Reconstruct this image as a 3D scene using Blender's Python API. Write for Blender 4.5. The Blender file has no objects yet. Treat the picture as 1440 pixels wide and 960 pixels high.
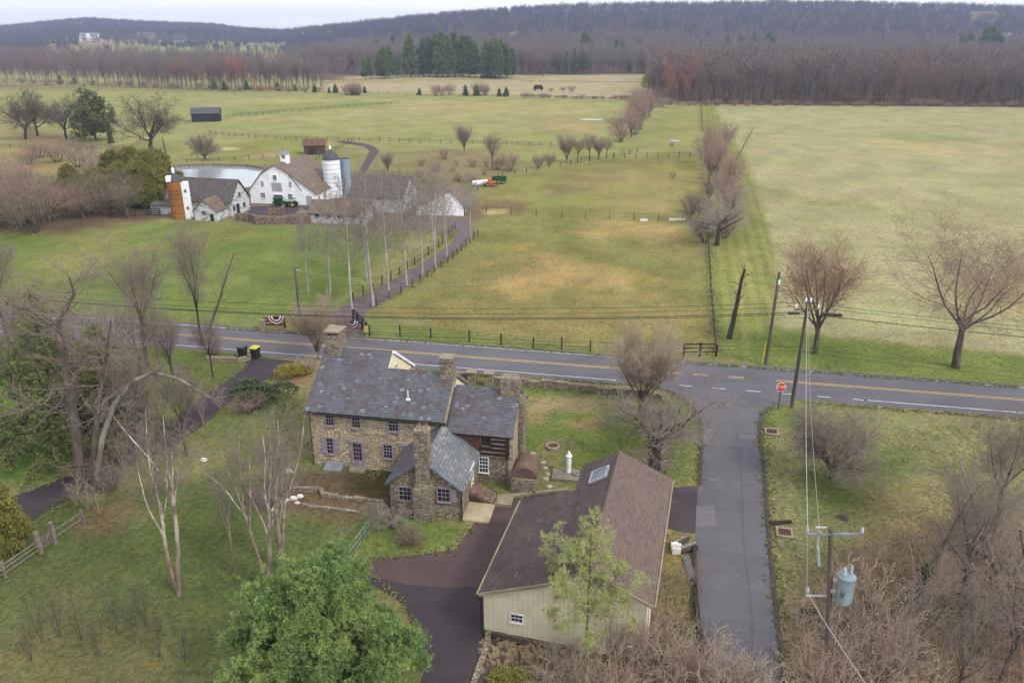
import bpy, math, random
import numpy as np
from mathutils import Vector, Matrix
R = math.radians
scn = bpy.context.scene
COL = scn.collection
# ---------------------------------------------------------------- camera
F, CH, PITCH = 1100.0, 33.0, math.atan(435 / 1100)
sP, cP = math.sin(PITCH), math.cos(PITCH)
cd = bpy.data.cameras.new("camera"); cd.sensor_width = 36; cd.lens = F / 1440 * 36
cd.clip_start = 0.5; cd.clip_end = 20000
cam = bpy.data.objects.new("camera", cd); COL.objects.link(cam)
cam.location = (0, 0, CH); cam.rotation_euler = (math.pi / 2 - PITCH, 0, 0)
scn.camera = cam
# ---------------------------------------------------------------- light
SUN_EL, SUN_AZ = R(44), R(128)         # azimuth clockwise from +Y: from the right, behind the camera
world = bpy.data.worlds.new("World"); scn.world = world; world.use_nodes = True
wt = world.node_tree; wt.nodes.clear()
def wn(t, **k):
    n = wt.nodes.new(t)
    for a, b in k.items(): setattr(n, a, b)
    return n
L = wt.links.new
wout = wn("ShaderNodeOutputWorld"); wbg = wn("ShaderNodeBackground"); wadd = wn("ShaderNodeAddShader"); wbg2 = wn("ShaderNodeBackground")
sky = wn("ShaderNodeTexSky", sky_type='NISHITA'); sky.sun_disc = False; sky.sun_elevation = SUN_EL; sky.sun_rotation = SUN_AZ
L(sky.outputs[0], wbg.inputs[0]); wbg.inputs[1].default_value = 0.05
tc = wn("ShaderNodeTexCoord"); sx = wn("ShaderNodeSeparateXYZ"); L(tc.outputs["Generated"], sx.inputs[0])
mp = wn("ShaderNodeMapping"); mp.inputs["Scale"].default_value = (1.6, 1.6, 22); L(tc.outputs["Generated"], mp.inputs[0])
cn = wn("ShaderNodeTexNoise"); cn.inputs["Scale"].default_value = 2.2; cn.inputs["Detail"].default_value = 6; L(mp.outputs[0], cn.inputs[0])
cr = wn("ShaderNodeValToRGB"); cr.color_ramp.elements[0].position = .36; cr.color_ramp.elements[1].position = .66
cr.color_ramp.elements[0].color = (.74, .74, .75, 1); cr.color_ramp.elements[1].color = (.95, .91, .85, 1); L(cn.outputs[0], cr.inputs[0])
mr = wn("ShaderNodeMapRange"); mr.inputs[1].default_value = 0; mr.inputs[2].default_value = .9; mr.inputs[3].default_value = .7; mr.inputs[4].default_value = .96; L(sx.outputs[2], mr.inputs[0])
L(cr.outputs[0], wbg2.inputs[0]); L(mr.outputs[0], wbg2.inputs[1])
L(wbg.outputs[0], wadd.inputs[0]); L(wbg2.outputs[0], wadd.inputs[1]); L(wadd.outputs[0], wout.inputs[0])
sl = bpy.data.lights.new("sun", 'SUN'); sl.energy = 1.5; sl.angle = R(10); sl.color = (1, .95, .87)
so = bpy.data.objects.new("sun", sl); COL.objects.link(so)
sd = Vector((math.sin(SUN_AZ) * math.cos(SUN_EL), math.cos(SUN_AZ) * math.cos(SUN_EL), math.sin(SUN_EL)))
so.rotation_euler = sd.to_track_quat('Z', 'Y').to_euler()
scn.view_settings.view_transform = 'Standard'; scn.view_settings.look = 'None'
scn.view_settings.exposure = 0.8; scn.view_settings.gamma = 1
scn.cycles.max_bounces = 6; scn.cycles.diffuse_bounces = 3; scn.cycles.transparent_max_bounces = 4
scn.cycles.volume_bounces = 0
KEXP = 1.6                                 # sunlit-ground display value / albedo at this exposure

# ---------------------------------------------------------------- helpers
def at(px, py, h=0.0):
    "world x, y of the photograph's pixel on the level h"
    u, v = (px - 720) / F, (py - 480) / F
    t = (h - CH) / -(sP + v * cP)
    return u * t, (cP - v * sP) * t
def C(r, g, b, k=KEXP):
    "albedo that shows as sRGB r, g, b under this light"
    f = lambda c: (c / 255 / 12.92 if c <= 10 else ((c / 255 + .055) / 1.055) ** 2.4)
    return tuple(min(.85, f(c) / k) for c in (r, g, b))
def tag(o, label=None, cat=None, group=None, kind=None):
    for k, v in (("label", label), ("category", cat), ("group", group), ("kind", kind)):
        if v: o[k] = v
    return o
def link(name, data, parent=None, loc=None, rot=None):
    o = bpy.data.objects.new(name, data); COL.objects.link(o)
    if parent: o.parent = parent
    if loc: o.location = loc
    if rot: o.rotation_euler = rot
    return o
def thing(name, label, cat, loc, rz=0.0, group=None):
    o = link(name, None, None, (loc[0], loc[1], loc[2] if len(loc) > 2 else 0), (0, 0, rz))
    o.empty_display_size = .5
    return tag(o, label, cat, group)
class MB:
    def __init__(s): s.V = []; s.Fc = []
    def poly(s, pts):
        i = len(s.V); s.V += [tuple(p) for p in pts]; s.Fc.append(tuple(range(i, i + len(pts)))); return s
    def hexa(s, b, t):
        i = len(s.V); s.V += [tuple(p) for p in b] + [tuple(p) for p in t]; n = len(b)
        s.Fc.append(tuple(i + k for k in reversed(range(n)))); s.Fc.append(tuple(i + n + k for k in range(n)))
        for k in range(n):
            q = (k + 1) % n; s.Fc.append((i + k, i + q, i + n + q, i + n + k))
        return s
    def box(s, x0, x1, y0, y1, z0, z1):
        return s.hexa([(x0, y0, z0), (x1, y0, z0), (x1, y1, z0), (x0, y1, z0)], [(x0, y0, z1), (x1, y0, z1), (x1, y1, z1), (x0, y1, z1)])
    def taper(s, x0, x1, y0, y1, z0, z1, d):
        return s.hexa([(x0, y0, z0), (x1, y0, z0), (x1, y1, z0), (x0, y1, z0)], [(x0 + d, y0 + d, z1), (x1 - d, y0 + d, z1), (x1 - d, y1 - d, z1), (x0 + d, y1 - d, z1)])
    def slab(s, pts, th):
        "a sheet given by its top corners (seen anticlockwise from outside), th thick below"
        n = (Vector(pts[1]) - Vector(pts[0])).cross(Vector(pts[2]) - Vector(pts[0])).normalized()
        return s.hexa([tuple(Vector(p) - n * th) for p in pts], pts)
    def gable(s, x0, x1, prof):
        "solid with the profile prof [(y,z)..] anticlockwise seen from +x, from x0 to x1"
        return s.hexa([(x0, y, z) for y, z in prof], [(x1, y, z) for y, z in prof])
    def gabley(s, y0, y1, prof):
        return s.hexa([(x, y1, z) for x, z in prof], [(x, y0, z) for x, z in prof])
    def tube(s, p, q, r0, r1=None, k=8):
        r1 = r0 if r1 is None else r1; p, q = Vector(p), Vector(q); d = (q - p).normalized()
        a = d.orthogonal().normalized(); b = d.cross(a)
        ring = lambda c, r: [tuple(c + (a * math.cos(2 * math.pi * i / k) + b * math.sin(2 * math.pi * i / k)) * r) for i in range(k)]
        return s.hexa(ring(p, r0), ring(q, r1))
    def path(s, pts, r, k=6):
        for p, q in zip(pts[:-1], pts[1:]): s.tube(p, q, r, r, k)
        return s
    def lathe(s, prof, c=(0, 0, 0), k=20):
        for (r0, z0), (r1, z1) in zip(prof[:-1], prof[1:]):
            i = len(s.V)
            for r, z in ((r0, z0), (r1, z1)):
                s.V += [(c[0] + r * math.cos(2 * math.pi * j / k), c[1] + r * math.sin(2 * math.pi * j / k), c[2] + z) for j in range(k)]
            for j in range(k):
                q = (j + 1) % k; s.Fc.append((i + j, i + q, i + k + q, i + k + j))
        return s
    def build(s, name, mat, parent=None, label=None, smooth=False):
        me = bpy.data.meshes.new(name); me.from_pydata(s.V, [], s.Fc)
        me.validate(clean_customdata=False)
        uvl = me.uv_layers.new(name="UVMap"); uv = np.zeros(len(me.loops) * 2, np.float32)
        for p in me.polygons:
            n = p.normal
            if abs(n.z) > .999: a, b = Vector((1, 0, 0)), Vector((0, 1, 0))
            else: a = Vector((0, 0, 1)).cross(n).normalized(); b = n.cross(a)
            for li in p.loop_indices:
                co = me.vertices[me.loops[li].vertex_index].co
                uv[2 * li] = co.dot(a); uv[2 * li + 1] = co.dot(b)
        uvl.data.foreach_set("uv", uv)
        if smooth: me.shade_smooth()
        me.materials.append(mat)
        o = link(name, me, parent)
        if label: o["label"] = label
        return o
def npmesh(name, V, Q, mats=()):
    "mesh from arrays: V (n,3), Q (m,4) or (m,3)"
    me = bpy.data.meshes.new(name); V = np.asarray(V, np.float32); Q = np.asarray(Q, np.int32); k = Q.shape[1]
    me.vertices.add(len(V)); me.vertices.foreach_set("co", V.ravel())
    me.loops.add(Q.size); me.loops.foreach_set("vertex_index", Q.ravel())
    me.polygons.add(len(Q)); me.polygons.foreach_set("loop_start", np.arange(0, Q.size, k, dtype=np.int32))
    me.update(calc_edges=True)
    for m in mats: me.materials.append(m)
    return me
# ---------------------------------------------------------------- materials
class NT:
    def __init__(s, name):
        s.m = bpy.data.materials.new(name); s.m.use_nodes = True; s.t = s.m.node_tree
        s.b = s.t.nodes["Principled BSDF"]; s.b.inputs["Specular IOR Level"].default_value = .25
    def n(s, typ, ins=None, **props):
        n = s.t.nodes.new(typ)
        for k, v in props.items(): setattr(n, k, v)
        for k, v in (ins or {}).items(): s.set(n.inputs[k], v)
        return n
    def set(s, sock, v):
        if isinstance(v, bpy.types.NodeSocket): s.t.links.new(v, sock)
        elif isinstance(v, bpy.types.Node): s.t.links.new(v.outputs[0], sock)
        elif isinstance(v, tuple) and len(v) == 3 and sock.type == 'RGBA': sock.default_value = (*v, 1)
        else: sock.default_value = v
    def co(s, kind="Object", scale=(1, 1, 1), rot=(0, 0, 0)):
        t = s.n("ShaderNodeTexCoord")
        return s.n("ShaderNodeMapping", {0: t.outputs[kind], "Scale": scale, "Rotation": rot})
    def noise(s, co, scale, detail=3.0, rough=.55):
        return s.n("ShaderNodeTexNoise", {"Vector": co, "Scale": scale, "Detail": detail, "Roughness": rough})
    def ramp(s, f, a, b, ca=(0, 0, 0), cb=(1, 1, 1)):
        r = s.n("ShaderNodeValToRGB", {0: f}); e = r.color_ramp.elements
        e[0].position = a; e[1].position = b; e[0].color = (*ca, 1); e[1].color = (*cb, 1); return r
    def mix(s, f, a, b, mode='MIX'):
        n = s.n("ShaderNodeMix", data_type='RGBA', blend_type=mode)
        s.set(n.inputs[0], f); s.set(n.inputs[6], a); s.set(n.inputs[7], b); return n.outputs[2]
    def mul(s, a, b): return s.n("ShaderNodeMath", {0: a, 1: b}, operation='MULTIPLY')
    def out(s, col, rough=.9, bump=None, bd=.05, metal=0):
        s.set(s.b.inputs["Base Color"], col); s.set(s.b.inputs["Roughness"], rough); s.b.inputs["Metallic"].default_value = metal
        if bump is not None:
            s.set(s.b.inputs["Normal"], s.n("ShaderNodeBump", {"Height": bump, "Distance": bd, "Strength": .8}))
        return s.m
def plain(name, a, b=None, scale=2.0, rough=.85, kind="Object", stretch=(1, 1, 1), bd=0, metal=0, lo=.35, hi=.65):
    m = NT(name); b = b or tuple(c * .7 for c in a)
    nz = m.noise(m.co(kind, stretch), scale, 4.0)
    return m.out(m.mix(m.ramp(nz, lo, hi), b, a), rough, nz if bd else None, bd, metal)
def slate(name, cols, w=.3, h=.24, pale=.12, moss=None):
    m = NT(name); uv = m.co("UV")
    br = m.n("ShaderNodeTexBrick", {"Vector": uv, "Color1": (0, 0, 0), "Color2": (1, 1, 1), "Mortar": (.5, .5, .5), "Scale": 1.0, "Mortar Size": .012, "Brick Width": w, "Row Height": h, "Bias": 0.0})
    vo = m.n("ShaderNodeTexVoronoi", {"Vector": m.co("UV", (1 / w, 1 / h, 1)), "Scale": 1.0, "Randomness": .5})
    rnd = m.n("ShaderNodeSeparateColor", {0: vo.outputs["Color"]})
    big = m.noise(uv, .45, 4.0)
    c = m.mix(m.ramp(big, .38, .62), cols[0], cols[1])
    c = m.mix(m.mul(br.outputs[0], .55), c, cols[2])
    c = m.mix(m.ramp(rnd.outputs[0], 1 - pale, 1 - pale + .03), c, cols[3])
    c = m.mix(m.mul(m.ramp(rnd.outputs[1], .55, .95), .5), c, tuple(x * .55 for x in cols[0]))
    if moss: c = m.mix(m.mul(m.ramp(m.noise(uv, 1.1, 5.0), .5, .68), .65), c, moss)
    c = m.mix(m.mul(br.outputs["Fac"], .75), c, (.02, .02, .022))
    fine = m.noise(uv, 14.0, 2.0); c = m.mix(.5, c, m.ramp(fine, .3, .7, (.45, .45, .45), (1, 1, 1)), 'MULTIPLY')
    return m.out(c, .65, br.outputs["Fac"], -.03)
def stone(name, cols, size=.42, mortar=(.25, .2, .14), flat=1.9):
    m = NT(name); uv = m.co("UV", (1 / size, flat / size, 1))
    nz = m.noise(m.co("UV"), 3.0, 2.0)
    v2 = m.mix(.06, uv, nz.outputs[1])
    vo = m.n("ShaderNodeTexVoronoi", {"Vector": v2, "Scale": 1.0, "Randomness": .85})
    ve = m.n("ShaderNodeTexVoronoi", {"Vector": v2, "Scale": 1.0, "Randomness": .85}, feature='DISTANCE_TO_EDGE')
    rr = m.n("ShaderNodeSeparateColor", {0: vo.outputs["Color"]})
    c = m.mix(m.ramp(rr.outputs[0], .1, .9), cols[0], cols[1])
    c = m.mix(m.ramp(rr.outputs[1], .72, .8), c, cols[2])
    c = m.mix(m.mul(m.ramp(m.noise(m.co("UV"), .5, 3.0), .45, .7), .4), c, tuple(x * .6 for x in cols[0]))
    e = m.ramp(ve.outputs["Distance"], .03, .1)
    c = m.mix(e, mortar, c)
    return m.out(c, .95, e, .04)
def boards(name, a, b, pitch=.2, gap=.08, vertical=True, wear=.5, wearcol=None, scale=.8):
    m = NT(name); uv = m.co("UV"); s = m.n("ShaderNodeSeparateXYZ", {0: uv})
    fr = m.n("ShaderNodeMath", {0: m.n("ShaderNodeMath", {0: s.outputs[0 if vertical else 1], 1: pitch}, operation='DIVIDE')}, operation='FRACT')
    g = m.n("ShaderNodeMath", {0: fr, 1: gap}, operation='LESS_THAN')
    nz = m.noise(m.co("UV", (1, .25, 1) if vertical else (.25, 1, 1)), scale * 2, 5.0, .65)
    c = m.mix(m.ramp(nz, .4, .66), a, b)
    c = m.mix(m.mul(m.ramp(m.noise(uv, scale, 6.0, .7), .54, .6), wear), c, wearcol or b)
    c = m.mix(m.mul(g, .55), c, tuple(x * .35 for x in a))
    return m.out(c, .8, g, -.02)
def bark(name, a, b, tints=None, sc=3.0):
    m = NT(name); nz = m.noise(m.co("Object", (1, 1, .3)), sc, 4.0)
    c = m.mix(m.ramp(nz, .35, .65), a, b)
    if tints:
        oi = m.n("ShaderNodeObjectInfo"); r = m.n("ShaderNodeValToRGB", {0: oi.outputs["Random"]}); r.color_ramp.interpolation = 'LINEAR'
        e = r.color_ramp.elements
        while len(e) < len(tints): e.new(.5)
        for i, t in enumerate(tints): e[i].position = i / (len(tints) - 1); e[i].color = (*t, 1)
        c = m.mix(.5, m.mix(1.0, c, r, 'MULTIPLY'), r)
    return m.out(c, .95)
def leaf(name, a, b, c2=None, rough=.6, clumps=None):
    m = NT(name); g = m.n("ShaderNodeNewGeometry"); c = m.mix(g.outputs["Random Per Island"], a, b)
    if c2: c = m.mix(m.ramp(m.noise(m.co(), .45, 3.0), .45, .65), c, c2)
    if clumps: c = m.mix(m.mul(m.ramp(m.noise(m.co(), clumps[1], 2.0), .42, .6), clumps[0]), c, tuple(x * .45 for x in a))
    oi = m.n("ShaderNodeObjectInfo")
    c = m.mix(.35, c, m.ramp(oi.outputs["Random"], 0, 1, (.5, .5, .5), (1, 1, 1)), 'MULTIPLY')
    return m.out(c, rough)
MT = {}
SL = [C(112, 114, 126), C(108, 94, 96), C(132, 136, 148), C(156, 162, 172)]
MT['slate'] = slate('slate', SL, pale=.05, moss=C(100, 80, 78, 1.4))
MT['slate_pale'] = slate('pale_lit_slate', [C(146, 150, 156), C(122, 128, 138), C(156, 158, 164), C(178, 172, 160)], .3, .26, .12)  # wing's right slope: its brighter light is put into a paler slate
MT['stone'] = stone('fieldstone', [C(156, 141, 118, .88), C(180, 166, 140, .88), C(128, 119, 107, .88)], .27, C(122, 109, 92, .88), 2.0)
MT['stone_dark'] = stone('dark_fieldstone', [C(126, 114, 98, .88), C(150, 137, 117, .88), C(102, 95, 88, .88)], .27, C(92, 83, 71, .88), 2.0)
MT['stone_white'] = stone('whitewashed_stone', [C(224, 226, 230), C(238, 240, 242), C(150, 140, 134)], .5, C(214, 216, 222), 1.4)
MT['chimney'] = stone('chimney_stone', [C(124, 113, 100, .9), C(150, 137, 116, .9), C(98, 91, 85, .9)], .25, C(94, 85, 74, .9), 2.0)
MT['concrete'] = plain('concrete', C(172, 160, 138), C(146, 134, 114), 1.2)
MT['white'] = boards('white_boards', C(244, 247, 252, 1.1), C(232, 235, 242, 1.1), .3, .06, True, .5, C(196, 196, 200, 1.1))
MT['white_trim'] = plain('white_paint', C(240, 242, 246, 1.2), C(215, 216, 220, 1.2), 2.0)
MT['lilac'] = plain('lilac_paint', C(158, 148, 158, 1.3), C(136, 126, 136, 1.3), 2.0)
MT['cream'] = boards('cream_siding', C(218, 210, 184, 1.1), C(206, 198, 172, 1.1), .3, .05, True, .35, C(184, 174, 148, 1.1))
MT['clapboard'] = boards('cream_clapboard', C(236, 228, 196, 1.2), C(222, 212, 178, 1.2), .22, .12, False, .2)
MT['redpanel'] = plain('red_brown_boards', C(112, 74, 64), C(92, 60, 52), 2.0)
MT['log'] = plain('dark_log', C(62, 48, 40, 1.15), C(44, 34, 30, 1.15), 4.0, stretch=(.2, 1, 1))
MT['chink'] = plain('chinking', C(214, 204, 186, 1.2), C(170, 160, 142, 1.2), 2.0)
g = NT('window_glass'); MT['glass'] = g.out((.012, .014, .018), .06); g.b.inputs["Specular IOR Level"].default_value = .6
MT['black'] = plain('black_metal', (.02, .02, .022), (.03, .03, .03), 2.0, .5)
MT['brownshingle'] = slate('brown_shingle', [C(108, 92, 84), C(94, 78, 72), C(120, 104, 96), C(126, 110, 100)], .4, .16, .03, C(84, 68, 66))
MT['garage_dark'] = slate('stained_shaded_shingle', [C(106, 88, 84), C(88, 74, 74), C(118, 98, 94), C(136, 120, 116)], .4, .16, .03, C(74, 62, 62))  # left slopes: dark staining plus shade put into the colour
MT['garage_light'] = slate('worn_lit_shingle', [C(138, 118, 106), C(128, 108, 98), C(144, 124, 112), C(148, 130, 118)], .4, .16, .03)  # right slope: wear plus light from the right put into the colour
MT['barnroof'] = slate('cedar_roof', [C(150, 130, 112), C(130, 112, 100), C(164, 146, 128), C(172, 156, 138)], .5, .22, .06, C(112, 92, 78))
MT['barnroof_grey'] = slate('grey_barn_roof', [C(112, 106, 108), C(96, 90, 94), C(124, 118, 120), C(140, 136, 138)], .5, .22, .06, C(126, 104, 96))
MT['silo_tile'] = stone('glazed_tile', [C(170, 110, 52, 1.2), C(186, 130, 70, 1.2), C(136, 82, 40, 1.2)], .4, C(104, 72, 44, 1.2), 1.3)
MT['silo_white'] = boards('white_silo_staves', C(240, 244, 250, 1.15), C(226, 230, 238, 1.15), .5, .06, False, .3)
MT['silo_blue'] = plain('blue_grey_steel', C(140, 158, 176, 1.2), C(120, 138, 158, 1.2), .8, .5, stretch=(1, 1, .2))
MT['tin'] = plain('tin', C(150, 152, 160), C(120, 122, 130), 1.0, .5)
MT['darkroof'] = plain('dark_tin', C(92, 92, 102), C(76, 75, 84), 1.0, .6)
MT['blackboard'] = boards('black_boards', C(48, 46, 52, 1.15), C(38, 36, 42, 1.15), .3, .1)
MT['brownboard'] = boards('brown_boards', C(92, 70, 64, 1.15), C(76, 58, 54, 1.15), .3, .1)
MT['rust'] = plain('rusty_roof', C(124, 92, 76), C(104, 78, 66), .6)
MT['pole'] = plain('weathered_pole', C(124, 112, 106), C(98, 88, 82), 3.0, stretch=(1, 1, .1))
MT['pole_green'] = plain('mossy_pole', C(104, 98, 84), C(82, 82, 70), 3.0, stretch=(1, 1, .1))
MT['wood_grey'] = plain('grey_wood', C(158, 148, 136), C(126, 116, 104), 3.0)
MT['wood_dark'] = plain('dark_wood', C(70, 60, 52), C(54, 46, 42), 3.0)
MT['fencewood'] = plain('fence_wood', C(110, 96, 84), C(86, 74, 66), 3.0)
MT['greenpaint'] = plain('green_paint', C(86, 110, 92), C(150, 168, 150), 3.0, .5)
MT['dryearth'] = plain('dry_earth', C(128, 108, 90), C(100, 84, 70), .8)
MT['transformer'] = plain('grey_enamel', C(150, 168, 176), C(132, 150, 160), 1.5, .35)
MT['steel'] = plain('galvanised_steel', C(190, 192, 198), C(160, 162, 168), 3.0, .4)
MT['wire_dark'] = plain('black_wire', (.012, .012, .014), (.02, .02, .02), 1.0, .6)
MT['wire_pale'] = plain('bare_wire', C(196, 194, 192), C(170, 168, 168), 1.0, .4)
MT['red'] = plain('red_sheeting', C(208, 26, 34, 1.15), C(190, 22, 30, 1.15), 1.0, .4)
MT['signwhite'] = plain('white_sheeting', C(245, 245, 245, 1.2), C(235, 235, 235, 1.2), 1.0, .4)
MT['navy'] = plain('navy_cloth', C(38, 44, 84), C(30, 36, 72), 2.0)
MT['redcloth'] = plain('red_cloth', C(190, 40, 56), C(170, 34, 48), 2.0)
MT['whitecloth'] = plain('white_cloth', C(240, 240, 244, 1.2), C(228, 226, 232, 1.2), 2.0)
MT['yellow'] = plain('yellow_plastic', C(226, 226, 60), C(214, 208, 50), 2.0, .5)
MT['bin'] = plain('dark_bin_plastic', (.018, .018, .017), (.024, .022, .02), 2.0, .5)
MT['bingrey'] = plain('grey_bin_plastic', C(92, 94, 98), C(80, 82, 86), 2.0, .5)
MT['tractor'] = plain('green_machine_paint', C(38, 96, 52), C(30, 80, 44), 1.0, .4)
MT['orange'] = plain('orange_paint', C(220, 120, 60), C(200, 100, 50), 1.0, .4)
MT['carpaint'] = plain('dark_car_paint', C(58, 58, 68), C(50, 50, 60), 1.0, .25)
MT['rubber'] = plain('rubber', (.015, .015, .015), (.02, .02, .02), 2.0)
MT['rock'] = plain('pale_rock', C(190, 182, 168), C(150, 140, 122), 1.2, bd=.05)
MT['rockwhite'] = plain('white_rock', C(238, 236, 230, 1.2), C(206, 202, 196, 1.2), 1.2)
MT['riprap'] = plain('riprap_stone', C(170, 152, 118), C(116, 100, 78), .9, bd=.05)
MT['skyglass'] = plain('skylight_glass', C(120, 134, 150), C(84, 98, 116), .4, .08)
MT['needle_dead'] = plain('rust_leaves', C(150, 96, 68), C(120, 80, 60), 3.0)
# plants
GB, PB, RB = C(124, 112, 104), C(118, 98, 98), C(142, 102, 90)
MT['bark'] = bark('grey_bark', C(108, 98, 90, 1.3), C(76, 68, 62, 1.3))
MT['bark_dark'] = bark('dark_bark', C(84, 74, 68, 1.3), C(60, 52, 48, 1.3))
MT['bark_white'] = bark('white_bark', C(198, 194, 188, 1.3), C(134, 126, 120, 1.3), None, .9)
MT['twig_pale'] = bark('pale_twigs', C(166, 158, 150, 0.9), C(136, 128, 120, 0.9), [C(160, 152, 144, 0.9), C(140, 130, 122, 0.9), C(170, 164, 156, 0.9)])
bb = NT('peeling_birch_bark'); bz = bb.n("ShaderNodeSeparateXYZ", {0: bb.co()})
bf = bb.ramp(bb.n("ShaderNodeMapRange", {0: bz.outputs[2], 1: 2.0, 2: 8.0}), 0, 1); bnz = bb.ramp(bb.noise(bb.co(scale=(1, 1, .5)), 2.6, 4.0), .42, .58)
MT['bark_birch'] = bb.out(bb.mix(bf, bb.mix(bnz, C(112, 98, 88, 1.1), C(140, 122, 106, 1.1)), bb.mix(bnz, C(150, 132, 116, 1.1), C(222, 212, 196, 1.1))), .9)
MT['bark_lichen'] = bark('lichen_bark', C(142, 138, 130, 1.1), C(84, 78, 72, 1.2), None, 1.2)
MT['twig'] = bark('grey_twigs', C(130, 121, 112, 0.68), C(108, 100, 93, 0.68), [C(128, 119, 110, 0.68), C(130, 118, 111, 0.68), C(118, 110, 102, 0.68)])
MT['twig_warm'] = bark('warm_twigs', C(146, 128, 118, .64), C(122, 107, 99, .64), [C(142, 125, 115, .64), C(142, 121, 112, .64), C(130, 115, 106, .64)])
MT['twig_red'] = bark('red_budding_twigs', C(140, 122, 112, .75), C(122, 110, 102, .75), [C(146, 115, 104, .75), C(134, 120, 110, .75), C(142, 118, 108, .75)], .25)
MT['twig_tan'] = bark('tan_twigs', C(150, 139, 124, .6), C(128, 118, 106, .6), [C(146, 135, 120, .6), C(140, 127, 115, .6), C(134, 124, 111, .6)])
MT['twig_far'] = bark('far_twigs', C(112, 100, 99, .6), C(98, 89, 89, .6), [C(106, 100, 99, .6), C(112, 102, 100, .6), C(114, 101, 98, .6), C(108, 101, 99, .6), C(102, 97, 96, .6)])
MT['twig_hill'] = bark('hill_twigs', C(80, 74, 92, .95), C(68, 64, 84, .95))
MT['twig_olive'] = bark('olive_grey_twigs', C(136, 128, 106, .72), C(112, 106, 88, .72), [C(132, 124, 102, .72), C(126, 116, 98, .72), C(140, 130, 112, .72)])
MT['twig_rust'] = bark('rust_twigs', C(140, 105, 90, .62), C(122, 98, 90, .62), [C(148, 106, 88, .62), C(134, 104, 92, .62), C(124, 100, 92, .62)])
MT['pine'] = leaf('white_pine_needles', C(72, 96, 54, .84), C(122, 148, 82, .84), C(134, 150, 84, .84), clumps=(.5, 2.2))
MT['airypine'] = leaf('pale_pine_needles', C(138, 146, 88, .95), C(172, 174, 118, .95), C(152, 158, 98, .95))
MT['hemlock'] = leaf('hemlock_needles', C(84, 90, 56, .85), C(124, 126, 80, .85), C(98, 102, 64, .85))
MT['cedar'] = leaf('cedar_foliage', C(100, 104, 70, 1.0), C(130, 130, 86, 1.0), C(92, 98, 66, 1.0))
MT['yew'] = leaf('yellow_green_foliage', C(100, 106, 52, 1.0), C(150, 144, 70, 1.0), C(118, 118, 60, 1.0))
MT['olive'] = leaf('olive_leaves', C(96, 104, 62, 1.15), C(138, 140, 92, 1.15), C(110, 110, 72, 1.15))
MT['rhodo'] = leaf('evergreen_leaves', C(70, 84, 54, 1.15), C(112, 122, 88, 1.15), C(86, 92, 64, 1.15))
MT['forsythia'] = leaf('yellow_buds', C(150, 142, 62, 1.15), C(184, 170, 78, 1.15), C(140, 122, 74, 1.15))
MT['farpine'] = leaf('far_evergreen', C(76, 92, 60, .85), C(104, 120, 76, .85), C(90, 108, 68, .85))
MT['ivy'] = leaf('ivy_leaves', C(52, 64, 36, 1.15), C(90, 100, 58, 1.15))
MT['willow'] = leaf('yellow_new_leaves', C(158, 156, 78, 1.15), C(180, 176, 100, 1.15))
# ---------------------------------------------------------------- terrain
CREST = [(-900, 34), (-400, 32), (0, 36), (60, 30), (130, 25), (200, 29), (300, 33), (350, 39), (400, 41), (440, 37), (520, 28), (620, 17), (700, 11), (800, 6), (900, 3), (1000, 2), (1200, 1), (1440, 9), (1800, 18), (2400, 30)]
CPX = np.array([c[0] for c in CREST], float); CPY = np.array([c[1] for c in CREST], float)
def terrain(x, y):
    x = np.asarray(x, float); y = np.maximum(np.asarray(y, float), 1)
    px = 720 + F / cP * x / y
    v = (np.interp(px, CPX, CPY) - 480) / F
    tan = -(sP + v * cP) / (cP - v * sP)
    D = 1900 + 800 / (1 + np.exp((px - 420) / 40))
    hc = np.maximum(33 + tan * D - 17, 2)
    t = np.clip((y / D - .42) / .58, 0, 1); t = t * t * (3 - 2 * t)
    return hc * t * (1 - .5 * np.clip(y / D - 1, 0, 1)) + 1.2 * t * np.sin(x / 70) * np.sin(y / 90)
_rs = np.random.RandomState(7); _lat = _rs.rand(64, 64)
def vnoise(x, y):
    xi = np.floor(x).astype(int); yi = np.floor(y).astype(int); fx = x - xi; fy = y - yi
    fx = fx * fx * (3 - 2 * fx); fy = fy * fy * (3 - 2 * fy); g = lambda a, b: _lat[a % 64, b % 64]
    return (g(xi, yi) * (1 - fx) + g(xi + 1, yi) * fx) * (1 - fy) + (g(xi, yi + 1) * (1 - fx) + g(xi + 1, yi + 1) * fx) * fy
def fbm(x, y, o=4):
    s = 0; a = .5
    for i in range(o): s = s + a * vnoise(x * 2 ** i + 13.7 * i, y * 2 ** i + 5.1 * i); a *= .5
    return s / (1 - .5 ** o)
def sdpoly(x, y, P):
    "signed distance (inside positive) of points to polygon P"
    d = np.full(x.shape, 1e9); ins = np.zeros(x.shape, bool)
    for (ax, ay), (bx, by) in zip(P, P[1:] + P[:1]):
        ex, ey = bx - ax, by - ay; wx, wy = x - ax, y - ay
        t = np.clip((wx * ex + wy * ey) / (ex * ex + ey * ey + 1e-9), 0, 1)
        d = np.minimum(d, np.hypot(wx - ex * t, wy - ey * t))
        c = ((ay <= y) & (by > y)) | ((by <= y) & (ay > y))
        with np.errstate(divide='ignore', invalid='ignore'):
            ins ^= c & (x < ax + (y - ay) * ex / np.where(ey == 0, 1e-9, ey))
    return np.where(ins, d, -d)
ys = [4.0]
while ys[-1] < 7000: ys.append(ys[-1] * 1.0085)
ys = np.array(ys); xs = np.linspace(-1.3, 1.3, 430)
GY, GA = np.meshgrid(ys, xs, indexing='ij'); GX = GA * (GY + 12)
GZ = terrain(GX, GY)
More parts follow.
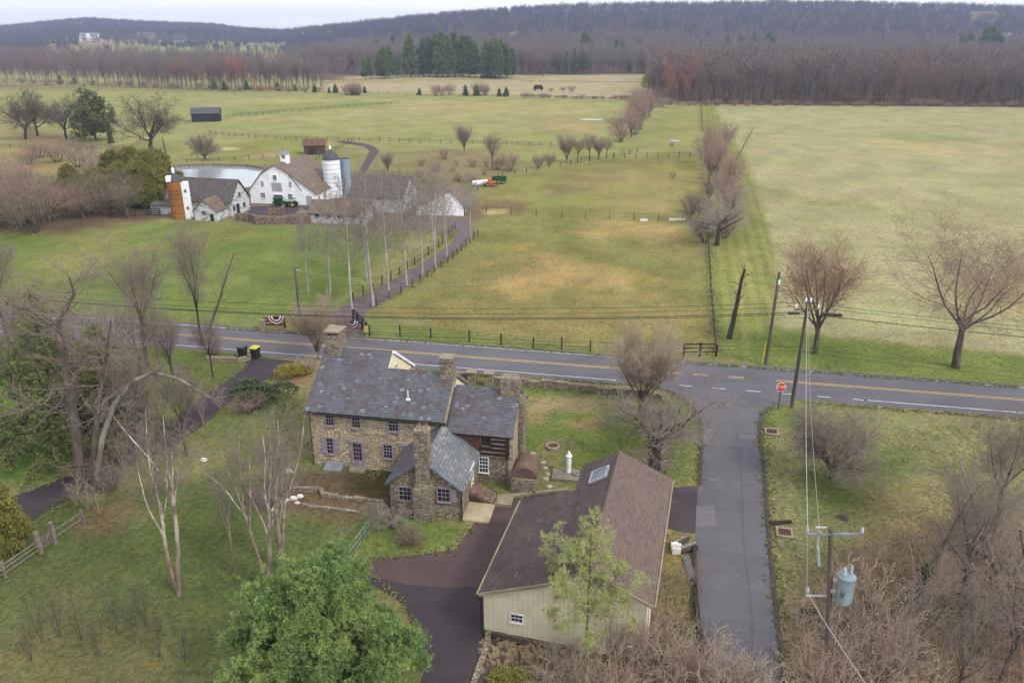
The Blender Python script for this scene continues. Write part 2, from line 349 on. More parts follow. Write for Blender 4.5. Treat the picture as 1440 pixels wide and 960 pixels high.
# ground cover: (pixel outline, colour, edge softness in metres, ragged amount in metres, opacity)
Z = []; TINT = np.array((1.12, .97, 1.17))
def zone(px, col, soft=1.0, rag=1.5, op=1.0): Z.append(([at(*p) for p in px], np.array(C(*col)) * (TINT if col[1] >= col[0] - 8 else np.array((1.03, 1, 1.06))), soft, rag, op))
zone([(-900, 122), (2400, 122), (2400, 60), (-900, 60)], (122, 106, 96), 20, 20)                       # far woods floor
zone([(925, 148), (2400, 158), (2400, 100), (925, 100)], (120, 98, 86), 2, 3)
zone([(-500, 112), (330, 125), (470, 122), (470, 113), (300, 100), (-500, 100)], (150, 158, 100), 6, 8)
zone([(-100, 92), (250, 95), (420, 90), (420, 84), (-100, 80)], (158, 146, 108), 10, 20)
zone([(130, 68), (260, 70), (300, 66), (160, 62)], (150, 160, 96), 20, 10)
zone([(420, 130), (930, 142), (925, 104), (640, 106), (480, 108)], (172, 172, 128), 6, 10)             # far straw field
zone([(480, 118), (760, 112), (760, 108), (480, 112)], (160, 160, 100), 6, 8, .7)
zone([(-500, 120), (330, 131), (430, 129), (860, 141), (990, 143), (985, 200), (880, 225), (700, 245), (500, 205), (320, 250), (-500, 260)], (150, 162, 96), 5, 6)   # middle meadows
zone([(330, 137), (860, 145), (860, 160), (500, 165), (300, 150)], (168, 170, 108), 8, 10, .8)
zone([(300, 168), (700, 175), (850, 190), (800, 170), (480, 150)], (160, 166, 106), 10, 12, .8)
zone([(760, 165), (850, 172), (852, 186), (770, 184)], (172, 156, 108), 6, 9, .8)
zone([(320, 150), (520, 140), (560, 150), (320, 165)], (134, 156, 80), 8, 10, .7)
zone([(0, 160), (120, 200), (240, 235), (240, 300), (100, 290), (0, 230)], (146, 142, 92), 5, 8)
zone([(300, 205), (430, 190), (480, 205), (500, 240), (380, 240), (300, 232)], (138, 150, 78), 3, 4)
zone([(350, 215), (400, 214), (410, 222), (345, 224)], (172, 156, 120), 2, 4)
zone([(305, 207), (340, 207), (338, 212), (310, 212)], (196, 186, 140), 1, 2)
zone([(330, 232), (480, 240), (670, 262), (690, 300), (660, 330), (430, 318), (340, 318)], (130, 118, 108), 2, 4)   # farmyard
zone([(500, 215), (670, 250), (860, 222), (990, 218), (1000, 150), (930, 150), (900, 200)], (142, 154, 86), 3, 6, .7)
zone([(560, 208), (690, 212), (740, 240), (680, 260), (580, 270)], (136, 128, 92), 3, 8, .7)
zone([(690, 300), (670, 262), (720, 246), (860, 224), (992, 220), (1006, 505), (760, 480), (505, 438), (640, 345)], (134, 140, 76), 2, 2)     # paddock
zone([(700, 255), (980, 225), (985, 300), (700, 300)], (142, 152, 78), 6, 6, .6)
zone([(775, 245), (880, 238), (900, 252), (800, 262)], (140, 122, 92), 3, 6, .6)
zone([(800, 245), (985, 240), (985, 300), (850, 300)], (158, 154, 94), 6, 8, .6)
zone([(690, 285), (720, 282), (750, 300), (700, 305), (660, 300)], (130, 108, 84), 2, 4, .8)
zone([(680, 296), (712, 294), (716, 300), (684, 302)], (196, 178, 124), .6, 1)
zone([(770, 262), (840, 258), (850, 270), (780, 274)], (130, 112, 84), 2, 5, .6)
zone([(690, 408), (762, 352), (850, 370), (905, 392), (876, 412), (845, 418), (812, 402), (762, 418)], (182, 157, 98), 3, 5, .95)
zone([(812, 330), (842, 314), (925, 316), (960, 322), (930, 336), (850, 340)], (176, 156, 98), 3, 5, .9)
zone([(690, 370), (730, 340), (770, 345), (740, 372)], (170, 146, 92), 3, 5, .6)
zone([(810, 375), (850, 372), (855, 408), (812, 400)], (152, 140, 96), 2, 3, .7)
zone([(620, 420), (800, 430), (1000, 450), (1004, 480), (760, 474), (600, 450)], (154, 148, 84), 4, 6, .7)
zone([(520, 445), (760, 484), (1004, 508), (1060, 512), (1060, 522), (740, 494), (510, 476)], (116, 138, 66), 1.5, 2)
zone([(-400, 350), (100, 325), (250, 312), (500, 320), (560, 330), (500, 425), (440, 460), (300, 458), (-400, 430)], (112, 138, 62), 3, 3)      # barn lawn
zone([(90, 335), (160, 330), (200, 350), (80, 380)], (150, 150, 84), 4, 8, .6)
zone([(250, 318), (330, 316), (420, 330), (300, 345)], (140, 140, 84), 3, 8, .5)
zone([(-900, 330), (100, 325), (240, 306), (250, 290), (100, 285), (-900, 290)], (110, 90, 78), 3, 4, .9)
zone([(1000, 147), (2200, 158), (2200, 560), (1440, 500), (1168, 474), (1088, 462), (1090, 375), (1079, 320), (1064, 266), (1046, 223), (1010, 165)], (165, 171, 120), 1.0, 1.2)   # right hay field
zone([(1225, 188), (1280, 184), (1380, 196), (1300, 206)], (138, 152, 92), 6, 10, .7)
zone([(1160, 280), (1215, 282), (1220, 292), (1150, 288)], (136, 146, 82), 3, 6, .7)
zone([(1240, 198), (1340, 202), (1380, 220), (1270, 214)], (196, 180, 128), 4, 8, .6)
zone([(1060, 262), (1110, 265), (1140, 290), (1066, 285)], (136, 148, 84), 4, 6, .6)
zone([(1410, 200), (1450, 196), (1460, 206)], (176, 140, 106), 3, 5, .8)
zone([(1380, 400), (1480, 395), (1480, 440), (1400, 440)], (186, 160, 108), 4, 6, .6)
zone([(988, 146), (1002, 147), (1046, 223), (1079, 320), (1090, 375), (1088, 462), (1040, 505), (1006, 500), (998, 345), (990, 300)], (134, 150, 76), .6, .5)       # mown strip
zone([(1030, 348), (1048, 348), (1072, 470), (1040, 490)], (150, 160, 84), 1.5, 1, .6)
zone([(1006, 500), (1088, 462), (1168, 474), (1440, 500), (2100, 560), (2100, 610), (1440, 543), (1060, 516)], (116, 140, 62), 1, 1.5)
zone([(-800, 455), (330, 455), (440, 480), (300, 590), (-800, 640)], (98, 128, 48), 2, 2)
zone([(-800, 470), (30, 500), (120, 640), (70, 690), (0, 680), (-800, 700)], (98, 140, 42), 1, 1)
zone([(260, 480), (420, 505), (440, 600), (440, 660), (330, 660), (250, 600)], (106, 122, 62), 2, 2)
zone([(400, 508), (445, 512), (440, 548), (395, 542)], (150, 118, 84), .8, 1.2)
zone([(640, 528), (860, 550), (985, 560), (975, 690), (930, 680), (800, 690), (640, 700), (600, 640)], (110, 134, 60), 1, 1)        # house lawn
zone([(735, 555), (800, 552), (905, 560), (900, 572), (840, 580), (740, 582)], (170, 152, 112), .8, 1.6, .9)
zone([(735, 580), (775, 583), (780, 600), (740, 600)], (162, 140, 106), .8, 1.4, .8)
zone([(790, 592), (840, 588), (845, 604), (800, 604)], (156, 136, 102), .8, 1.4, .8)
zone([(740, 615), (800, 612), (810, 640), (750, 650)], (140, 132, 90), .8, 2, .7)
zone([(735, 650), (800, 640), (805, 690), (690, 702)], (136, 140, 82), 1, 2, .7)
zone([(912, 600), (940, 590), (942, 662), (908, 655)], (146, 112, 82), .4, .6)
zone([(-300, 720), (120, 690), (330, 640), (560, 660), (560, 790), (620, 1100), (-300, 1100)], (93, 115, 60), 2, 3)     # near-left lawn
zone([(120, 730), (165, 700), (200, 690), (180, 730), (110, 750)], (146, 122, 94), .8, 2)
zone([(180, 700), (300, 690), (330, 760), (240, 790), (180, 760)], (96, 116, 56), 2, 3, .6)
zone([(0, 850), (150, 840), (320, 880), (320, 1100), (-300, 1100), (-300, 880)], (112, 112, 72), 3, 4, .6)
zone([(400, 660), (560, 660), (560, 722), (400, 716), (380, 700)], (116, 98, 80), .8, 1.5)
zone([(490, 660), (560, 660), (556, 705), (530, 715), (500, 690)], (84, 80, 44), .8, 1.5, .8)
zone([(345, 690), (450, 690), (510, 725), (490, 745), (400, 725), (340, 720)], (118, 100, 80), .6, 1.5, .9)
zone([(540, 720), (660, 735), (640, 775), (500, 790), (480, 780)], (108, 134, 58), .6, .6)
zone([(560, 750), (580, 745), (604, 755), (590, 772), (562, 770)], (104, 86, 66), .4, .5, .9)
zone([(1072, 575), (1120, 560), (1440, 590), (2000, 630), (2000, 1100), (1130, 1100), (1086, 767)], (134, 142, 92), 1, 1)     # right lawn
zone([(1160, 645), (1260, 632), (1290, 690), (1220, 725), (1130, 740), (1120, 700)], (100, 124, 58), 1.5, 2)
zone([(1080, 575), (1130, 566), (1150, 585), (1080, 600)], (112, 136, 62), 1, 1, .8)
zone([(1220, 690), (1440, 660), (1500, 760), (1200, 760)], (152, 136, 96), 1.5, 3, .7)
zone([(1200, 775), (1290, 740), (1440, 720), (1600, 700), (1600, 1100), (1120, 1100), (1100, 900), (1120, 800)], (128, 110, 88), 2, 3, .95)
zone([(1090, 745), (1112, 740), (1130, 800), (1150, 1000), (1110, 1000), (1095, 840)], (132, 120, 88), .6, 1, .8)
zone([(1084, 735), (1100, 735), (1098, 765), (1084, 765)], (150, 118, 90), .3, .4)
zone([(1300, 740), (1350, 730), (1360, 760), (1310, 770)], (142, 104, 84), 1, 1.5, .8)
zone([(1330, 745), (1400, 725), (1420, 770), (1340, 790)], (146, 142, 150), .8, 1.5, .8)
zone([(920, 745), (975, 752), (985, 850), (1000, 1100), (900, 1100), (905, 860)], (136, 132, 82), .6, 1)
zone([(930, 770), (955, 770), (945, 830), (915, 840)], (148, 136, 82), .6, 1, .8)
zone([(760, 880), (900, 850), (1000, 870), (1060, 1100), (700, 1100)], (136, 118, 94), 1, 1.5)
zone([(690, 905), (760, 880), (800, 1000), (640, 1000)], (134, 118, 88), .4, .5)
zone([(680, 940), (770, 950), (760, 1000), (650, 1000)], (96, 118, 40), .4, .8)
col = np.tile(np.array(C(142, 146, 90)) * TINT, (*GX.shape, 1))
n1 = fbm(GX / 9, GY / 9) - .5; n2 = fbm(GX / 2.2 + 9, GY / 2.2) - .5
wsm = np.clip(GY / 90, .4, 8)
for P, c, soft, rag, op in Z:
    x0, x1 = min(p[0] for p in P), max(p[0] for p in P); y0, y1 = min(p[1] for p in P), max(p[1] for p in P); mg = soft + 2 * rag + 2
    r0, r1 = np.searchsorted(ys, max(y0 - mg, 4)), np.searchsorted(ys, y1 + mg)
    if r1 <= r0: continue
    S = np.s_[r0:r1]
    d = sdpoly(GX[S], GY[S], P) + rag * (2.2 * n1[S] + 1.4 * n2[S])
    a = (op * np.clip(d / (2 * soft) + .5, 0, 1))[..., None]
    col[S] = col[S] * (1 - a) + c * a
# mowing stripes: strength kept in the fourth channel
st = np.zeros(GX.shape)
for P_, a_ in (([at(*p) for p in ((988, 146), (1002, 147), (1046, 223), (1079, 320), (1090, 375), (1088, 462), (1040, 505), (1006, 500), (998, 345), (990, 300))], 1.0), ([at(*p) for p in ((1000, 147), (2200, 158), (2200, 560), (1440, 500), (1168, 474), (1088, 462), (1090, 375), (1079, 320), (1046, 223))], .16), ([at(*p) for p in ((1072, 575), (1440, 590), (1440, 700), (1220, 725), (1130, 740), (1086, 700))], .35)):
    st = np.maximum(st, a_ * np.clip(sdpoly(GX, GY, P_) + .5, 0, 1))
clear = ((GX / GY > -.56) & (GX / GY < -.27) & (GY < 1750))
hill = np.clip((GZ - np.where(clear, 30, 2)) / 6, 0, 1)[..., None]; col = col * (1 - hill) + np.array(C(84, 76, 86)) * hill
fl = clear & (GY > 1020); col[fl] = np.where((fbm(GX[fl] / 160, GY[fl] / 90) > .5)[:, None], np.array(C(150, 158, 104)), np.array(C(164, 146, 112)))
nr, nc = GX.shape
idx = np.arange(nr * nc).reshape(nr, nc)
Q = np.stack([idx[:-1, :-1], idx[:-1, 1:], idx[1:, 1:], idx[1:, :-1]], -1).reshape(-1, 4)
g = NT('ground'); vc = g.n("ShaderNodeVertexColor", layer_name="cover"); oc = g.co()
na = g.noise(oc, .05, 4.0); nb = g.noise(g.co(scale=(1, 2.2, 1), rot=(0, 0, R(11))), .32, 5.0, .65); nf = g.noise(oc, 2.4, 5.0, .7); ng = g.noise(oc, 9.0, 3.0, .7)
c = g.mix(g.mul(g.ramp(nb, .44, .58), .5), vc.outputs[0], g.mix(1.0, vc.outputs[0], (1.28, 1.12, .95), 'MULTIPLY'))
c = g.mix(g.mul(g.ramp(na, .42, .6), .42), c, g.mix(1.0, c, (.78, .92, .72), 'MULTIPLY'))
c = g.mix(g.mul(g.ramp(g.noise(oc, .8, 6.0, .75), .56, .66), .45), c, C(128, 106, 76))
c = g.mix(g.mul(g.ramp(g.noise(oc, .55, 6.0, .7), .54, .68), .4), c, C(74, 92, 40))
c = g.mix(.85, c, g.ramp(nf, .3, .7, (.5, .5, .47), (1.42, 1.4, 1.34)), 'MULTIPLY')
c = g.mix(.7, c, g.ramp(ng, .3, .7, (.5, .5, .5), (1.45, 1.45, 1.4)), 'MULTIPLY')
sw = g.n("ShaderNodeTexWave", {"Vector": g.co(rot=(0, 0, R(12.4))), "Scale": .17, "Distortion": 1.2, "Detail": 3.0, "Detail Scale": .6}, bands_direction='X')
c = g.mix(g.mul(vc.outputs[1], .42), c, g.mix(1.0, c, g.ramp(sw, .25, .75, (.74, .82, .7), (1.2, 1.14, 1.14)), 'MULTIPLY'))
tr_ = g.ramp(g.noise(g.co(scale=(1.6, .25, 1), rot=(0, 0, R(8))), .9, 6.0, .75), .5, .62)
c = g.mix(g.mul(tr_, .3), c, g.mix(1.0, c, (1.3, 1.16, 1.05), 'MULTIPLY'))
dk = g.ramp(g.noise(oc, 1.7, 5.0, .8), .55, .66); c = g.mix(g.mul(dk, .4), c, g.mix(1.0, c, (.52, .58, .5), 'MULTIPLY'))
g.out(c, 1.0, nf, .12); g.b.inputs["Specular IOR Level"].default_value = 0
me = npmesh('ground', np.stack([GX, GY, GZ], -1).reshape(-1, 3), Q, [g.m])
mot = 1 + .5 * (fbm(GX / 5, GY / 7) - .5) + .35 * (fbm(GX / 1.6, GY / 2) - .5) * (GY < 140); col = col * mot[..., None]; col = col * .86 + .14 * (col @ np.array((.3, .6, .1)))[..., None]
ca = me.color_attributes.new("cover", 'FLOAT_COLOR', 'POINT')
ca.data.foreach_set("color", np.concatenate([col.reshape(-1, 3), st.reshape(-1, 1)], 1).astype(np.float32).ravel())
me.shade_smooth()
tag(link('ground', me), kind='structure')
# ---------------------------------------------------------------- roads
def asphalt(name, a, b, grit=.5, patch=None):
    m = NT(name); oc = m.co(); c = m.mix(m.ramp(m.noise(oc, .25, 5.0), .35, .65), a, b)
    c = m.mix(m.mul(m.ramp(m.noise(m.co(scale=(.25, 2.5, 1), rot=(0, 0, R(11))), .5, 4.0), .45, .65), .35), c, tuple(x * 1.22 for x in a))
    if patch: c = m.mix(m.mul(m.ramp(m.noise(oc, .35, 6.0, .7), .55, .66), .6), c, patch)
    ve = m.n("ShaderNodeTexVoronoi", {"Vector": m.mix(.12, oc, m.noise(oc, .6).outputs[1]), "Scale": .22}, feature='DISTANCE_TO_EDGE')
    c = m.mix(m.mul(m.ramp(ve.outputs["Distance"], .004, .012, (1, 1, 1), (0, 0, 0)), .2), c, tuple(x * .6 for x in a))
    tk = m.ramp(m.noise(oc, .16, 2.0), .42, .46); c = m.mix(m.mul(tk, .16), c, tuple(x * 1.35 for x in b))
    sp = m.ramp(m.noise(oc, 2.2, 5.0, .8), .6, .68); c = m.mix(m.mul(sp, .5), c, tuple(x * 1.5 for x in a))
    c = m.mix(grit, c, m.ramp(m.noise(oc, 9.0, 3.0, .8), .3, .7, (.7, .7, .7), (1.25, 1.25, 1.25)), 'MULTIPLY')
    return m.out(c, .85, m.noise(oc, 30.0), .01)
MT['road'] = asphalt('road_asphalt', C(113, 110, 117), C(102, 99, 107))
MT['side'] = asphalt('side_road_asphalt', C(112, 108, 115), C(100, 97, 104), .5, C(128, 122, 126))
MT['drive'] = asphalt('old_driveway', C(96, 78, 76), C(84, 70, 72), .5, C(96, 82, 78))
MT['drive2'] = asphalt('new_driveway', C(74, 65, 70), C(64, 57, 64))
MT['lane'] = asphalt('lane_gravel', C(118, 104, 106), C(100, 88, 92), .7, C(132, 116, 108))
MT['apron'] = asphalt('apron_asphalt', C(84, 74, 78), C(74, 64, 70), .5, C(112, 104, 108))
MT['paintwhite'] = plain('road_paint_white', C(226, 226, 230), C(190, 188, 194), 1.5)
MT['paintyellow'] = plain('road_paint_yellow', C(214, 182, 112), C(184, 156, 104), 1.5)
def sheet(name, pts, mat, z, kind='structure'):
    o = MB().poly([(p[0], p[1], z) for p in pts]).build(name, mat)
    if o.data.polygons[0].normal.z < 0: o.data.flip_normals()
    return tag(o, kind=kind)
y0, y1 = Vector((*at(15, 452), 0)), Vector((*at(1440, 562), 0))
RU = (y1 - y0).normalized(); RN = Vector((-RU.y, RU.x, 0))
def rd(s, o): p = y0 + RU * s + RN * o; return (p.x, p.y)
S0, S1 = -260, 330
sheet('main_road', [rd(S0, -4.1), rd(S1, -4.1), rd(S1, 3.75), rd(S0, 3.75)], MT['road'], .004)
mk = MB(); wk = MB()
def stripe(mb, a, b, o, w=.13): mb.poly([(*rd(a, o - w / 2), .012), (*rd(b, o - w / 2), .012), (*rd(b, o + w / 2), .012), (*rd(a, o + w / 2), .012)])
def spx(px, py): p = Vector((*at(px, py), 0)) - y0; return p.dot(RU)
ja, jb = spx(958, 526), spx(1092, 537)
for o in (-.16, .16):
    stripe(mk, S0, ja, o, .15); stripe(mk, jb, S1, o, .15)
s = ja + 1.2
while s < jb - 1.4: stripe(mk, s, s + 1.5, .16, .15); stripe(mk, s, s + 1.5, -.16, .15); s += 3.6
stripe(wk, S0, S1, 3.05, .15)
na_, nb_ = spx(866, 536), spx(1215, 562)
stripe(wk, S0, na_, -3.05, .15); stripe(wk, nb_, S1, -3.05, .15)
s = na_ + 3.0
while s < nb_ - 1: stripe(wk, s, s + 1.3, -3.05, .15); s += 3.3
tag(mk.build('road_centre_line', MT['paintyellow']), kind='structure'); tag(wk.build('road_edge_line', MT['paintwhite']), kind='structure')
def outline(*P): return [at(*p) for p in P]
sheet('side_road', outline((905, 541), (940, 551), (958, 560), (974, 573), (983, 588), (985, 605), (984, 640), (981, 690), (978, 745), (976, 850), (980, 900), (985, 960), (990, 1080), (1122, 1080), (1107, 960), (1096, 869), (1085, 767), (1080, 700), (1076, 650), (1071, 620), (1070, 595), (1074, 583), (1086, 573), (1120, 563), (1160, 560), (1200, 562), (905, 536)), MT['side'], .009)
patch = asphalt('asphalt_patch', C(126, 122, 126), C(114, 110, 115)); seam = asphalt('asphalt_seam', C(104, 100, 107), C(95, 92, 99))
sheet('road_patch', outline((984, 604), (1001, 604), (1001, 617), (984, 617)), patch, .013)
sheet('road_patch', outline((1040, 612), (1064, 611), (1065, 616), (1041, 617)), patch, .013)
sheet('road_patch', outline((979, 712), (1004, 711), (1008, 738), (979, 741)), patch, .013)
sheet('road_seam', outline((1034, 600), (1036, 600), (1044, 660), (1047, 760), (1059, 860), (1062, 960), (1058, 960), (1055, 860), (1044, 760), (1041, 660)), seam, .013)
sheet('road_patch', outline((600, 508), (640, 511), (640, 517), (600, 514)), seam, .008)
sheet('garage_apron', outline((931, 686), (984, 683), (981, 750), (955, 748), (928, 738)), MT['apron'], .007)
sheet('driveway', outline((690, 704), (722, 700), (805, 690), (820, 1080), (560, 1080), (600, 935), (570, 850), (505, 795), (512, 786), (600, 778), (640, 772), (662, 742), (676, 720)), MT['drive'], .007)
sheet('driveway_lower_court', outline((500, 806), (575, 822), (640, 826), (690, 822), (690, 880), (655, 960), (640, 1080), (560, 1080), (598, 935), (568, 850)), MT['drive2'], .011)
sheet('house_drive', outline((338, 500), (415, 508), (398, 522), (362, 540), (330, 560), (290, 595), (248, 625), (180, 655), (110, 695), (60, 722), (10, 760), (-40, 780), (-40, 720), (45, 688), (110, 663), (180, 630), (240, 590), (285, 557), (328, 530), (348, 512)), MT['drive2'], .007)
sheet('farm_lane', outline((438, 476), (520, 482), (508, 462), (515, 440), (540, 424), (575, 402), (622, 370), (655, 342), (668, 325), (660, 314), (630, 306), (585, 306), (640, 318), (646, 328), (632, 345), (606, 362), (560, 390), (500, 420), (468, 440), (455, 458)), MT['lane'], .007)
sheet('gravel_path', outline((503, 244), (514, 244), (527, 222), (533, 213), (527, 206), (510, 201), (480, 198), (470, 200), (490, 203), (512, 206), (520, 213), (515, 222)), MT['apron'], .007)
sheet('farmyard', outline((345, 290), (440, 290), (440, 300), (350, 303)), MT['apron'], .005)
w = NT('pond_water'); nz = w.noise(w.co(), 1.5, 3.0); w.out(C(158, 164, 172), .1, nz, .004); w.b.inputs["Specular IOR Level"].default_value = .5
pond = [at(*p) for p in ((228, 238), (250, 235), (300, 233.5), (345, 234.5), (368, 238), (372, 246), (360, 262), (300, 268), (230, 268))]
MT['water'] = w.m; sheet('pond', pond, w.m, .012)
pm = MB()
for a, b in zip(pond[:4], pond[1:5]):
    pm.hexa([(a[0], a[1], 0), (b[0], b[1], 0), (b[0], b[1] + .6, 0), (a[0], a[1] + .6, 0)], [(a[0], a[1], .7), (b[0], b[1], .7), (b[0], b[1] + .6, .7), (a[0], a[1] + .6, .7)])
tag(pm.build('pond_wall', MT['stone_dark']), 'low dark stone wall along the far edge of the farm pond', 'wall')
kerb = MB()
def kerbline(px, w=.25, h=.1):
    P = [Vector((*at(*p), 0)) for p in px]
    for a, b in zip(P[:-1], P[1:]):
        n = Vector((-(b - a).y, (b - a).x, 0)).normalized() * w
        q = [a, b, b + n, a + n]
        kerb.hexa([(v.x, v.y, -.02) for v in q], [(v.x, v.y, h) for v in q])
kerbline([(905, 541), (940, 551), (958, 560), (974, 573), (983, 588), (985, 605), (984, 640), (981, 683)])
kerbline([(1107, 960), (1096, 869), (1085, 767), (1080, 700), (1076, 650), (1071, 620), (1070, 595), (1074, 583), (1086, 573)])
tag(kerb.build('kerb', plain('dark_asphalt_kerb', C(92, 78, 80), C(76, 64, 66), 2.0)), kind='structure')
# ---------------------------------------------------------------- building helpers
def obox(mb, O, U, N, a0, a1, z0, z1, c0, c1):
    O, U, N = Vector(O), Vector(U), Vector(N); Zv = Vector((0, 0, 1))
    p = lambda a, z, c: tuple(O + U * a + Zv * z + N * c)
    return mb.hexa([p(a0, z0, c0), p(a1, z0, c0), p(a1, z0, c1), p(a0, z0, c1)], [p(a0, z1, c0), p(a1, z1, c0), p(a1, z1, c1), p(a0, z1, c1)])
def window(par, O, U, N, w, h, cols=3, rows=4, fm=None, fw=.1, name='window', shutters=(), bar=.035, lintel=True):
    "O: bottom centre on the wall face, U: along the wall, N: outward"
    fm = fm or MT['lilac']; m = MB(); d = .07; hw = w / 2
    obox(m, O, U, N, -hw - fw, -hw, -fw, h + fw, -.02, d); obox(m, O, U, N, hw, hw + fw, -fw, h + fw, -.02, d)
    obox(m, O, U, N, -hw, hw, h, h + fw, -.02, d)
    for i in range(1, cols): x = -hw + w * i / cols; obox(m, O, U, N, x - bar / 2, x + bar / 2, 0, h, .006, .04)
    for i in range(1, rows):
        z = h * i / rows; b = bar * (2 if i * 2 == rows else 1); obox(m, O, U, N, -hw, hw, z - b / 2, z + b / 2, .004, .044)
    f = m.build(name, fm, par)
    obox(MB(), O, U, N, -hw, hw, 0, h, -.02, .012).build('pane', MT['glass'], f)
    obox(MB(), O, U, N, -hw - fw - .04, hw + fw + .04, -fw - .06, -fw, -.02, d + .06).build('sill', fm, f)
    for s in shutters:
        q = MB(); x0 = s * (hw + fw + .02); x1 = s * (hw + fw + .42 * (1 if w < .9 else 1.2)); a, b = min(x0, x1), max(x0, x1)
        obox(q, O, U, N, a, b, -.05, h + .05, .0, .05); obox(q, O, U, N, a + .07, b - .07, .08, h * .45, .05, .065); obox(q, O, U, N, a + .07, b - .07, h * .55, h - .08, .05, .065)
        q.build('shutter', MT['lilac'], par)
    return f
def door(par, O, U, N, w, h, mat, frame, glazed=.55, cols=3, rows=4, transom=0):
    m = MB(); obox(m, O, U, N, -w / 2, w / 2, 0, h, -.02, .04); d = m.build('door', mat, par)
    f = MB(); fw = .12
    obox(f, O, U, N, -w / 2 - fw, -w / 2, 0, h + fw, -.02, .09); obox(f, O, U, N, w / 2, w / 2 + fw, 0, h + fw, -.02, .09); obox(f, O, U, N, -w / 2 - fw - .08, w / 2 + fw + .08, h, h + fw + .08, -.02, .13)
    f.build('door_frame', frame, d)
    if glazed:
        obox(MB(), O, U, N, -w / 2 + .1, w / 2 - .1, h * (1 - glazed) - .1, h - .1, .03, .05).build('pane', MT['glass'], d)
        b = MB(); z0, z1 = h * (1 - glazed) - .1, h - .1
        for i in range(1, cols): x = -w / 2 + .1 + (w - .2) * i / cols; obox(b, O, U, N, x - .018, x + .018, z0, z1, .03, .07)
        for i in range(1, rows): z = z0 + (z1 - z0) * i / rows; obox(b, O, U, N, -w / 2 + .1, w / 2 - .1, z - .018, z + .018, .03, .073)
        b.build('glazing_bar', mat, d)
    k = MB(); obox(k, O, U, N, w / 2 - .12, w / 2 - .06, .95, 1.05, .04, .1); k.build('handle', MT['black'], d)
    return d
X, Y = (1, 0, 0), (0, 1, 0); FR = (0, -1, 0)
def roofx(x0, x1, e, r, th=.15):
    "slab from the eave line y,z = e up to the ridge line r, ridge along x"
    m = MB(); (ye, ze), (yr, zr) = e, r
    pts = [(x0, ye, ze), (x1, ye, ze), (x1, yr, zr), (x0, yr, zr)]
    if ye > yr: pts = [pts[1], pts[0], pts[3], pts[2]]
    return m.slab(pts, th)
def roofy(y0, y1, e, r, th=.12):
    m = MB(); (xe, ze), (xr, zr) = e, r
    pts = [(xe, y1, ze), (xe, y0, ze), (xr, y0, zr), (xr, y1, zr)]
    if xe > xr: pts = [pts[1], pts[0], pts[3], pts[2]]
    return m.slab(pts, th)
# ---------------------------------------------------------------- stone farmhouse
H = thing('stone_farmhouse', 'old fieldstone farmhouse with stepped slate roofs, log section and tall chimneys', 'house', (-16.3, 56.1), R(-10.3))
SLP = .653; MT_S = MT['stone']
wa = MB().gable(0, 5.6, [(0, -.3), (9.8, -.3), (9.8, 5.15), (4.9, 8.33), (0, 5.15)])
wa.gable(5.6, 11.2, [(0.002, -.3), (7, -.3), (7, 5.15), (3.5, 7.42), (0.002, 5.15)])
wa.build('wall', MT_S, H)
def zf(y): return 5.25 + SLP * y
rA = roofx(-.22, 5.6, (-.35, zf(-.35)), (4.9, zf(4.9))).build('roof', MT['slate'], H)
roofx(-.22, 5.72, (10.1, zf(-.3)), (4.9, zf(4.9) - .002)).build('roof', MT['slate'], H)
roofx(5.6, 11.42, (-.35, zf(-.35)), (3.5, zf(3.5))).build('roof', MT['slate'], H)
roofx(5.6, 11.42, (7.3, zf(-.3)), (3.5, zf(3.5) - .002)).build('roof', MT['slate'], H)
# clapboard gables over the lower roofs, with raking boards
m = MB().gable(5.601, 5.66, [(3.35, 7.3), (7.2, 4.9), (9.7, 5.15), (4.9, 8.28)]); m.build('clapboard_gable', MT['clapboard'], H)
m = MB().gable(11.201, 11.26, [(2.9, 6.4), (6.6, 4.3), (6.95, 5.1), (3.5, 7.36)]); m.build('clapboard_gable', MT['clapboard'], H)
m = MB(); m.slab([(5.62, 10.1, zf(-.3) + .03), (5.62, 4.9, zf(4.9) + .03), (5.84, 4.9, zf(4.9) + .03), (5.84, 10.1, zf(-.3) + .03)], .2); m.build('rake_board', MT['white_trim'], H)
m = MB(); m.slab([(11.28, -.38, zf(-.38) + .02), (11.46, -.38, zf(-.38) + .02), (11.46, 3.5, zf(3.5) + .02), (11.28, 3.5, zf(3.5) + .02)], .24)
m.slab([(11.46, 7.3, zf(-.3) + .02), (11.28, 7.3, zf(-.3) + .02), (11.28, 3.5, zf(3.5) + .02), (11.46, 3.5, zf(3.5) + .02)], .24); m.build('rake_board', MT['wood_grey'], H)
window(H, (5.66, 5.35, 6.35), (0, 1, 0), X, .42, .7, 2, 2, MT['clapboard'], .06)
m = MB(); obox(m, (0, 0, 0), X, FR, -.2, 11.4, zf(-.35) - .24, zf(-.35) - .1, .36, .47); m.build('gutter', MT['black'], H)
def downpipe(x, y, z): MB().tube((x, y, 0), (x, y, z), .05, .05, 8).build('downpipe', MT['black'], H)
downpipe(.08, -.09, 4.95); downpipe(13.95, -5.8, 2.6); downpipe(8.55, -5.8, 2.6)
for x, w, h in ((1.78, .62, 1.12), (3.99, .62, 1.12), (7.1, .72, 1.12), (9.23, .66, 1.12)):
    window(H, (x, 0, 3.78), X, FR, w, h, 3, 4, MT['lilac'], .11)
window(H, (1.6, 0, 1.2), X, FR, .52, 1.35, 2, 4, MT['lilac'], .1, shutters=(-1, 1))
window(H, (6.49, 0, 1.3), X, FR, .68, 1.12, 3, 4, MT['lilac'], .12)
door(H, (3.92, 0, .22), X, FR, .84, 2.15, MT['lilac'], MT['lilac'], .68)
door(H, (8.05, 0, .5), X, FR, .8, 2.0, MT['lilac'], MT['lilac'], 0)
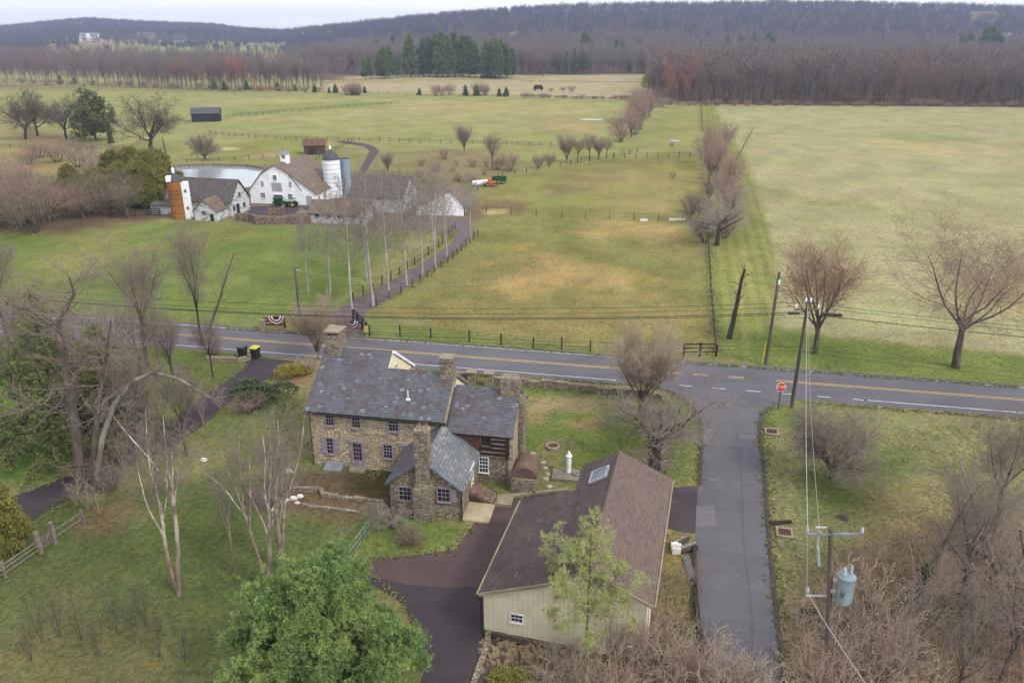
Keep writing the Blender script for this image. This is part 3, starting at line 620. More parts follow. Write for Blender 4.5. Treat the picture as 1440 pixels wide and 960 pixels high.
m = MB(); m.hexa([(1.2, -.95, 0), (2.7, -.95, 0), (2.7, 0, 0), (1.2, 0, 0)], [(1.2, -.95, .16), (2.7, -.95, .16), (2.7, 0, .42), (1.2, 0, .42)]); m.build('cellar_hatch', MT['tin'], H)
m = MB(); m.box(3.3, 4.6, -.7, 0, 0, .2); m.build('doorstep', MT['concrete'], H)
# chimneys
m = MB(); m.box(.12, 1.3, 4.2, 5.6, 6.2, 9.75); c = m.build('chimney', MT['chimney'], H)
m = MB()
for x in (.14, 1.1):
    for y in (4.25, 5.35): MB().box(x, x + .18, y, y + .2, 9.75, 10.0).build('chimney_pillar', MT['chimney'], c)
MB().box(.02, 1.42, 4.1, 5.7, 10.0, 10.12).build('cap_slab', MT['concrete'], c)
m = MB(); m.box(10.12, 11.22, 3.0, 4.0, 5.5, 8.9); m.box(10.06, 11.28, 2.94, 4.06, 8.6, 8.75); c = m.build('chimney', MT['chimney'], H); MB().box(10.1, 11.24, 2.98, 4.02, 8.903, 8.98).build('cap_slab', MT['concrete'], c)
m = MB(); m.tube((8.0, 1.2, 5.9), (8.0, 1.2, 6.75), .05); m.box(7.85, 8.2, 1.0, 1.3, zf(1.1) + .0, zf(1.1) + .1); m.build('vent_pipe', MT['white_trim'], H)
# log section
m = MB(); m.gable(11.201, 16.3, [(-.2, -.3), (6.4, -.3), (6.4, 4.32), (3.1, 6.5), (-.2, 4.32)]); m.build('wall', MT['stone_dark'], H)
def zc(y): return 4.55 + .66 * (y + .2)
roofx(11.47, 16.72, (-.55, zc(-.55)), (3.1, zc(3.1))).build('roof', MT['slate'], H)
roofx(11.47, 16.72, (6.75, zc(-.55)), (3.1, zc(3.1) - .002)).build('roof', MT['slate'], H)
m = MB(); m.box(14.15, 16.3, -.24, -.2, 2.35, 4.3); m.build('chinking', MT['chink'], H)
for i, z in enumerate((2.5, 2.88, 3.26, 3.64, 4.02)):
    l = MB(); l.box(14.1 if z < 3.2 else 15.0, 16.36, -.36, -.24, z, z + .21); l.box(16.3, 16.42, -.36, 3.2, z + .15, z + .34) if i < 5 else 0; l.build('log', MT['log'], H)
MB().box(16.12, 16.4, -.42, -.1, 2.3, 4.3).build('corner_post', MT['log'], H)
MB().box(12.2, 14.1, -.27, -.2, 2.6, 4.3).build('board_panel', MT['redpanel'], H)
window(H, (14.58, -.24, 3.3), X, FR, .66, .72, 3, 3, MT['log'], .06)
window(H, (14.36, -.2, .95), X, FR, .66, 1.25, 3, 4, MT['white_trim'], .07)
m = MB(); m.gable(16.3, 16.68, [(-.3, 0), (2.0, 0), (2.0, 4.2), (4.2, 4.2), (4.2, 5.6), (3.1, 6.45), (-.3, 4.3)]); m.build('wall', MT['stone'], H, 'pale stone end wall beside the log corner')
m = MB(); m.box(15.2, 16.66, 2.45, 3.6, 5.0, 7.7); m.box(16.66, 17.05, 2.2, 3.9, 0, 6.0); c = m.build('chimney', MT['chimney'], H); MB().box(15.25, 16.6, 2.5, 3.55, 7.703, 7.8).build('cap_slab', MT['stone_dark'], c)
m = MB()
for z in range(9): m.box(16.301, 16.36, 4.3, 6.3, 2.3 + z * .24, 2.5 + z * .24)
m.build('clapboard_gable', MT['white'], H)
# bake oven at the corner
m = MB(); m.box(16.75, 18.6, -1.35, 1.0, -.2, 1.25); m.build('bake_oven_base', MT['stone_dark'], H)
m = MB(); n = 12
arc = [(17.675 - 1.02 * math.cos(math.pi * i / n), 1.25 + .95 * math.sin(math.pi * i / n)) for i in range(n + 1)]
m.gabley(-1.15, 1.1, arc); m.build('bake_oven_vault', plain('rust_brown_render', C(132, 108, 92), C(108, 90, 80), 1.5), H)
# kitchen wing with its big chimney
m = MB(); m.gabley(-5.7, 0.0, [(8.5, -.3), (13.9, -.3), (13.9, 2.62), (11.2, 4.66), (8.5, 2.62)]); m.build('wall', MT['stone_dark'], H)
zw = .745
roofy(-5.95, -.05, (8.25, 2.62), (11.2, 4.82)).build('roof', MT['slate'], H)
roofy(-5.95, -.25, (14.15, 2.62), (11.2, 4.818)).build('roof', MT['slate_pale'], H, 'slate slope of the kitchen wing, coloured paler as if lit')
m = MB(); m.box(10.5, 11.9, -6.3, -5.7, -.3, 2.6); m.taper(10.5, 11.9, -6.3, -5.5, 2.6, 3.1, .2); m.box(10.7, 11.7, -6.1, -5.25, 3.1, 7.3); c = m.build('chimney', MT['chimney'], H)
MB().box(10.66, 11.74, -6.14, -5.21, 7.1, 7.24).build('cap_course', MT['stone_dark'], c)
leafy = MB()
rr = random.Random(3)
for i in range(26): x, y = 11.2 + rr.uniform(-.35, .35), -5.6 + rr.uniform(-.3, .3); leafy.tube((x, y, 7.3), (x + rr.uniform(-.15, .15), y + rr.uniform(-.1, .1), 7.3 + rr.uniform(.15, .5)), .02, .004, 3)
leafy.build('dead_weed', MT['twig_tan'], c)
for x, z in ((9.72, 1.4), (12.62, 1.6)):
    window(H, (x, -5.7, z), X, FR, .86, 1.0, 3, 3, MT['lilac'], .09, shutters=((1,) if x > 11 else (1,)))
door(H, (13.9, -2.6, 1.0), (0, 1, 0), X, .9, 1.55, MT['cream'], MT['white_trim'], .5, 2, 2)
m = MB()
for i in range(4): m.box(13.9, 15.0 + i * .38 - .38, -3.3, -1.9, 0, .95 - i * .24)
m.build('steps', plain('sandstone_step', C(152, 128, 108), C(126, 104, 88), 1.5), H)
MB().box(15.85, 17.1, -3.4, -2.2, .0, .26).build('step_block', MT['concrete'], H)
MB().box(13.9, 15.9, -5.7, -3.32, -.1, .14).build('porch_slab', plain('pale_flagstone', C(206, 190, 158), C(184, 168, 138), 1.2), H)
m = MB(); m.path([(14.0, -3.2, 1.0), (14.0, -3.2, 1.9), (15.0, -3.2, 1.85), (16.0, -3.2, 1.1), (16.0, -3.2, .2)], .025); m.build('handrail', MT['black'], H)
# ---------------------------------------------------------------- garage
G = thing('garage', 'long cream garage with brown shingle roof and skylight beside the side road', 'garage', (-1.7, 36.8), R(-15))
prof = [(0.05, -.6), (9.4, -.6), (9.4, 4.2), (6.05, 5.68), (3.75, 4.28), (.05, 2.9)]
m = MB(); m.gabley(0, 9.6, prof); m.gabley(9.601, 12.9, [(3.8, -.6), (9.4, -.6), (9.4, 4.2), (6.05, 5.68), (3.8, 4.31)]); m.build('wall', MT['cream'], G)
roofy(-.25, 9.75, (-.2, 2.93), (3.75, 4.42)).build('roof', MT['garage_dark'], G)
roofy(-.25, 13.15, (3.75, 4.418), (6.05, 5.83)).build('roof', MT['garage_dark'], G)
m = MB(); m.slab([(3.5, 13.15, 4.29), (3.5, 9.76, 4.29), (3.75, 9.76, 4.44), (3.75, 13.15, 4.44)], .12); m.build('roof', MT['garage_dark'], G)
roofy(-.25, 13.15, (9.75, 4.18), (6.05, 5.832)).build('roof', MT['garage_light'], G, 'worn tan shingle slope, tinted lighter as if lit, facing the side road')
m = MB(); m.tube((6.05, -.25, 5.82), (6.05, 13.15, 5.82), .09, .09, 6); m.build('ridge_cap', MT['garage_light'], G)
m = MB(); N2 = lambda a, b: m.slab([(a[0], -.253, a[1] + .02), (a[0], -.33, a[1] + .02), (b[0], -.33, b[1] + .02), (b[0], -.253, b[1] + .02)], .2)
N2((-.2, 2.93), (3.75, 4.42)); N2((3.75, 4.42), (6.05, 5.83)); N2((6.05, 5.83), (9.75, 4.18)); m.build('rake_board', MT['concrete'], G)
m = MB(); m.tube((-.27, -.25, 2.86), (-.27, 9.7, 2.86), .07, .07, 6); m.build('gutter', MT['concrete'], G); m = MB(); m.tube((9.82, -.25, 4.1), (9.82, 13.1, 4.1), .07, .07, 6); m.build('gutter', MT['concrete'], G)
m = MB(); m.path([(-.2, -.3, 2.8), (-.05, -.12, 2.4), (-.05, -.12, .3), (.4, -.35, .05), (2.2, -.5, -.05 + .1), (4.2, -.5, .08)], .07, 8); m.build('drainpipe', MT['black'], G)
m = MB(); m.tube((9.55, -.14, 0), (9.55, -.14, 4.0), .06); m.build('downpipe', MT['white_trim'], G)
window(G, (2.06, 0, 1.2), X, FR, .66, .5, 3, 2, MT['white_trim'], .06, bar=.018)
m = MB(); m.box(.0, 9.45, -.06, .0, -.6, .18); m.build('foundation', MT['stone_dark'], G)
nrm = Vector((-(5.83 - 4.42), 0, 2.3)).normalized()
def onroof(x, y, o): z = 4.42 + (x - 3.75) * (1.41 / 2.3); return (x + nrm.x * o, y, z + nrm.z * o)
def rbox(mb, x0, x1, y0, y1, o0, o1): return mb.hexa([onroof(x0, y0, o0), onroof(x1, y0, o0), onroof(x1, y1, o0), onroof(x0, y1, o0)], [onroof(x0, y0, o1), onroof(x1, y0, o1), onroof(x1, y1, o1), onroof(x0, y1, o1)])
m = MB(); rbox(m, 4.45, 4.55, 9.9, 11.4, .0, .14); rbox(m, 5.5, 5.6, 9.9, 11.4, .0, .14); rbox(m, 4.55, 5.5, 9.9, 10.0, 0, .14); rbox(m, 4.55, 5.5, 11.3, 11.4, 0, .14)
k = m.build('skylight', MT['steel'], G); rbox(MB(), 4.55, 5.5, 10.0, 11.3, .02, .1).build('pane', MT['skyglass'], k)
door(G, (9.4, 9.6, .1), (0, -1, 0), X, 2.6, 2.3, MT['white_trim'], MT['white_trim'], 0)
# stone bank below the garage
rr = random.Random(11); m = MB()
ge = Matrix.Translation((-1.7, 36.8, 0)) @ Matrix.Rotation(R(-15), 4, 'Z')
for i in range(260):
    x, y = rr.uniform(.1, 5.2), -.4 - abs(rr.gauss(0, 1.2)) * 1.1 - rr.random() * .6
    if y < -3.3 - .2 * x: continue
    p = ge @ Vector((x - .18 * y - .2, y, .02)); s = rr.uniform(.1, .27); k = 7
    r1 = [s * rr.uniform(.75, 1.1) for _ in range(k)]; r2 = [r * rr.uniform(.4, .75) for r in r1]; a0 = rr.random() * 6; hh = s * rr.uniform(.5, .9)
    m.hexa([(p.x + r1[j] * math.cos(a0 + 6.283 * j / k), p.y + r1[j] * math.sin(a0 + 6.283 * j / k), -.03) for j in range(k)],
           [(p.x + r2[j] * math.cos(a0 + 6.283 * j / k), p.y + r2[j] * math.sin(a0 + 6.283 * j / k), p.z + hh) for j in range(k)])
tag(m.build('riprap', MT['riprap']), 'loose tan stones covering the bank below the cream garage wall', 'stones', kind='stuff')
m = MB(); P = [Vector((*at(*p), 0)) for p in ((683, 890), (681, 910), (668, 945), (655, 985))]
for a, b in zip(P[:-1], P[1:]): n = Vector((-(b - a).y, (b - a).x, 0)).normalized() * .32; m.hexa([(*a.xy, -.1), (*b.xy, -.1), (*(b + n).xy, -.1), (*(a + n).xy, -.1)], [(*a.xy, .22), (*b.xy, .22), (*(b + n).xy, .22), (*(a + n).xy, .22)])
tag(m.build('stone_edging', MT['stone_dark']), 'brown stone edging between black driveway and the riprap bank', 'edging')
# ---------------------------------------------------------------- farm group
B = thing('white_barn', 'large white gambrel barn with tan roof and cupola beside the pond', 'barn', (-54.15, 161.5), R(-10))
LB = 15.0
m = MB(); m.gabley(0, LB, [(0, -.3), (14.4, -.3), (14.4, 2.45), (9.32, 6.0), (6.0, 7.85), (2.95, 6.1), (0, 2.8)]); m.build('wall', MT['white'], B)
def ry(y0, y1, a, b, mat, nm='roof'): return roofy(y0, y1, a, b, .16).build(nm, MT[mat], B)
ry(-.25, LB + .2, (-.25, 2.6), (2.95, 6.28), 'barnroof'); ry(-.25, LB + .2, (2.95, 6.278), (6.0, 8.05), 'barnroof'); ry(-.25, LB + .2, (9.32, 6.2), (6.0, 8.052), 'barnroof'); ry(-.25, LB + .2, (14.8, 2.35), (9.32, 6.202), 'barnroof')
m = MB(); m.slab([(9.2, -.26, 6.15), (9.2, -.3, 6.15), (11.6, -.3, 2.9), (11.6, -.26, 2.9)], .15); m.build('trim_board', MT['black'], B)
m = MB(); m.box(5.5, 6.9, 4.2, 5.6, 7.2, 9.6); c = m.build('cupola', MT['white'], B)
m = MB(); m.lathe([(1.15, 9.6), (.5, 10.1), (.05, 10.8), (.03, 11.8), (0, 11.8)], (6.2, 4.9, 0), 8); m.build('cupola_roof', MT['tin'], c)
m = MB(); obox(m, (6.2, 4.2, 8.6), X, FR, -.35, .35, 0, .7, -.01, .02); m.build('louvre', MT['wood_grey'], c)
window(B, (5.9, 0, 4.9), X, FR, .75, .95, 2, 3, MT['white_trim'], .08)
window(B, (2.9, 0, 1.2), X, FR, .9, 1.0, 3, 3, MT['white_trim'], .08); window(B, (8.85, 0, 1.25), X, FR, .9, .9, 3, 3, MT['white_trim'], .08)
pinkgrey = plain('weathered_doors', C(196, 190, 196), C(180, 172, 180), .8)
m = MB(); obox(m, (6.1, 0, 2.6), X, FR, -1.1, 1.1, 0, 1.75, -.01, .05); m.build('loft_door', pinkgrey, B)
d = door(B, (6.2, 0, 0), X, FR, 1.9, 1.9, pinkgrey, MT['white_trim'], .28, 5, 2)
for x in (3.0, 9.1):
    m = MB(); obox(m, (x, 0, 3.5), X, FR, -.3, .3, 0, 1.1, -.01, .04); m.build('vent_door', pinkgrey, B)
m = MB(); obox(m, (12.9, 0, 0), X, FR, -.6, .6, 0, 1.9, -.01, .05); m.build('side_door', pinkgrey, B)
for y in (1.5, 4.5, 8): window(B, (14.4, y, .9), (0, 1, 0), X, .8, .9, 2, 2, MT['white_trim'], .07)
# low stone barn with the tile silo
S = thing('stone_barn', 'low whitewashed stone barn with grey roof behind the orange tile silo', 'barn', (-67.6, 152.3), R(-14))
m = MB(); m.gable(0, 14.2, [(0, -.3), (6.4, -.3), (6.4, 2.8), (3.2, 6.35), (0, 2.8)]); m.build('wall', MT['stone_white'], S)
roofx(-.25, 14.5, (-.35, 2.6), (3.2, 6.55)).build('roof', MT['barnroof_grey'], S); roofx(-.25, 14.5, (6.75, 2.6), (3.2, 6.548)).build('roof', MT['barnroof_grey'], S)
m = MB(); obox(m, (14.2, 2.2, 0), Y, X, -.5, .5, 0, 2.0, -.01, .05); m.build('door', MT['black'], S)
for y, z in ((4.4, 1.0), (3.2, 3.2), (.9, 1.0)): window(S, (14.2, y, z), (0, 1, 0), X, .7, .8, 2, 2, MT['wood_grey'], .06)
for x in (1.2, 3.0): window(S, (x, 0, 1.0), X, FR, .7, .8, 2, 2, MT['white_trim'], .06)
m = MB(); m.gable(-.02 - 2.4, 3.0, [(-1.8, -.3), (0, -.3), (0, 2.1), (-1.8, 1.7)]); m.build('lean_to', MT['stone_white'], S)
MB().slab([(-2.6, -2.05, 1.72), (3.1, -2.05, 1.72), (3.1, -.02, 2.22), (-2.6, -.02, 2.22)], .1).build('lean_to_roof', MT['barnroof_grey'], S)
A = thing('stone_annex', 'small whitewashed stone annex with brown gable roof in front of the grey barn', 'outbuilding', (-59.6, 145.3), R(-9))
m = MB(); m.gabley(0, 4.6, [(0, -.3), (4.4, -.3), (4.4, 1.9), (2.2, 3.9), (0, 1.9)]); m.build('wall', MT['stone_white'], A)
roofy(-.2, 4.7, (-.3, 1.75), (2.2, 4.05)).build('roof', MT['barnroof'], A); roofy(-.2, 4.7, (4.7, 1.75), (2.2, 4.048)).build('roof', MT['barnroof'], A)
m = MB(); obox(m, (3.5, 0, 0), X, FR, -.35, .35, 0, 1.4, -.01, .04); m.build('door', MT['black'], A)
window(A, (1.9, 0, 1.3), X, FR, .6, .5, 2, 2, MT['wood_grey'], .05)
def silo(name, label, px, py, r, h, mat, rings, roofprof, roofmat):
    x, y = at(px, py); T = thing(name, label, 'silo', (x, y + r))
    m = MB(); m.lathe([(r, -.2), (r, h), (0, h)], (0, 0, 0), 28); m.build('shell', MT[mat], T)
    if rings:
        m = MB()
        for i in range(rings): z = .5 + i * (h - .6) / (rings - 1); m.lathe([(r + .005, z - .03), (r + .035, z - .03), (r + .035, z + .03), (r + .005, z + .03)], (0, 0, 0), 28)
        m.build('band', MT['tin' if mat != 'silo_tile' else 'rust'], T).__setitem__('kind', 'thing')
    m = MB(); m.lathe([(r * a, h + b) for a, b in roofprof], (0, 0, 0), 24); m.build('roof', roofmat, T)
    return T
T = silo('tile_silo', 'orange glazed tile silo with dark cap and white chute beside low stone barn', 249.5, 309.5, 1.38, 7.2, 'silo_tile', 7, [(1.08, -.1), (1.05, .1), (.6, .9), (.12, 1.4), (0, 1.4)], MT['darkroof'])
m = MB(); m.box(1.1, 2.2, -.5, .9, 0, 6.9); m.build('chute', MT['white'], T)
for z in (1.8, 5.0): m = MB(); m.box(1.7, 2.2, -.53, -.5, z, z + .6); m.build('hatch', MT['wood_grey'], T)
m = MB(); m.box(-.9, -.1, -1.7, -.7, 7.2, 8.2); m.build('roof_dormer', MT['white'], T)
m = MB(); m.lathe([(.3, 8.6), (.3, 9.3), (.05, 9.6), (.03, 10.2), (0, 10.2)], (0, 0, 0), 8); m.build('finial', MT['white_trim'], T)
T = silo('white_silo', 'white stave silo with dark domed cap behind the large white barn', 467, 279, 1.85, 8.0, 'silo_white', 9, [(1.04, -.05), (1.02, .1), (.75, .9), (.4, 1.6), (.14, 2.0), (0, 2.0)], MT['darkroof'])
m = MB(); m.lathe([(.26, 9.9), (.26, 10.5), (.05, 10.8), (.03, 11.4), (0, 11.4)], (0, 0, 0), 8); m.build('finial', MT['white_trim'], T)
T = silo('steel_silo', 'narrow blue-grey steel silo standing right of the white silo', 486, 274, 1.15, 7.6, 'silo_blue', 0, [(1.0, 0), (.9, .15), (0, .2)], MT['redpanel'])
m = MB()
for z in range(14): m.box(-.2, .2, -1.22, -1.16, .5 + z * .5, .55 + z * .5)
m.build('ladder', MT['steel'], T)
D = thing('long_barn', 'long white outbuilding with grey-brown roof right of the silos', 'barn', (-32.1, 153.9), R(-12.5))
m = MB(); m.gable(0, 11.0, [(0, -.3), (9, -.3), (9, 3.1), (4.5, 6.35), (0, 3.1)]); m.build('wall', MT['stone_white'], D)
roofx(-.3, 11.3, (-.4, 2.95), (4.5, 6.55)).build('roof', MT['barnroof_grey'], D); roofx(-.3, 11.3, (9.4, 2.95), (4.5, 6.548)).build('roof', MT['barnroof_grey'], D)
for x in (2.5, 7.0): window(D, (x, 0, 1.2), X, FR, .8, .9, 2, 2, MT['white_trim'], .07)
m = MB(); obox(m, (4.8, 0, 0), X, FR, -.8, .8, 0, 2.2, -.01, .05); m.build('door', pinkgrey, D)
window(D, (11.0, 4.5, 3.3), (0, 1, 0), X, .8, .9, 2, 2, MT['white_trim'], .07)
D = thing('low_shed', 'low white shed with brown roof along the barnyard behind the pale-trunked trees', 'shed', (-37.4, 143.2), R(-9.5))
m = MB(); m.gable(0, 10.6, [(0, -.3), (4.6, -.3), (4.6, 2.05), (2.3, 3.85), (0, 2.05)]); m.build('wall', MT['stone_white'], D)
roofx(-.3, 10.9, (-.35, 1.92), (2.3, 4.02)).build('roof', MT['barnroof'], D); roofx(-.3, 10.9, (4.95, 1.92), (2.3, 4.018)).build('roof', MT['barnroof'], D)
for x in (1.4, 3.6, 5.8, 8.4): window(D, (x, 0, 1.2), X, FR, .8, .5, 2, 1, MT['wood_grey'], .06)
m = MB(); obox(m, (10.6, 2.3, 0), Y, X, -.6, .6, 0, 1.9, -.01, .05); m.build('door', pinkgrey, D)
D = thing('wagon_shed', 'white open-sided wagon shed with tan roof by the end of the farm lane', 'shed', (-18.6, 150.2), R(-6))
m = MB(); m.gabley(0, 8.0, [(0, -.3), (9.3, -.3), (9.3, 2.1), (6.8, 4.75), (0, 1.3)]); m.build('wall', MT['white'], D)
roofy(-.3, 8.3, (-.3, 1.22), (6.8, 4.95)).build('roof', MT['barnroof'], D); roofy(-.3, 8.3, (9.8, 1.75), (6.8, 4.948)).build('roof', MT['barnroof'], D)
for y in (1.3, 3.9, 6.5): m = MB(); obox(m, (9.3, y, 0), Y, X, -.95, .95, 0, 1.7, -.01, .03); m.build('bay_shade_panel', MT['black'], D)  # black panels on the solid wall, painted shade of the openings
# barnyard walls and piles
def wall_line(name, label, px, h, th, mat, jag=0):
    m = MB(); P = [Vector((*at(*p), 0)) for p in px]; rr = random.Random(5)
    for a, b in zip(P[:-1], P[1:]):
        k = max(1, int((b - a).length / 1.2))
        for i in range(k):
            p, q = a.lerp(b, i / k), a.lerp(b, (i + 1) / k); n = Vector((-(b - a).y, (b - a).x, 0)).normalized() * th; hh = h * (1 + jag * rr.uniform(-.5, .5)); w = rr.uniform(-.06, .06) * (jag > 0)
            m.hexa([(p.x, p.y + w, -.1), (q.x, q.y + w, -.1), (q.x + n.x, q.y + n.y + w, -.1), (p.x + n.x, p.y + n.y + w, -.1)], [(p.x, p.y + w, hh), (q.x, q.y + w, hh), (q.x + n.x, q.y + n.y + w, hh), (p.x + n.x, p.y + n.y + w, hh)])
    return tag(m.build(name, mat), label, 'wall')
barnstone = stone('red_brown_stone', [C(140, 118, 104), C(170, 146, 128), C(120, 96, 86)], .5, C(112, 96, 86), 1.4)
wall_line('barnyard_wall', 'long red-brown stone wall along the front of the barnyard', [(330, 311), (352, 311), (360, 316), (437, 315)], 1.4, .5, barnstone)
wall_line('pen_wall', 'short stone pen wall near the green tractor', [(378, 303), (400, 303), (400, 298)], 1.3, .5, barnstone)
MB2 = thing('open_lean_to', 'small dark open shelter at the left end of the low shed', 'shed', (*at(418, 313),), R(-8))
m = MB(); m.box(0, 2.6, 0, 2.2, 0, .3); [m.box(x, x + .15, y, y + .15, .3, 1.7) for x in (0, 2.4) for y in (0, 2.0)]; m.build('frame', MT['wood_grey'], MB2)
MB().slab([(-.2, -.2, 1.72), (2.8, -.2, 1.72), (2.8, 2.4, 2.0), (-.2, 2.4, 2.0)], .1).build('roof', MT['barnroof'], MB2)
def gable_shed(name, label, px, w, d, he, hr, rot, wm, rm, cat='shed'):
    T = thing(name, label, cat, at(*px), R(rot)); m = MB(); m.gable(0, w, [(0, -.3), (d, -.3), (d, he), (d / 2, hr), (0, he)]); m.build('wall', wm, T)
    roofx(-.3, w + .3, (-.3, he - .05), (d / 2, hr + .18)).build('roof', rm, T); roofx(-.3, w + .3, (d + .3, he - .05), (d / 2, hr + .178)).build('roof', rm, T); return T
T = gable_shed('run_in_shed', 'black run-in shed with grey roof alone in the far left paddock', (270, 172), 10.5, 7.5, 3.2, 5.0, 14, MT['blackboard'], MT['darkroof'])
m = MB(); obox(m, (4.2, 0, 0), X, FR, -2.6, 2.6, 0, 2.3, -.01, .03); m.build('bay_shade_panel', MT['black'], T)  # black panel in place of the shaded shed interior
T = gable_shed('brown_shed', 'small brown shed with rusty roof beyond the white barn', (428, 218), 6.0, 5.0, 2.6, 4.0, 12, MT['brownboard'], MT['rust'])
m = MB(); obox(m, (2.2, 0, 0), X, FR, -1, 1, 0, 1.9, -.01, .03); m.build('door', MT['black'], T)
T = gable_shed('field_shed', 'far grey open shed at the edge of the evergreen wood', (676, 110.5), 12, 8, 2.6, 4.2, 4, MT['blackboard'], MT['tin'])
m = MB(); obox(m, (6, 0, 0), X, FR, -4.5, 4.5, 0, 2.0, -.01, .03); m.build('bay_shade_panel', MT['black'], T)  # black panel coloured as the shade inside the shed front
T = thing('hay_wagon', 'dark loaded hay wagon standing alone in the straw field', 'wagon', at(757, 127.5)); m = MB(); m.box(-3, 3, -1.2, 1.2, .9, 1.2); m.box(-2.9, 2.9, -1.1, 1.1, 1.2, 2.3); m.build('bed', MT['blackboard'], T)
for x in (-2, 2): m = MB(); m.tube((x, -1.25, .5), (x, -1.0, .5), .5, .5, 12); m.build('wheel', MT['rubber'], T)
MB().box(-2.4, 2.2, -.9, .9, 2.3, 3.2).build('load', MT['wood_dark'], T)
# pump cover by the silo, pond hut
T = thing('pond_hut', 'small open timber hut at the pond edge behind the stone barn', 'hut', at(276, 262), R(-10)); m = MB()
for x in (0, 2.4):
    for y in (0, 2): m.box(x, x + .15, y, y + .15, 0, 1.6)
m.build('post_frame', MT['wood_grey'], T); MB().slab([(-.3, -.3, 1.62), (2.9, -.3, 1.62), (2.9, 2.4, 2.0), (-.3, 2.4, 2.0)], .12).build('roof', MT['wood_grey'], T)
def sight(px, py, over=0.0):
    "where the sight line through a pixel meets the ground, hills included"
    for yy in np.arange(60, 3200, 4.0):
        t = yy / (cP - (py - 480) / F * sP); zz = CH - t * (sP + (py - 480) / F * cP); xx = (px - 720) / F * t
        if zz <= float(terrain(xx, yy)) + over: return xx, yy, float(terrain(xx, yy))
    return xx, yy, float(terrain(xx, yy))
def far_house(label, px, py, w, d, he, hr, rot, wm, rm, wings=0):
    x, y, z = sight(px, py)
    T = thing('house', label, 'house', (x, y, z), R(rot), 'houses below the wooded hills')
    m = MB(); m.gable(-w / 2, w / 2, [(0, -3), (d, -3), (d, he), (d / 2, hr), (0, he)]); m.build('wall', wm, T)
    roofx(-w / 2 - .5, w / 2 + .5, (-.5, he - .1), (d / 2, hr + .3), .3).build('roof', rm, T); roofx(-w / 2 - .5, w / 2 + .5, (d + .5, he - .1), (d / 2, hr + .299), .3).build('roof', rm, T)
    for i in range(max(2, int(w / 5))):
        xx = -w / 2 + (i + .5) * w / max(2, int(w / 5)); m = MB(); obox(m, (xx, 0, he * .4), X, FR, -.8, .8, 0, 1.8, -.01, .06); m.build('window', MT['glass'], T)
    m = MB(); m.box(w * .3, w * .3 + 1.5, d * .4, d * .4 + 1.5, he, hr + 2); m.build('chimney', MT['chimney'], T)
    if wings: m = MB(); m.gabley(-4, 4, [(-4, -3), (4, -3), (4, he * .9), (0, hr * .95), (-4, he * .9)]); m.build('front_wing', wm, T)
    return T
far_house('far white house left of the evergreens below the hill', 125, 58, 34, 16, 9, 15, 5, MT['white_trim'], MT['tin'], 1)
far_house('far pale house with grey roof on the green slope below the left hill', 204, 56, 36, 14, 8, 14, 0, MT['concrete'], MT['barnroof_grey'], 0)
far_house('far low house behind the young nursery conifers', 252, 55.5, 24, 12, 6, 10, 0, MT['concrete'], MT['tin'], 0)
far_house('far white gabled house in the woods above the straw field', 731, 63.5, 22, 14, 9, 17, 70, MT['white_trim'], MT['barnroof_grey'], 0)
far_house('big grey house high on the wooded right hillside', 1383, 31, 44, 18, 10, 17, -5, MT['concrete'], MT['barnroof_grey'], 1)
far_house('far pale house beside tall dark pines below the right hill', 1407, 62, 22, 13, 8, 14, -20, MT['white_trim'], MT['tin'], 0)
far_house('far low white house left of the tall dark pines at right', 1345, 63, 22, 12, 6, 10, 15, MT['white_trim'], MT['tin'], 0)
# ---------------------------------------------------------------- stone walls near the house
wall_line('roadside_wall', 'low dry stone wall along the road behind the house lawn', [(640, 534), (662, 537)], .8, .5, MT['stone_dark'], .3)
wall_line('roadside_wall', 'long dry stone wall between lawn and road right of the gate pillars', [(692, 541), (760, 545.5), (840, 553), (905, 560), (930, 566)], .75, .5, MT['stone_dark'], .3)
wall_line('side_wall', 'low pale stone wall running from the garage corner towards the main road', [(936, 668), (938, 620), (938, 576)], .6, .45, stone('lichen_stone', [C(150, 140, 130), C(184, 178, 168), C(110, 98, 90)], .35, C(96, 86, 78), 1.5), .25)
for i, px in enumerate(((664, 540), (688, 542))):
    T = thing('gate_pillar', ('left' if i == 0 else 'right') + ' stone gate pillar with flat cap behind the house', 'gate pillar', at(*px), R(-11), 'pillars of the garden gate')
    MB().box(-.4, .4, -.4, .4, -.1, 1.35).build('shaft', MT['stone_dark'], T); MB().box(-.5, .5, -.5, .5, 1.35, 1.5).build('cap_slab', MT['concrete'], T)
T = thing('iron_gate', 'thin black iron gate between the two stone pillars', 'gate', at(676, 541), R(-11)); m = MB()
for i in range(9): m.tube((-1.1 + i * .27, 0, .1), (-1.1 + i * .27, 0, 1.0), .02, .02, 4)
m.tube((-1.2, 0, .9), (1.2, 0, .9), .03, .03, 4); m.tube((-1.2, 0, .2), (1.2, 0, .2), .03, .03, 4); m.build('grille', MT['black'], T)
T0 = wall_line('terrace_wall', 'low stone retaining wall edging the mossy terrace behind the house', [(412, 692), (448, 692), (452, 700), (540, 711)], .35, .3, MT['stone_dark'], .3)
T0 = wall_line('bed_edging', 'lower row of edging stones below the terrace wall', [(425, 713), (505, 724)], .2, .25, MT['stone_dark'], .3)
wall_line('garden_ruin', 'broken square stone ruin beside the peeling birch trees', [(348, 712), (386, 716), (392, 700), (380, 694)], 1.1, .5, stone('brown_ruin_stone', [C(124, 108, 98), C(160, 144, 130), C(100, 84, 78)], .4, C(84, 72, 66), 1.5), .5)
wall_line('lawn_edge_wall', 'low pale stone curb ending at the driveway beside the garage', [(690, 703), (800, 690.5)], .18, .3, MT['concrete'])
wall_line('drive_wall', 'curved low stone wall with pale coping at the house drive entrance', [(290, 508), (335, 510), (352, 507), (356, 500)], .5, .4, MT['concrete'])
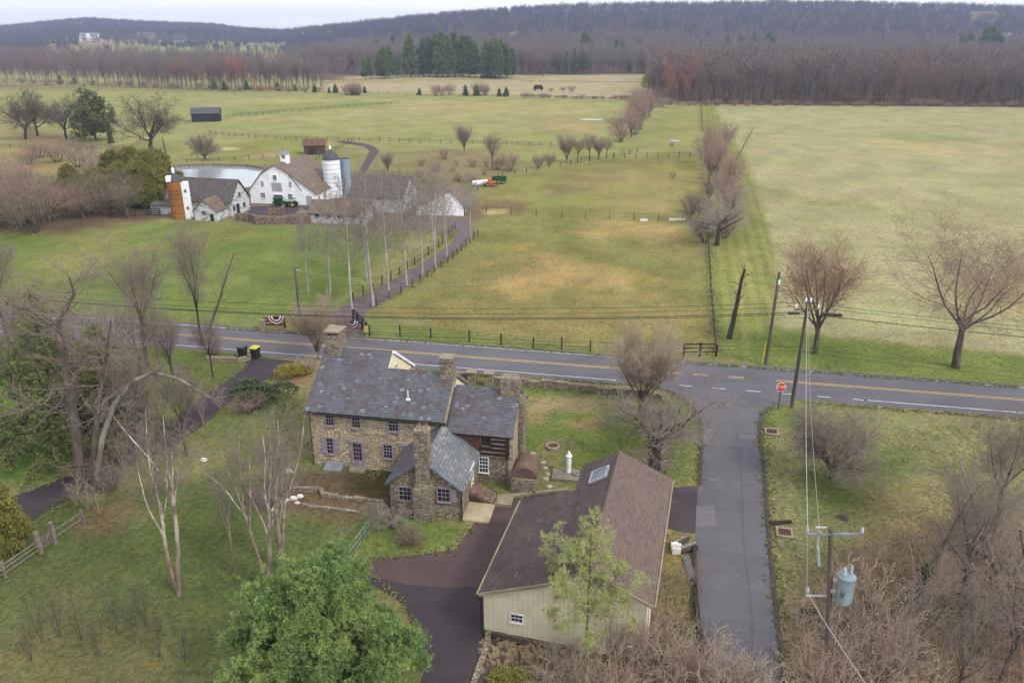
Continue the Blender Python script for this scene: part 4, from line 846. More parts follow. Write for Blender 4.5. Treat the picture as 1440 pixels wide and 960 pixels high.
wall_line('drive_wall', 'pale stone curb by the far left lawn along the road', [(-40, 478), (30, 483)], .25, .3, MT['concrete'])
# ---------------------------------------------------------------- trees
def tubes(segs, k):
    S = np.array(segs, float); P, Q_, r0, r1 = S[:, 0:3], S[:, 3:6], S[:, 6], S[:, 7]
    d = Q_ - P; d /= np.linalg.norm(d, axis=1)[:, None] + 1e-9
    h = np.where(np.abs(d[:, 2:3]) < .9, [[0, 0, 1.0]], [[1.0, 0, 0]]); a = np.cross(d, h); a /= np.linalg.norm(a, axis=1)[:, None]; b = np.cross(d, a)
    th = 2 * np.pi * np.arange(k) / k; ring = a[:, None] * np.cos(th)[None, :, None] + b[:, None] * np.sin(th)[None, :, None]
    V = np.concatenate([P[:, None] + ring * r0[:, None, None], Q_[:, None] + ring * r1[:, None, None]], 1).reshape(-1, 3)
    i = np.arange(k); j = (i + 1) % k; f = np.stack([i, j, k + j, k + i], 1)
    return V, (f[None] + (2 * k * np.arange(len(S)))[:, None, None]).reshape(-1, 4)
def grow(seed, sp):
    rr = random.Random(seed); segs = [[], []]
    nl = len(sp['n']); rmin = sp.get('rmin', .01)
    def rotd(d, ang, az):
        a = d.orthogonal().normalized(); a = Matrix.Rotation(az, 3, d) @ a
        return (d * math.cos(ang) + a * math.sin(ang)).normalized()
    def branch(p, d, Ln, r, lev):
        n = sp['seg'][lev]; pts = [(p, d, r)]; tip = sp.get('tip', .16) if lev else sp.get('tip0', .55)
        for i in range(n):
            w = sp['wob'] * (1 if lev else sp.get('wob0', .4))
            d = (d + Vector((rr.uniform(-w, w), rr.uniform(-w, w), rr.uniform(-w, w) + sp['trop'][lev]))).normalized()
            q = p + d * (Ln / n); r1 = max(rmin * .6, r * (1 - (1 - tip) * (i + 1) / n)); r0 = pts[-1][2]
            segs[0 if lev <= sp.get('tl', 1) else 1].append((*p, *(q + d * r1 * .3), r0, r1)); p = q; pts.append((p, d, r1))
        if lev >= nl: return
        nc = sp['n'][lev]; az = rr.random() * 6.28; t0 = sp['t0'][lev]
        for c in range(nc):
            t = t0 + (1 - t0) * ((c + rr.random()) / nc); f = t * n; i = min(int(f), n - 1)
            pp = pts[i][0].lerp(pts[i + 1][0], f - i); rp = pts[i][2] + (pts[i + 1][2] - pts[i][2]) * (f - i); az += 2.4 + rr.uniform(-.5, .5)
            sh = (1 - .72 * (t - t0) / (1 - t0 + 1e-6)) if sp.get('cone') and lev == 0 else rr.uniform(.7, 1.1)
            branch(pp, rotd(pts[i][1], R(sp['ang'][lev]) * rr.uniform(.65, 1.25), az), Ln * sp['len'][lev] * sh, max(rmin, rp * sp['rr'][lev]), lev + 1)
    st = sp.get('stems', 1); H = sp['H']
    for k in range(st):
        ln = R(sp.get('lean', 0)) * (rr.uniform(.3, 1) if st > 1 else 1); az = 6.28 * k / st + rr.uniform(-.4, .4)
        d = Vector((math.sin(ln) * math.cos(az), math.sin(ln) * math.sin(az), math.cos(ln))); o = Vector((math.cos(az), math.sin(az), 0)) * sp.get('spread', 0) * rr.random()
        branch(o - d * .15, d, sp['L'] * H * rr.uniform(.8, 1.05), sp['r'] * (rr.uniform(.6, 1) if st > 1 else 1), 0)
    mz = max(max(s[5] for s in g) for g in segs if g); sc = H / mz
    for g in segs:
        for i, s in enumerate(g): g[i] = tuple(v * sc for v in s[:6]) + (s[6], s[7])
    return segs
PR = {}
def proto(name, seed, sp, barkm, twigm, kt=6, kc=3, nv=1):
    PR[name] = []
    for v in range(nv):
        s = grow(seed + v * 17, sp); V, Q = tubes(s[0], kt); a = npmesh(name + '_trunk', V, Q, [MT[barkm]])
        V, Q = tubes(s[1], kc); b = npmesh(name + '_crown', V, Q, [MT[twigm]])
        PR[name].append((a, b, sp['H']))
def recolor(new, old, twigm, barkm=None):
    src = PR[old]; PR[new] = []
    for a, b, h in src:
        b2 = b.copy(); b2.materials.clear(); b2.materials.append(MT[twigm]); a2 = a
        if barkm: a2 = a.copy(); a2.materials.clear(); a2.materials.append(MT[barkm])
        PR[new].append((a2, b2, h))
VASE = dict(H=15, L=.26, r=.32, n=[9, 10, 9, 8], len=[1.75, .5, .5, .55], ang=[32, 38, 42, 45], t0=[.55, .2, .2, .15], rr=[.55, .5, .5, .55], seg=[3, 6, 4, 3, 2], trop=[0, .07, .06, .04, .02], wob=.13, rmin=.011)
proto('vase', 1, VASE, 'bark', 'twig', nv=2)
recolor('vase_red', 'vase', 'twig_red')
proto('hedge', 3, dict(VASE, H=10, n=[9, 8, 6, 4], wob=.2, ang=[36, 42, 45, 45], rmin=.02), 'bark', 'twig_warm', 5, 3, nv=3)
proto('maple', 5, dict(VASE, H=17, L=.3, n=[8, 11, 9, 7], len=[1.75, .55, .5, .6], ang=[56, 50, 46, 50], wob=.22, r=.4, t0=[.75, .3, .25, .15]), 'bark', 'twig_red')
proto('oak', 9, dict(VASE, H=15, L=.2, r=.5, n=[8, 10, 9, 7], ang=[52, 48, 45, 45], wob=.24, trop=[0, .06, .05, .03, .02], rmin=.02), 'bark_dark', 'bark', nv=2)
proto('fan', 14, dict(VASE, H=9.5, L=.16, r=.17, n=[16, 11, 9, 6], len=[3.2, .4, .45, .55], ang=[26, 24, 30, 35], t0=[.4, .25, .2, .2], wob=.06, trop=[0, .04, .05, .05, .03], rmin=.012), 'bark', 'twig_tan')
proto('gnarly', 21, dict(VASE, H=8, L=.36, r=.36, n=[9, 9, 8, 6], len=[1.25, .5, .5, .5], ang=[70, 55, 55, 50], wob=.34, trop=[0, .03, .06, .05, .0], t0=[.5, .25, .2, .2], rmin=.014), 'bark_dark', 'twig_pale')
proto('apple', 25, dict(VASE, H=7.3, L=.14, r=.26, n=[12, 11, 10, 8], len=[3.4, .5, .5, .55], ang=[44, 48, 50, 50], wob=.24, trop=[0, .03, 0, -.02, -.05], rmin=.011), 'bark', 'twig')
proto('sycamore', 31, dict(H=17, L=.98, r=.17, n=[26, 8, 5], len=[.27, .5, .5], ang=[46, 45, 45], t0=[.28, .25, .2], rr=[.33, .6, .6], seg=[9, 4, 3, 2], trop=[.03, .12, .06, .03], wob=.12, wob0=.35, tip0=.2, cone=1, rmin=.023, tl=0), 'bark_white', 'twig_pale', nv=5)
proto('birch', 41, dict(H=13, L=.55, r=.2, stems=2, lean=9, n=[4, 11, 7, 5], len=[.95, .3, .5, .5], ang=[17, 42, 42, 45], t0=[.55, .2, .25, .2], rr=[.6, .3, .6, .6], seg=[6, 7, 3, 2, 2], trop=[.03, .06, .08, .04, .02], wob=.13, wob0=.5, tip0=.6, rmin=.009), 'bark_birch', 'twig', nv=2)
proto('birch3', 47, dict(H=12, L=.5, r=.19, stems=3, lean=13, n=[3, 11, 7, 5], len=[1.0, .3, .5, .5], ang=[15, 42, 42, 45], t0=[.55, .2, .25, .2], rr=[.6, .3, .6, .6], seg=[6, 7, 3, 2, 2], trop=[.03, .06, .08, .04, .02], wob=.13, wob0=.5, tip0=.6, rmin=.009), 'bark_birch', 'twig')
proto('snag', 53, dict(H=9.5, L=.98, r=.34, n=[9, 3], len=[.13, .5], ang=[55, 45], t0=[.45, .4], rr=[.3, .6], seg=[8, 3, 2], trop=[.02, .12, .1], wob=.2, wob0=.5, tip0=.45, rmin=.04, tl=0, lean=8), 'bark_dark', 'bark_dark')
proto('dead', 57, dict(H=16, L=.6, r=.4, n=[6, 8, 7], len=[.7, .45, .5], ang=[38, 45, 45], t0=[.6, .3, .3], rr=[.5, .5, .5], seg=[7, 6, 4, 2], trop=[.0, .05, .04, .02], wob=.24, wob0=.05, rmin=.025), 'bark_lichen', 'twig', nv=2)
proto('sapling', 61, dict(H=8, L=.9, r=.07, stems=4, lean=15, n=[10, 5, 4], len=[.3, .5, .5], ang=[34, 36, 40], t0=[.25, .2, .2], rr=[.5, .6, .6], seg=[7, 4, 3, 2], trop=[.05, .12, .08, .03], wob=.13, tip0=.25, cone=1, rmin=.0075, tl=0), 'bark', 'twig_tan', nv=3)
recolor('sapling_warm', 'sapling', 'twig_warm', 'twig_warm'); recolor('sapling_grey', 'sapling', 'bark', 'bark'); recolor('sapling', 'sapling', 'twig_tan', 'twig_tan')
proto('shrub', 71, dict(H=4, L=.6, r=.05, stems=13, lean=46, spread=.5, n=[7, 5, 3], len=[.45, .5, .5], ang=[38, 42, 45], t0=[.3, .2, .2], rr=[.6, .6, .6], seg=[4, 3, 2, 2], trop=[.06, .05, .03, 0], wob=.22, rmin=.012, tl=0), 'bark', 'twig_warm', 4, 3, nv=2)
recolor('shrub_olive', 'shrub', 'twig_olive'); recolor('hedge_olive', 'hedge', 'twig_olive'); recolor('shrub_grey', 'shrub', 'twig'); recolor('shrub_tan', 'shrub', 'twig_tan')
proto('lean', 77, dict(H=13, L=.95, r=.26, lean=24, n=[14, 6, 4], len=[.3, .5, .5], ang=[45, 45, 45], t0=[.35, .25, .2], rr=[.42, .6, .6], seg=[8, 5, 3, 2], trop=[.02, .1, .06, .03], wob=.2, wob0=.5, tip0=.25, cone=1, rmin=.014, tl=0), 'bark', 'twig')
proto('tall', 79, dict(H=14, L=.5, r=.26, n=[7, 11, 9, 7], len=[1.0, .45, .5, .55], ang=[26, 40, 42, 45], t0=[.6, .25, .2, .2], rr=[.62, .5, .5, .55], seg=[6, 7, 4, 3, 2], trop=[0, .06, .06, .04, .02], wob=.17, rmin=.012), 'bark_dark', 'twig', nv=2)
proto('thin', 99, dict(H=9, L=.4, r=.13, n=[6, 7, 5, 4], len=[1.3, .42, .5, .5], ang=[28, 38, 42, 45], t0=[.5, .2, .2, .2], rr=[.6, .5, .6, .6], seg=[5, 7, 4, 3, 2], trop=[0, .05, .05, .03, .0], wob=.17, rmin=.012), 'bark', 'twig', nv=3)
FARD = dict(H=24, L=.42, r=.32, n=[8, 7, 6], len=[.95, .36, .5], ang=[30, 36, 40], t0=[.35, .2, .15], rr=[.5, .5, .6], seg=[4, 4, 2, 1], trop=[0, .1, .08, .04], wob=.14, rmin=.06)
proto('fartree', 83, FARD, 'bark', 'twig_far', 4, 3, nv=5)
recolor('fartree_rust', 'fartree', 'twig_rust')
proto('mass', 90, dict(FARD, n=[6, 6, 4], rmin=.14, seg=[2, 2, 1, 1]), 'bark', 'twig_far', 3, 3, nv=4)
recolor('mass_rust', 'mass', 'twig_rust')
# evergreens: needle sprays as many small blades
def blades(rs, P, D, n, ln, w, spread):
    "n flat blades at each point P around direction D"
    N_ = len(P) * n; P = np.repeat(P, n, 0); D = np.repeat(D, n, 0)
    d = D + rs.normal(0, spread, (N_, 3)); d /= np.linalg.norm(d, axis=1)[:, None]
    s = np.cross(d, rs.normal(0, 1, (N_, 3))); s /= np.linalg.norm(s, axis=1)[:, None]
    l = ln * rs.uniform(.6, 1.2, (N_, 1)); ww = w * rs.uniform(.7, 1.3, (N_, 1))
    V = np.stack([P - s * ww * .35, P + s * ww * .35, P + d * l * .6 + s * ww, P + d * l, P + d * l * .6 - s * ww], 1)
    V = V[:, [0, 1, 2, 3]] if False else np.stack([P, P + d * l * .55 + s * ww, P + d * l, P + d * l * .55 - s * ww], 1)
    return V.reshape(-1, 3), np.arange(N_ * 4).reshape(-1, 4)
def conifer(name, seed, H, prof, nb, tufts, n, ln, w, leafm, barkm='bark_dark', droop=-.1, clump=.5, tr=.2, spread=.6, start=.08, inner=.35, up=.25, lump=0):
    "prof(t): radius at relative height t"
    rs = np.random.RandomState(seed); segs = []; bseg = []; P = []; D = []
    for i in range(12): z0, z1 = H * i / 12, H * (i + 1) / 12; segs.append((0, 0, z0 - (.2 if i == 0 else 0), 0, 0, z1, tr * (1 - .93 * i / 12), tr * (1 - .93 * (i + 1) / 12)))
    for i in range(nb):
        t = start + (1 - start) * ((i + rs.rand()) / nb) ** .9; az = i * 2.399 + rs.uniform(-.4, .4); r = prof(t) * rs.uniform(.72, 1.12) * (1 + lump * .35 * math.sin(az * 3 + t * 9))
        if r < .05: continue
        d = np.array([math.cos(az), math.sin(az), droop + rs.uniform(-.1, .15)]); b0 = np.array([0, 0, t * H]); b1 = b0 + d * r
        b1[2] += up * r * .35
        bseg.append((*b0, *b1, max(.012, tr * .22 * (1 - t)), .008))
        kk = max(2, int(tufts * (r / max(prof(.3), .1)) ** 1.5))
        subs = [b0 + (b1 - b0) * rs.uniform(inner, 1.02) + rs.normal(0, .42, 3) * np.array([1, 1, .5]) for _ in range(max(2, int(r * 1.3)))] if lump else None
        for c in range(max(1, kk // 6)):
            f = inner + (1 - inner) * rs.rand() ** .7; cpos = b0 + (b1 - b0) * f + rs.normal(0, clump * .45, 3) * np.array([1, 1, .6])
            if lump: cpos = subs[rs.randint(len(subs))] + rs.normal(0, .2, 3)
            m = 6; pp = cpos + rs.normal(0, clump * .33, (m, 3)); P.append(pp); dd = (pp - cpos) * 1.2 + d * .35 + np.array([0, 0, .45]); D.append(dd)
    P = np.concatenate(P); D = np.concatenate(D); D /= np.linalg.norm(D, axis=1)[:, None] + 1e-6
    V, Q = tubes(segs + bseg, 5); a = npmesh(name + '_trunk', V, Q, [MT[barkm]])
    V, Q = blades(rs, P, D, n, ln, w, spread); b = npmesh(name + '_crown', V, Q, [MT[leafm]])
    PR.setdefault(name, []).append((a, b, H))
dome = lambda R_, p=.5, m=.3: (lambda t: R_ * (max(0, (1 - t) / (1 - m)) ** p if t > m else .75 + .25 * t / m))
cone = lambda R_: (lambda t: R_ * max(0, 1 - t) ** .85 * (1 if t > .12 else .6 + .4 * t / .12))
conifer('pine', 3, 10, dome(5.7, .66, .26), 120, 560, 22, .22, .013, 'pine', clump=.5, spread=1.0, tr=.28, start=.14, inner=.5, up=.6, lump=.55)
conifer('airypine', 4, 9.5, dome(2.9, .8, .42), 60, 78, 18, .26, .0085, 'airypine', clump=.38, tr=.11, start=.3, inner=.35, up=.7, lump=.5)
conifer('hemlock', 5, 13, cone(5.2), 115, 84, 14, .26, .026, 'hemlock', clump=.55, tr=.3, droop=-.2, start=.08)
conifer('cedar', 6, 9, dome(3.6, .6, .35), 80, 75, 7, .45, .07, 'cedar', clump=.6, lump=.5, tr=.2, start=.15)
conifer('yew', 7, 6, dome(3.2, .5, .25), 130, 210, 9, .2, .045, 'yew', clump=.5, tr=.2, start=.05, inner=.45)
for k in range(3): conifer('farpine', 20 + k, 26, dome(5.0, .6, .3) if k == 0 else dome(4.8, .9, .25), 90, 60, 4, 1.1, .3, 'farpine', clump=1.1, tr=.4, start=.1 + .06 * k)
for k in range(2): conifer('smallfir', 30 + k, 5, cone(1.5), 40, 40, 4, .5, .12, 'farpine', clump=.35, tr=.1, start=.03)
for k in range(2): conifer('willow', 36 + k, 14, dome(4.5, .5, .4), 60, 40, 4, .8, .1, 'willow', clump=1.0, tr=.3, start=.25)
def bushmesh(name, seed, rx, ry, h, n, ln, w, leafm, lobes=9):
    "evergreen bush: leaves gathered on the outside of overlapping lobes"
    rs = np.random.RandomState(seed); P = []; D = []
    for k in range(lobes):
        a = rs.rand() * 6.28; q = rs.rand() ** .5 * .62; c = np.array([math.cos(a) * q * rx, math.sin(a) * q * ry, h * rs.uniform(.25, .6)]); s = np.array([rx, ry, h]) * rs.uniform(.28, .46)
        d = rs.normal(0, 1, (n // lobes, 3)); d /= np.linalg.norm(d, axis=1)[:, None]; d[:, 2] = np.abs(d[:, 2]) * 1.0 - .25
        P.append(c + d * s * rs.uniform(.72, 1.05, (len(d), 1))); D.append(d)
    P = np.concatenate(P); D = np.concatenate(D); P[:, 2] = np.maximum(P[:, 2], .05); V, Q = blades(rs, P, D, 4, ln, w, .7)
    return npmesh(name, V, Q, [MT[leafm]])
# planting
CNT = {}
def plant(kind, name, px, py, h, label, cat='tree', group=None, rot=None, v=None, xy=None, sx=1.0, lean=None, xyz=None):
    L_ = PR[kind]; i = CNT[kind] = CNT.get(kind, -1) + 1; tm, cm, H0 = L_[(i if v is None else v) % len(L_)]
    x, y = xy if xy else at(px, py); s = h / H0; z = float(terrain(x, y)) if y > 700 else 0
    if xyz: x, y, z = xyz
    r = random.Random(i * 31 + len(kind)).random() * 6.28 if rot is None else rot
    T = thing(name, label, cat, (x, y, z), r, group); T.scale = (s * sx, s * sx, s)
    if lean: T.rotation_euler = (lean[0], lean[1], r)
    link('trunk', tm, T); link('crown', cm, T)
    return T
def hgt(px, py, ptop):
    "height of a plant standing at px, py whose top shows at ptop"
    x, y = at(px, py); v = (ptop - 480) / F; return CH - y * (sP + v * cP) / (cP - v * sP)
def pl(kind, name, px, py, ptop, label, cat='tree', group=None, **k): return plant(kind, name, px, py, hgt(px, py, ptop), label, cat, group, **k)
# --- roadside and field trees
pl('maple', 'maple_tree', 1344, 517, 285, 'big spreading maple with red buds at the right end of the road verge', rot=2.2, sx=1.12)
pl('vase_red', 'maple_tree', 1146, 497, 305, 'dense upright maple with reddish twigs behind the two utility poles', rot=.4, v=0, sx=1.05)
pl('snag', 'dead_tree', 1025, 476, 368, 'dead broken tree trunk with stubby branches on the mown green strip', cat='dead tree', rot=.1)
pl('fan', 'bare_tree', 900, 578, 447, 'fan-shaped bare tree with many upright stems beside the road', rot=1, sx=1.3)
pl('gnarly', 'bare_tree', 915, 656, 515, 'gnarled lichen-grey tree with long low limbs behind the garage', rot=.5, sx=1.2)
pl('apple', 'apple_tree', 1170, 673, 556, 'low rounded crab apple tree alone on the right lawn', rot=.9, sx=.95)
# --- hedgerow running up the middle
rr = random.Random(5)
hr = []
for k in range(20):
    t = k / 19; px = 1008 + rr.uniform(-16, 16) + (6 - 8 * t); py = 340 - (340 - 214) * (t ** .8)
    hr.append((px, py))
hl = 'bare purple-brown hedgerow tree crowded in the fence row between paddock and hay field'
for i, (px, py) in enumerate(hr):
    if i == 0: pl('gnarly', 'hedgerow_tree', 1008, 345, 252, 'pale-limbed tree at the near end of the fence-row thicket', rot=2, sx=.9); continue
    x, y = at(px, py); plant(('hedge', 'shrub', 'hedge', 'hedge')[i % 4], 'hedgerow_tree', px, py, rr.uniform(7.5, 11) if i % 4 != 1 else rr.uniform(4.5, 6.5), hl, group='trees of the middle hedgerow', sx=.8)
for px, py in ((972, 312), (978, 300), (985, 330), (1020, 335), (990, 341)): plant('shrub_grey', 'shrub', px, py, rr.uniform(3.5, 5.5), 'bare grey bush filling the foot of the middle hedgerow', 'bush', 'bushes of the middle hedgerow')
pl('lean', 'bare_tree', 1034, 226, 178, 'bare tree leaning out of the hedgerow over the hay field', rot=0)
for k in range(13):
    t = k / 12; plant('hedge' if k % 3 else 'shrub', 'bare_tree', 880 + 32 * t + rr.uniform(-12, 12), 200 - 42 * t, rr.uniform(9, 13) if k % 3 else 7, 'rounded purple-grey bare tree in the clump before the far straw field', group='trees of the far field clump', sx=1.0)
for i, (px, py, pt, lb, kd) in enumerate(((653, 213, 169, 'single dense upright bush by the far pasture fence', 'fan'), (692, 236, 184, 'slim bare tree beside the rounded bush in the middle pasture', 'tall'), (716, 240, 208, 'rounded brown bush right of the slim bare tree', 'shrub'), (700, 239, 215, 'small brown bush at the foot of the slim pasture tree', 'shrub'), (757, 236, 213, 'low grey bush on the pasture ditch', 'shrub_grey'), (772, 233, 212, 'second low grey bush right along the pasture ditch', 'shrub_grey'), (797, 229, 181, 'taller bare tree clump left in the pasture row', 'fan'), (812, 229, 190, 'thin bare tree touching the taller pasture clump', 'tall'), (829, 226, 184, 'middle bare tree of the pasture row', 'tall'), (842, 224, 186, 'right bare tree of the pasture row', 'fan'), (853, 222, 192, 'short bare tree ending the pasture row', 'tall'), (545, 243, 208, 'bare bush beside the gravel path beyond the white barn', 'fan'), (625, 224, 205, 'small spreading bush near the pasture fence', 'shrub'), (945, 206, 198, 'tiny bush in the paddock corner', 'shrub'), (946, 251, 240, 'tiny thorny bush alone in the paddock', 'shrub'))):
    pl(kd, 'bare_tree' if kd in ('tall', 'fan') else 'shrub', px, py, pt, lb, 'tree' if kd in ('tall', 'fan') else 'bush')
for i in range(14): plant('shrub_tan', 'shrub', rr.uniform(575, 690), rr.uniform(232, 258), rr.uniform(1.8, 3.2), 'tan scrubby bush in the rough ground behind the wagon shed', 'bush', 'scrub behind the wagon shed')
# --- lane of pale-trunked trees
for px, py, pt, lb in ((465, 414, 255, 'thick-branched pale tree standing off in the barn lawn left of the lane'), (496, 440, 240, 'pale bare tree nearest the main road at the lane mouth'), (516, 393, 235, 'second pale tree on the left of the lane from the road'), (525, 430, 225, 'pale bare tree first on the right of the lane from the road'), (547, 418, 225, 'second pale tree on the right of the lane from the road'), (572, 401, 232, 'third pale tree on the right of the lane from the road'), (594, 388, 235, 'fourth pale tree on the right of the lane from the road'), (612, 376, 222, 'fifth pale tree on the right of the lane from the road'), (629, 364, 228, 'sixth pale tree on the right of the lane, before its bend'), (577, 356, 240, 'third pale tree on the left of the lane from the road'), (592, 350, 236, 'fourth pale tree on the left of the lane from the road'), (662, 338, 240, 'pale bare tree past the lane bend near the wagon shed'), (609, 340, 238, 'fifth pale tree on the left of the lane, before the sheds'), (434, 412, 290, 'shorter pale tree farthest left from the farm lane')):
    pl('sycamore', 'sycamore_tree', px, py, pt, lb, group='pale trees along the farm lane', sx=.95)
# --- left farm trees
pl('oak', 'oak_tree', 36, 196, 120, 'leftmost of three broad bare trees in the far left meadow', sx=1.0)
pl('oak', 'oak_tree', 53, 191, 118, 'middle of three broad bare trees in the far left meadow', sx=.8)
pl('oak', 'oak_tree', 93, 196, 122, 'right-hand of three broad bare trees beside the dark cedar', sx=.9)
pl('cedar', 'cedar_tree', 135, 198, 126, 'broad dark cedar between the bare trees and the large oak', sx=1.05)
pl('oak', 'oak_tree', 212, 212, 124, 'large wide bare oak standing by the pond', rot=1.2, sx=1.2)
pl('snag', 'dead_tree', 236, 222, 190, 'short ivy-dark stub tree with one drooping limb by the pond', cat='dead tree')
pl('apple', 'bare_tree', 289, 225, 180, 'small pinkish bare tree on the pond bank', sx=.8)
conifer('spire', 44, 10, cone(1.0), 60, 80, 6, .35, .06, 'hemlock', clump=.3, tr=.12)
pl('spire', 'ivy_spire', 157, 205, 162, 'narrow dark evergreen spire left of the large oak')
for i, (px, py, h, k) in enumerate(((55, 222, 6, 'shrub'), (80, 228, 6, 'shrub'), (40, 232, 5, 'shrub'), (110, 235, 6, 'shrub_tan'), (135, 240, 6.5, 'shrub_tan'), (165, 225, 5, 'shrub_grey'), (95, 215, 5, 'shrub'), (120, 222, 5.5, 'shrub_grey'))): plant(k, 'shrub', px, py, h, 'purplish bare bush in the thicket below the far meadow trees', 'bush', 'bushes below the meadow trees', sx=1.3)
for i, (px, py, pt) in enumerate(((102, 275, 232), (130, 276, 240), (165, 262, 212), (190, 265, 208), (215, 275, 212), (228, 268, 212), (205, 290, 228), (150, 285, 238), (175, 285, 230))): pl('yew', 'evergreen_shrub', px, py, pt, 'yellow-green evergreen tree massed between the stone barn and the meadow', group='evergreens beside the stone barn', sx=.9)
for i in range(20):
    px = rr.uniform(-60, 222); py = 316 - .08 * px + rr.uniform(-16, 6) + (10 if px < 60 else 0)
    plant(('hedge_olive', 'shrub_olive', 'hedge_olive', 'hedge')[i % 4], 'bare_tree', px, py, rr.uniform(6, 9.5), 'tangled grey-brown bare tree in the left field hedge', group='hedge left of the stone barn', sx=1.1)
for i in range(12): plant('hedge' if i % 2 else 'shrub', 'bare_tree', rr.uniform(-60, 50), rr.uniform(262, 318), rr.uniform(7, 11), 'purplish bare tree in the left-edge thicket', group='trees of the left-edge thicket', sx=.9)
# --- left foreground trees
ox, oy = at(116, 694); T = thing('old_tree', 'tall old grey trunk by the house drive with broken upper limbs', 'tree', (ox, oy))
limbs = [[(0, 0, -.2), (-.1, 0, 4), (-.35, 0, 8.5), (-.75, 0, 12.6), (-1.0, .1, 13.6)], [(-1.0, .1, 13.6), (-2.2, .3, 14.3), (-3.8, .3, 15.1), (-6.0, .5, 15.7)], [(-1.0, .1, 13.6), (-.4, .2, 14.8), (.2, .4, 16.0), (-.1, .5, 17.2)], [(-.5, 0, 10.2), (1.0, .4, 11.6), (2.4, .6, 12.0), (3.8, .9, 11.2)], [(-.2, 0, 6.6), (-2.0, -.5, 7.9), (-3.6, -.6, 7.6)], [(.5, .3, -.1), (.9, .4, 4), (1.5, .5, 8), (2.2, .5, 11.5), (2.6, .6, 14)]]
limbs = [[(x + .14 * z, y, z) for x, y, z in Lm] for Lm in limbs]
sg = []; tw = []; a = random.Random(8)
for k, Lm in enumerate(limbs):
    r0 = (.42, .2, .18, .13, .1, .3)[k]; n_ = len(Lm) - 1; rt = (.2, .05, .05, .03, .03, .05)[k]
    for q in range(n_):
        sg.append((*Lm[q], *Lm[q + 1], r0 + (rt - r0) * q / n_, r0 + (rt - r0) * (q + 1) / n_))
        if k == 0 and q < 2: continue
        for c in range(9):
            p = Vector(Lm[q]).lerp(Vector(Lm[q + 1]), a.random()); d = Vector((a.uniform(-1, 1), a.uniform(-1, 1), a.uniform(-.2, .9))).normalized(); r_ = .045
            for e in range(4):
                p2 = p + d * a.uniform(.4, .8); tw.append((*p, *p2, r_, r_ * .7)); r_ *= .7
                for f in range(3): d2 = (d + Vector((a.uniform(-.8, .8), a.uniform(-.8, .8), a.uniform(-.4, .6)))).normalized(); p3 = p2 + d2 * a.uniform(.3, .8); tw.append((*p2, *p3, .016, .01)); tw.append((*p3, *(p3 + (d2 + Vector((a.uniform(-.5, .5), a.uniform(-.5, .5), .1))) * .45), .01, .005))
                p = p2; d = (d + Vector((a.uniform(-.35, .35), a.uniform(-.35, .35), a.uniform(-.1, .25)))).normalized()
V, Q = tubes(sg, 9); link('trunk', npmesh('old_trunk', V, Q, [MT['bark']]), T); V, Q = tubes(tw, 3); link('crown', npmesh('old_crown', V, Q, [MT['twig']]), T)
t_ = [(0, 0, 1.5), (.9, .2, 4.5), (2.2, .3, 7.2), (4.0, .4, 9.2), (5.6, .5, 9.8), (7.2, .5, 9.4), (8.6, .6, 8.3), (9.4, .7, 7.6)]
x0, y0_ = at(122, 694); T = thing('arching_tree', 'pale arching tree bent over the house drive beside the old trunk', 'tree', (x0 + .9, y0_ + .3))
V, Q = tubes([(*t_[i], *t_[i + 1], .24 - .026 * i, .24 - .026 * (i + 1)) for i in range(7)] + [(0, 0, -.2, 0, 0, 1.6, .3, .24), (5.6, .5, 9.8, 5.9, .4, 8.8, .1, .04), (5.6, .5, 9.8, 6.2, .9, 10.5, .07, .02)], 8); link('trunk', npmesh('arching_trunk', V, Q, [MT['bark_lichen']]), T)
sg = []
for i in range(70):
    a = random.Random(i); k = a.choice((4, 5, 6, 7)); p = Vector(t_[k]); q = p + Vector((a.uniform(-.4, 1.2), a.uniform(-1, 1), a.uniform(-.6, .9))); q2 = q + Vector((a.uniform(-.2, .6), a.uniform(-.5, .5), a.uniform(-.6, .3))); sg += [(*p, *q, .03, .018), (*q, *q2, .018, .006)]
V, Q = tubes(sg, 3); link('crown', npmesh('arching_crown', V, Q, [MT['twig']]), T)
pl('hemlock', 'hemlock_tree', 95, 640, 405, 'large shaggy dark hemlock left behind the old grey trunk', sx=1.05)
pl('hemlock', 'hemlock_tree', 165, 618, 452, 'smaller shaggy hemlock among bare trees right of the old trunk', sx=1.2)
pl('tall', 'bare_tree', 14, 487, 315, 'bare forked tree on the far left road edge', v=0, sx=.8)
pl('tall', 'bare_tree', 207, 515, 318, 'crooked bare tree with a broken fork above the shrub mass', v=1, rot=3, sx=.85)
pl('tall', 'bare_tree', 284, 482, 296, 'slender dark tree forking into a narrow V beside the road', v=0, rot=1.7, sx=.55)
pl('lean', 'bare_tree', 293, 466, 352, 'bare tree leaning right over the road verge', rot=.0, sx=.9)
for i, (px, py, h, k) in enumerate(((180, 540, 5.5, 'sapling_warm'), (205, 555, 5, 'sapling_warm'), (228, 530, 4.5, 'sapling_warm'), (165, 570, 6, 'sapling'), (215, 600, 5.5, 'sapling_warm'), (195, 640, 4, 'shrub_grey'), (175, 660, 4, 'sapling'), (210, 670, 4, 'sapling'), (155, 690, 3, 'shrub_grey'), (262, 575, 4.5, 'sapling_warm'), (285, 592, 3.6, 'sapling_warm'), (310, 578, 3, 'sapling_warm'), (245, 490, 5, 'sapling_warm'), (190, 500, 6, 'sapling_warm'), (130, 620, 5, 'sapling'), (300, 500, 2.6, 'shrub'))):
    plant(k, 'bare_shrub', px, py, h, 'bare pinkish-brown shrub in the tangle between the old trunk and the house', 'bush', 'tangle left of the farmhouse', sx=1.15)
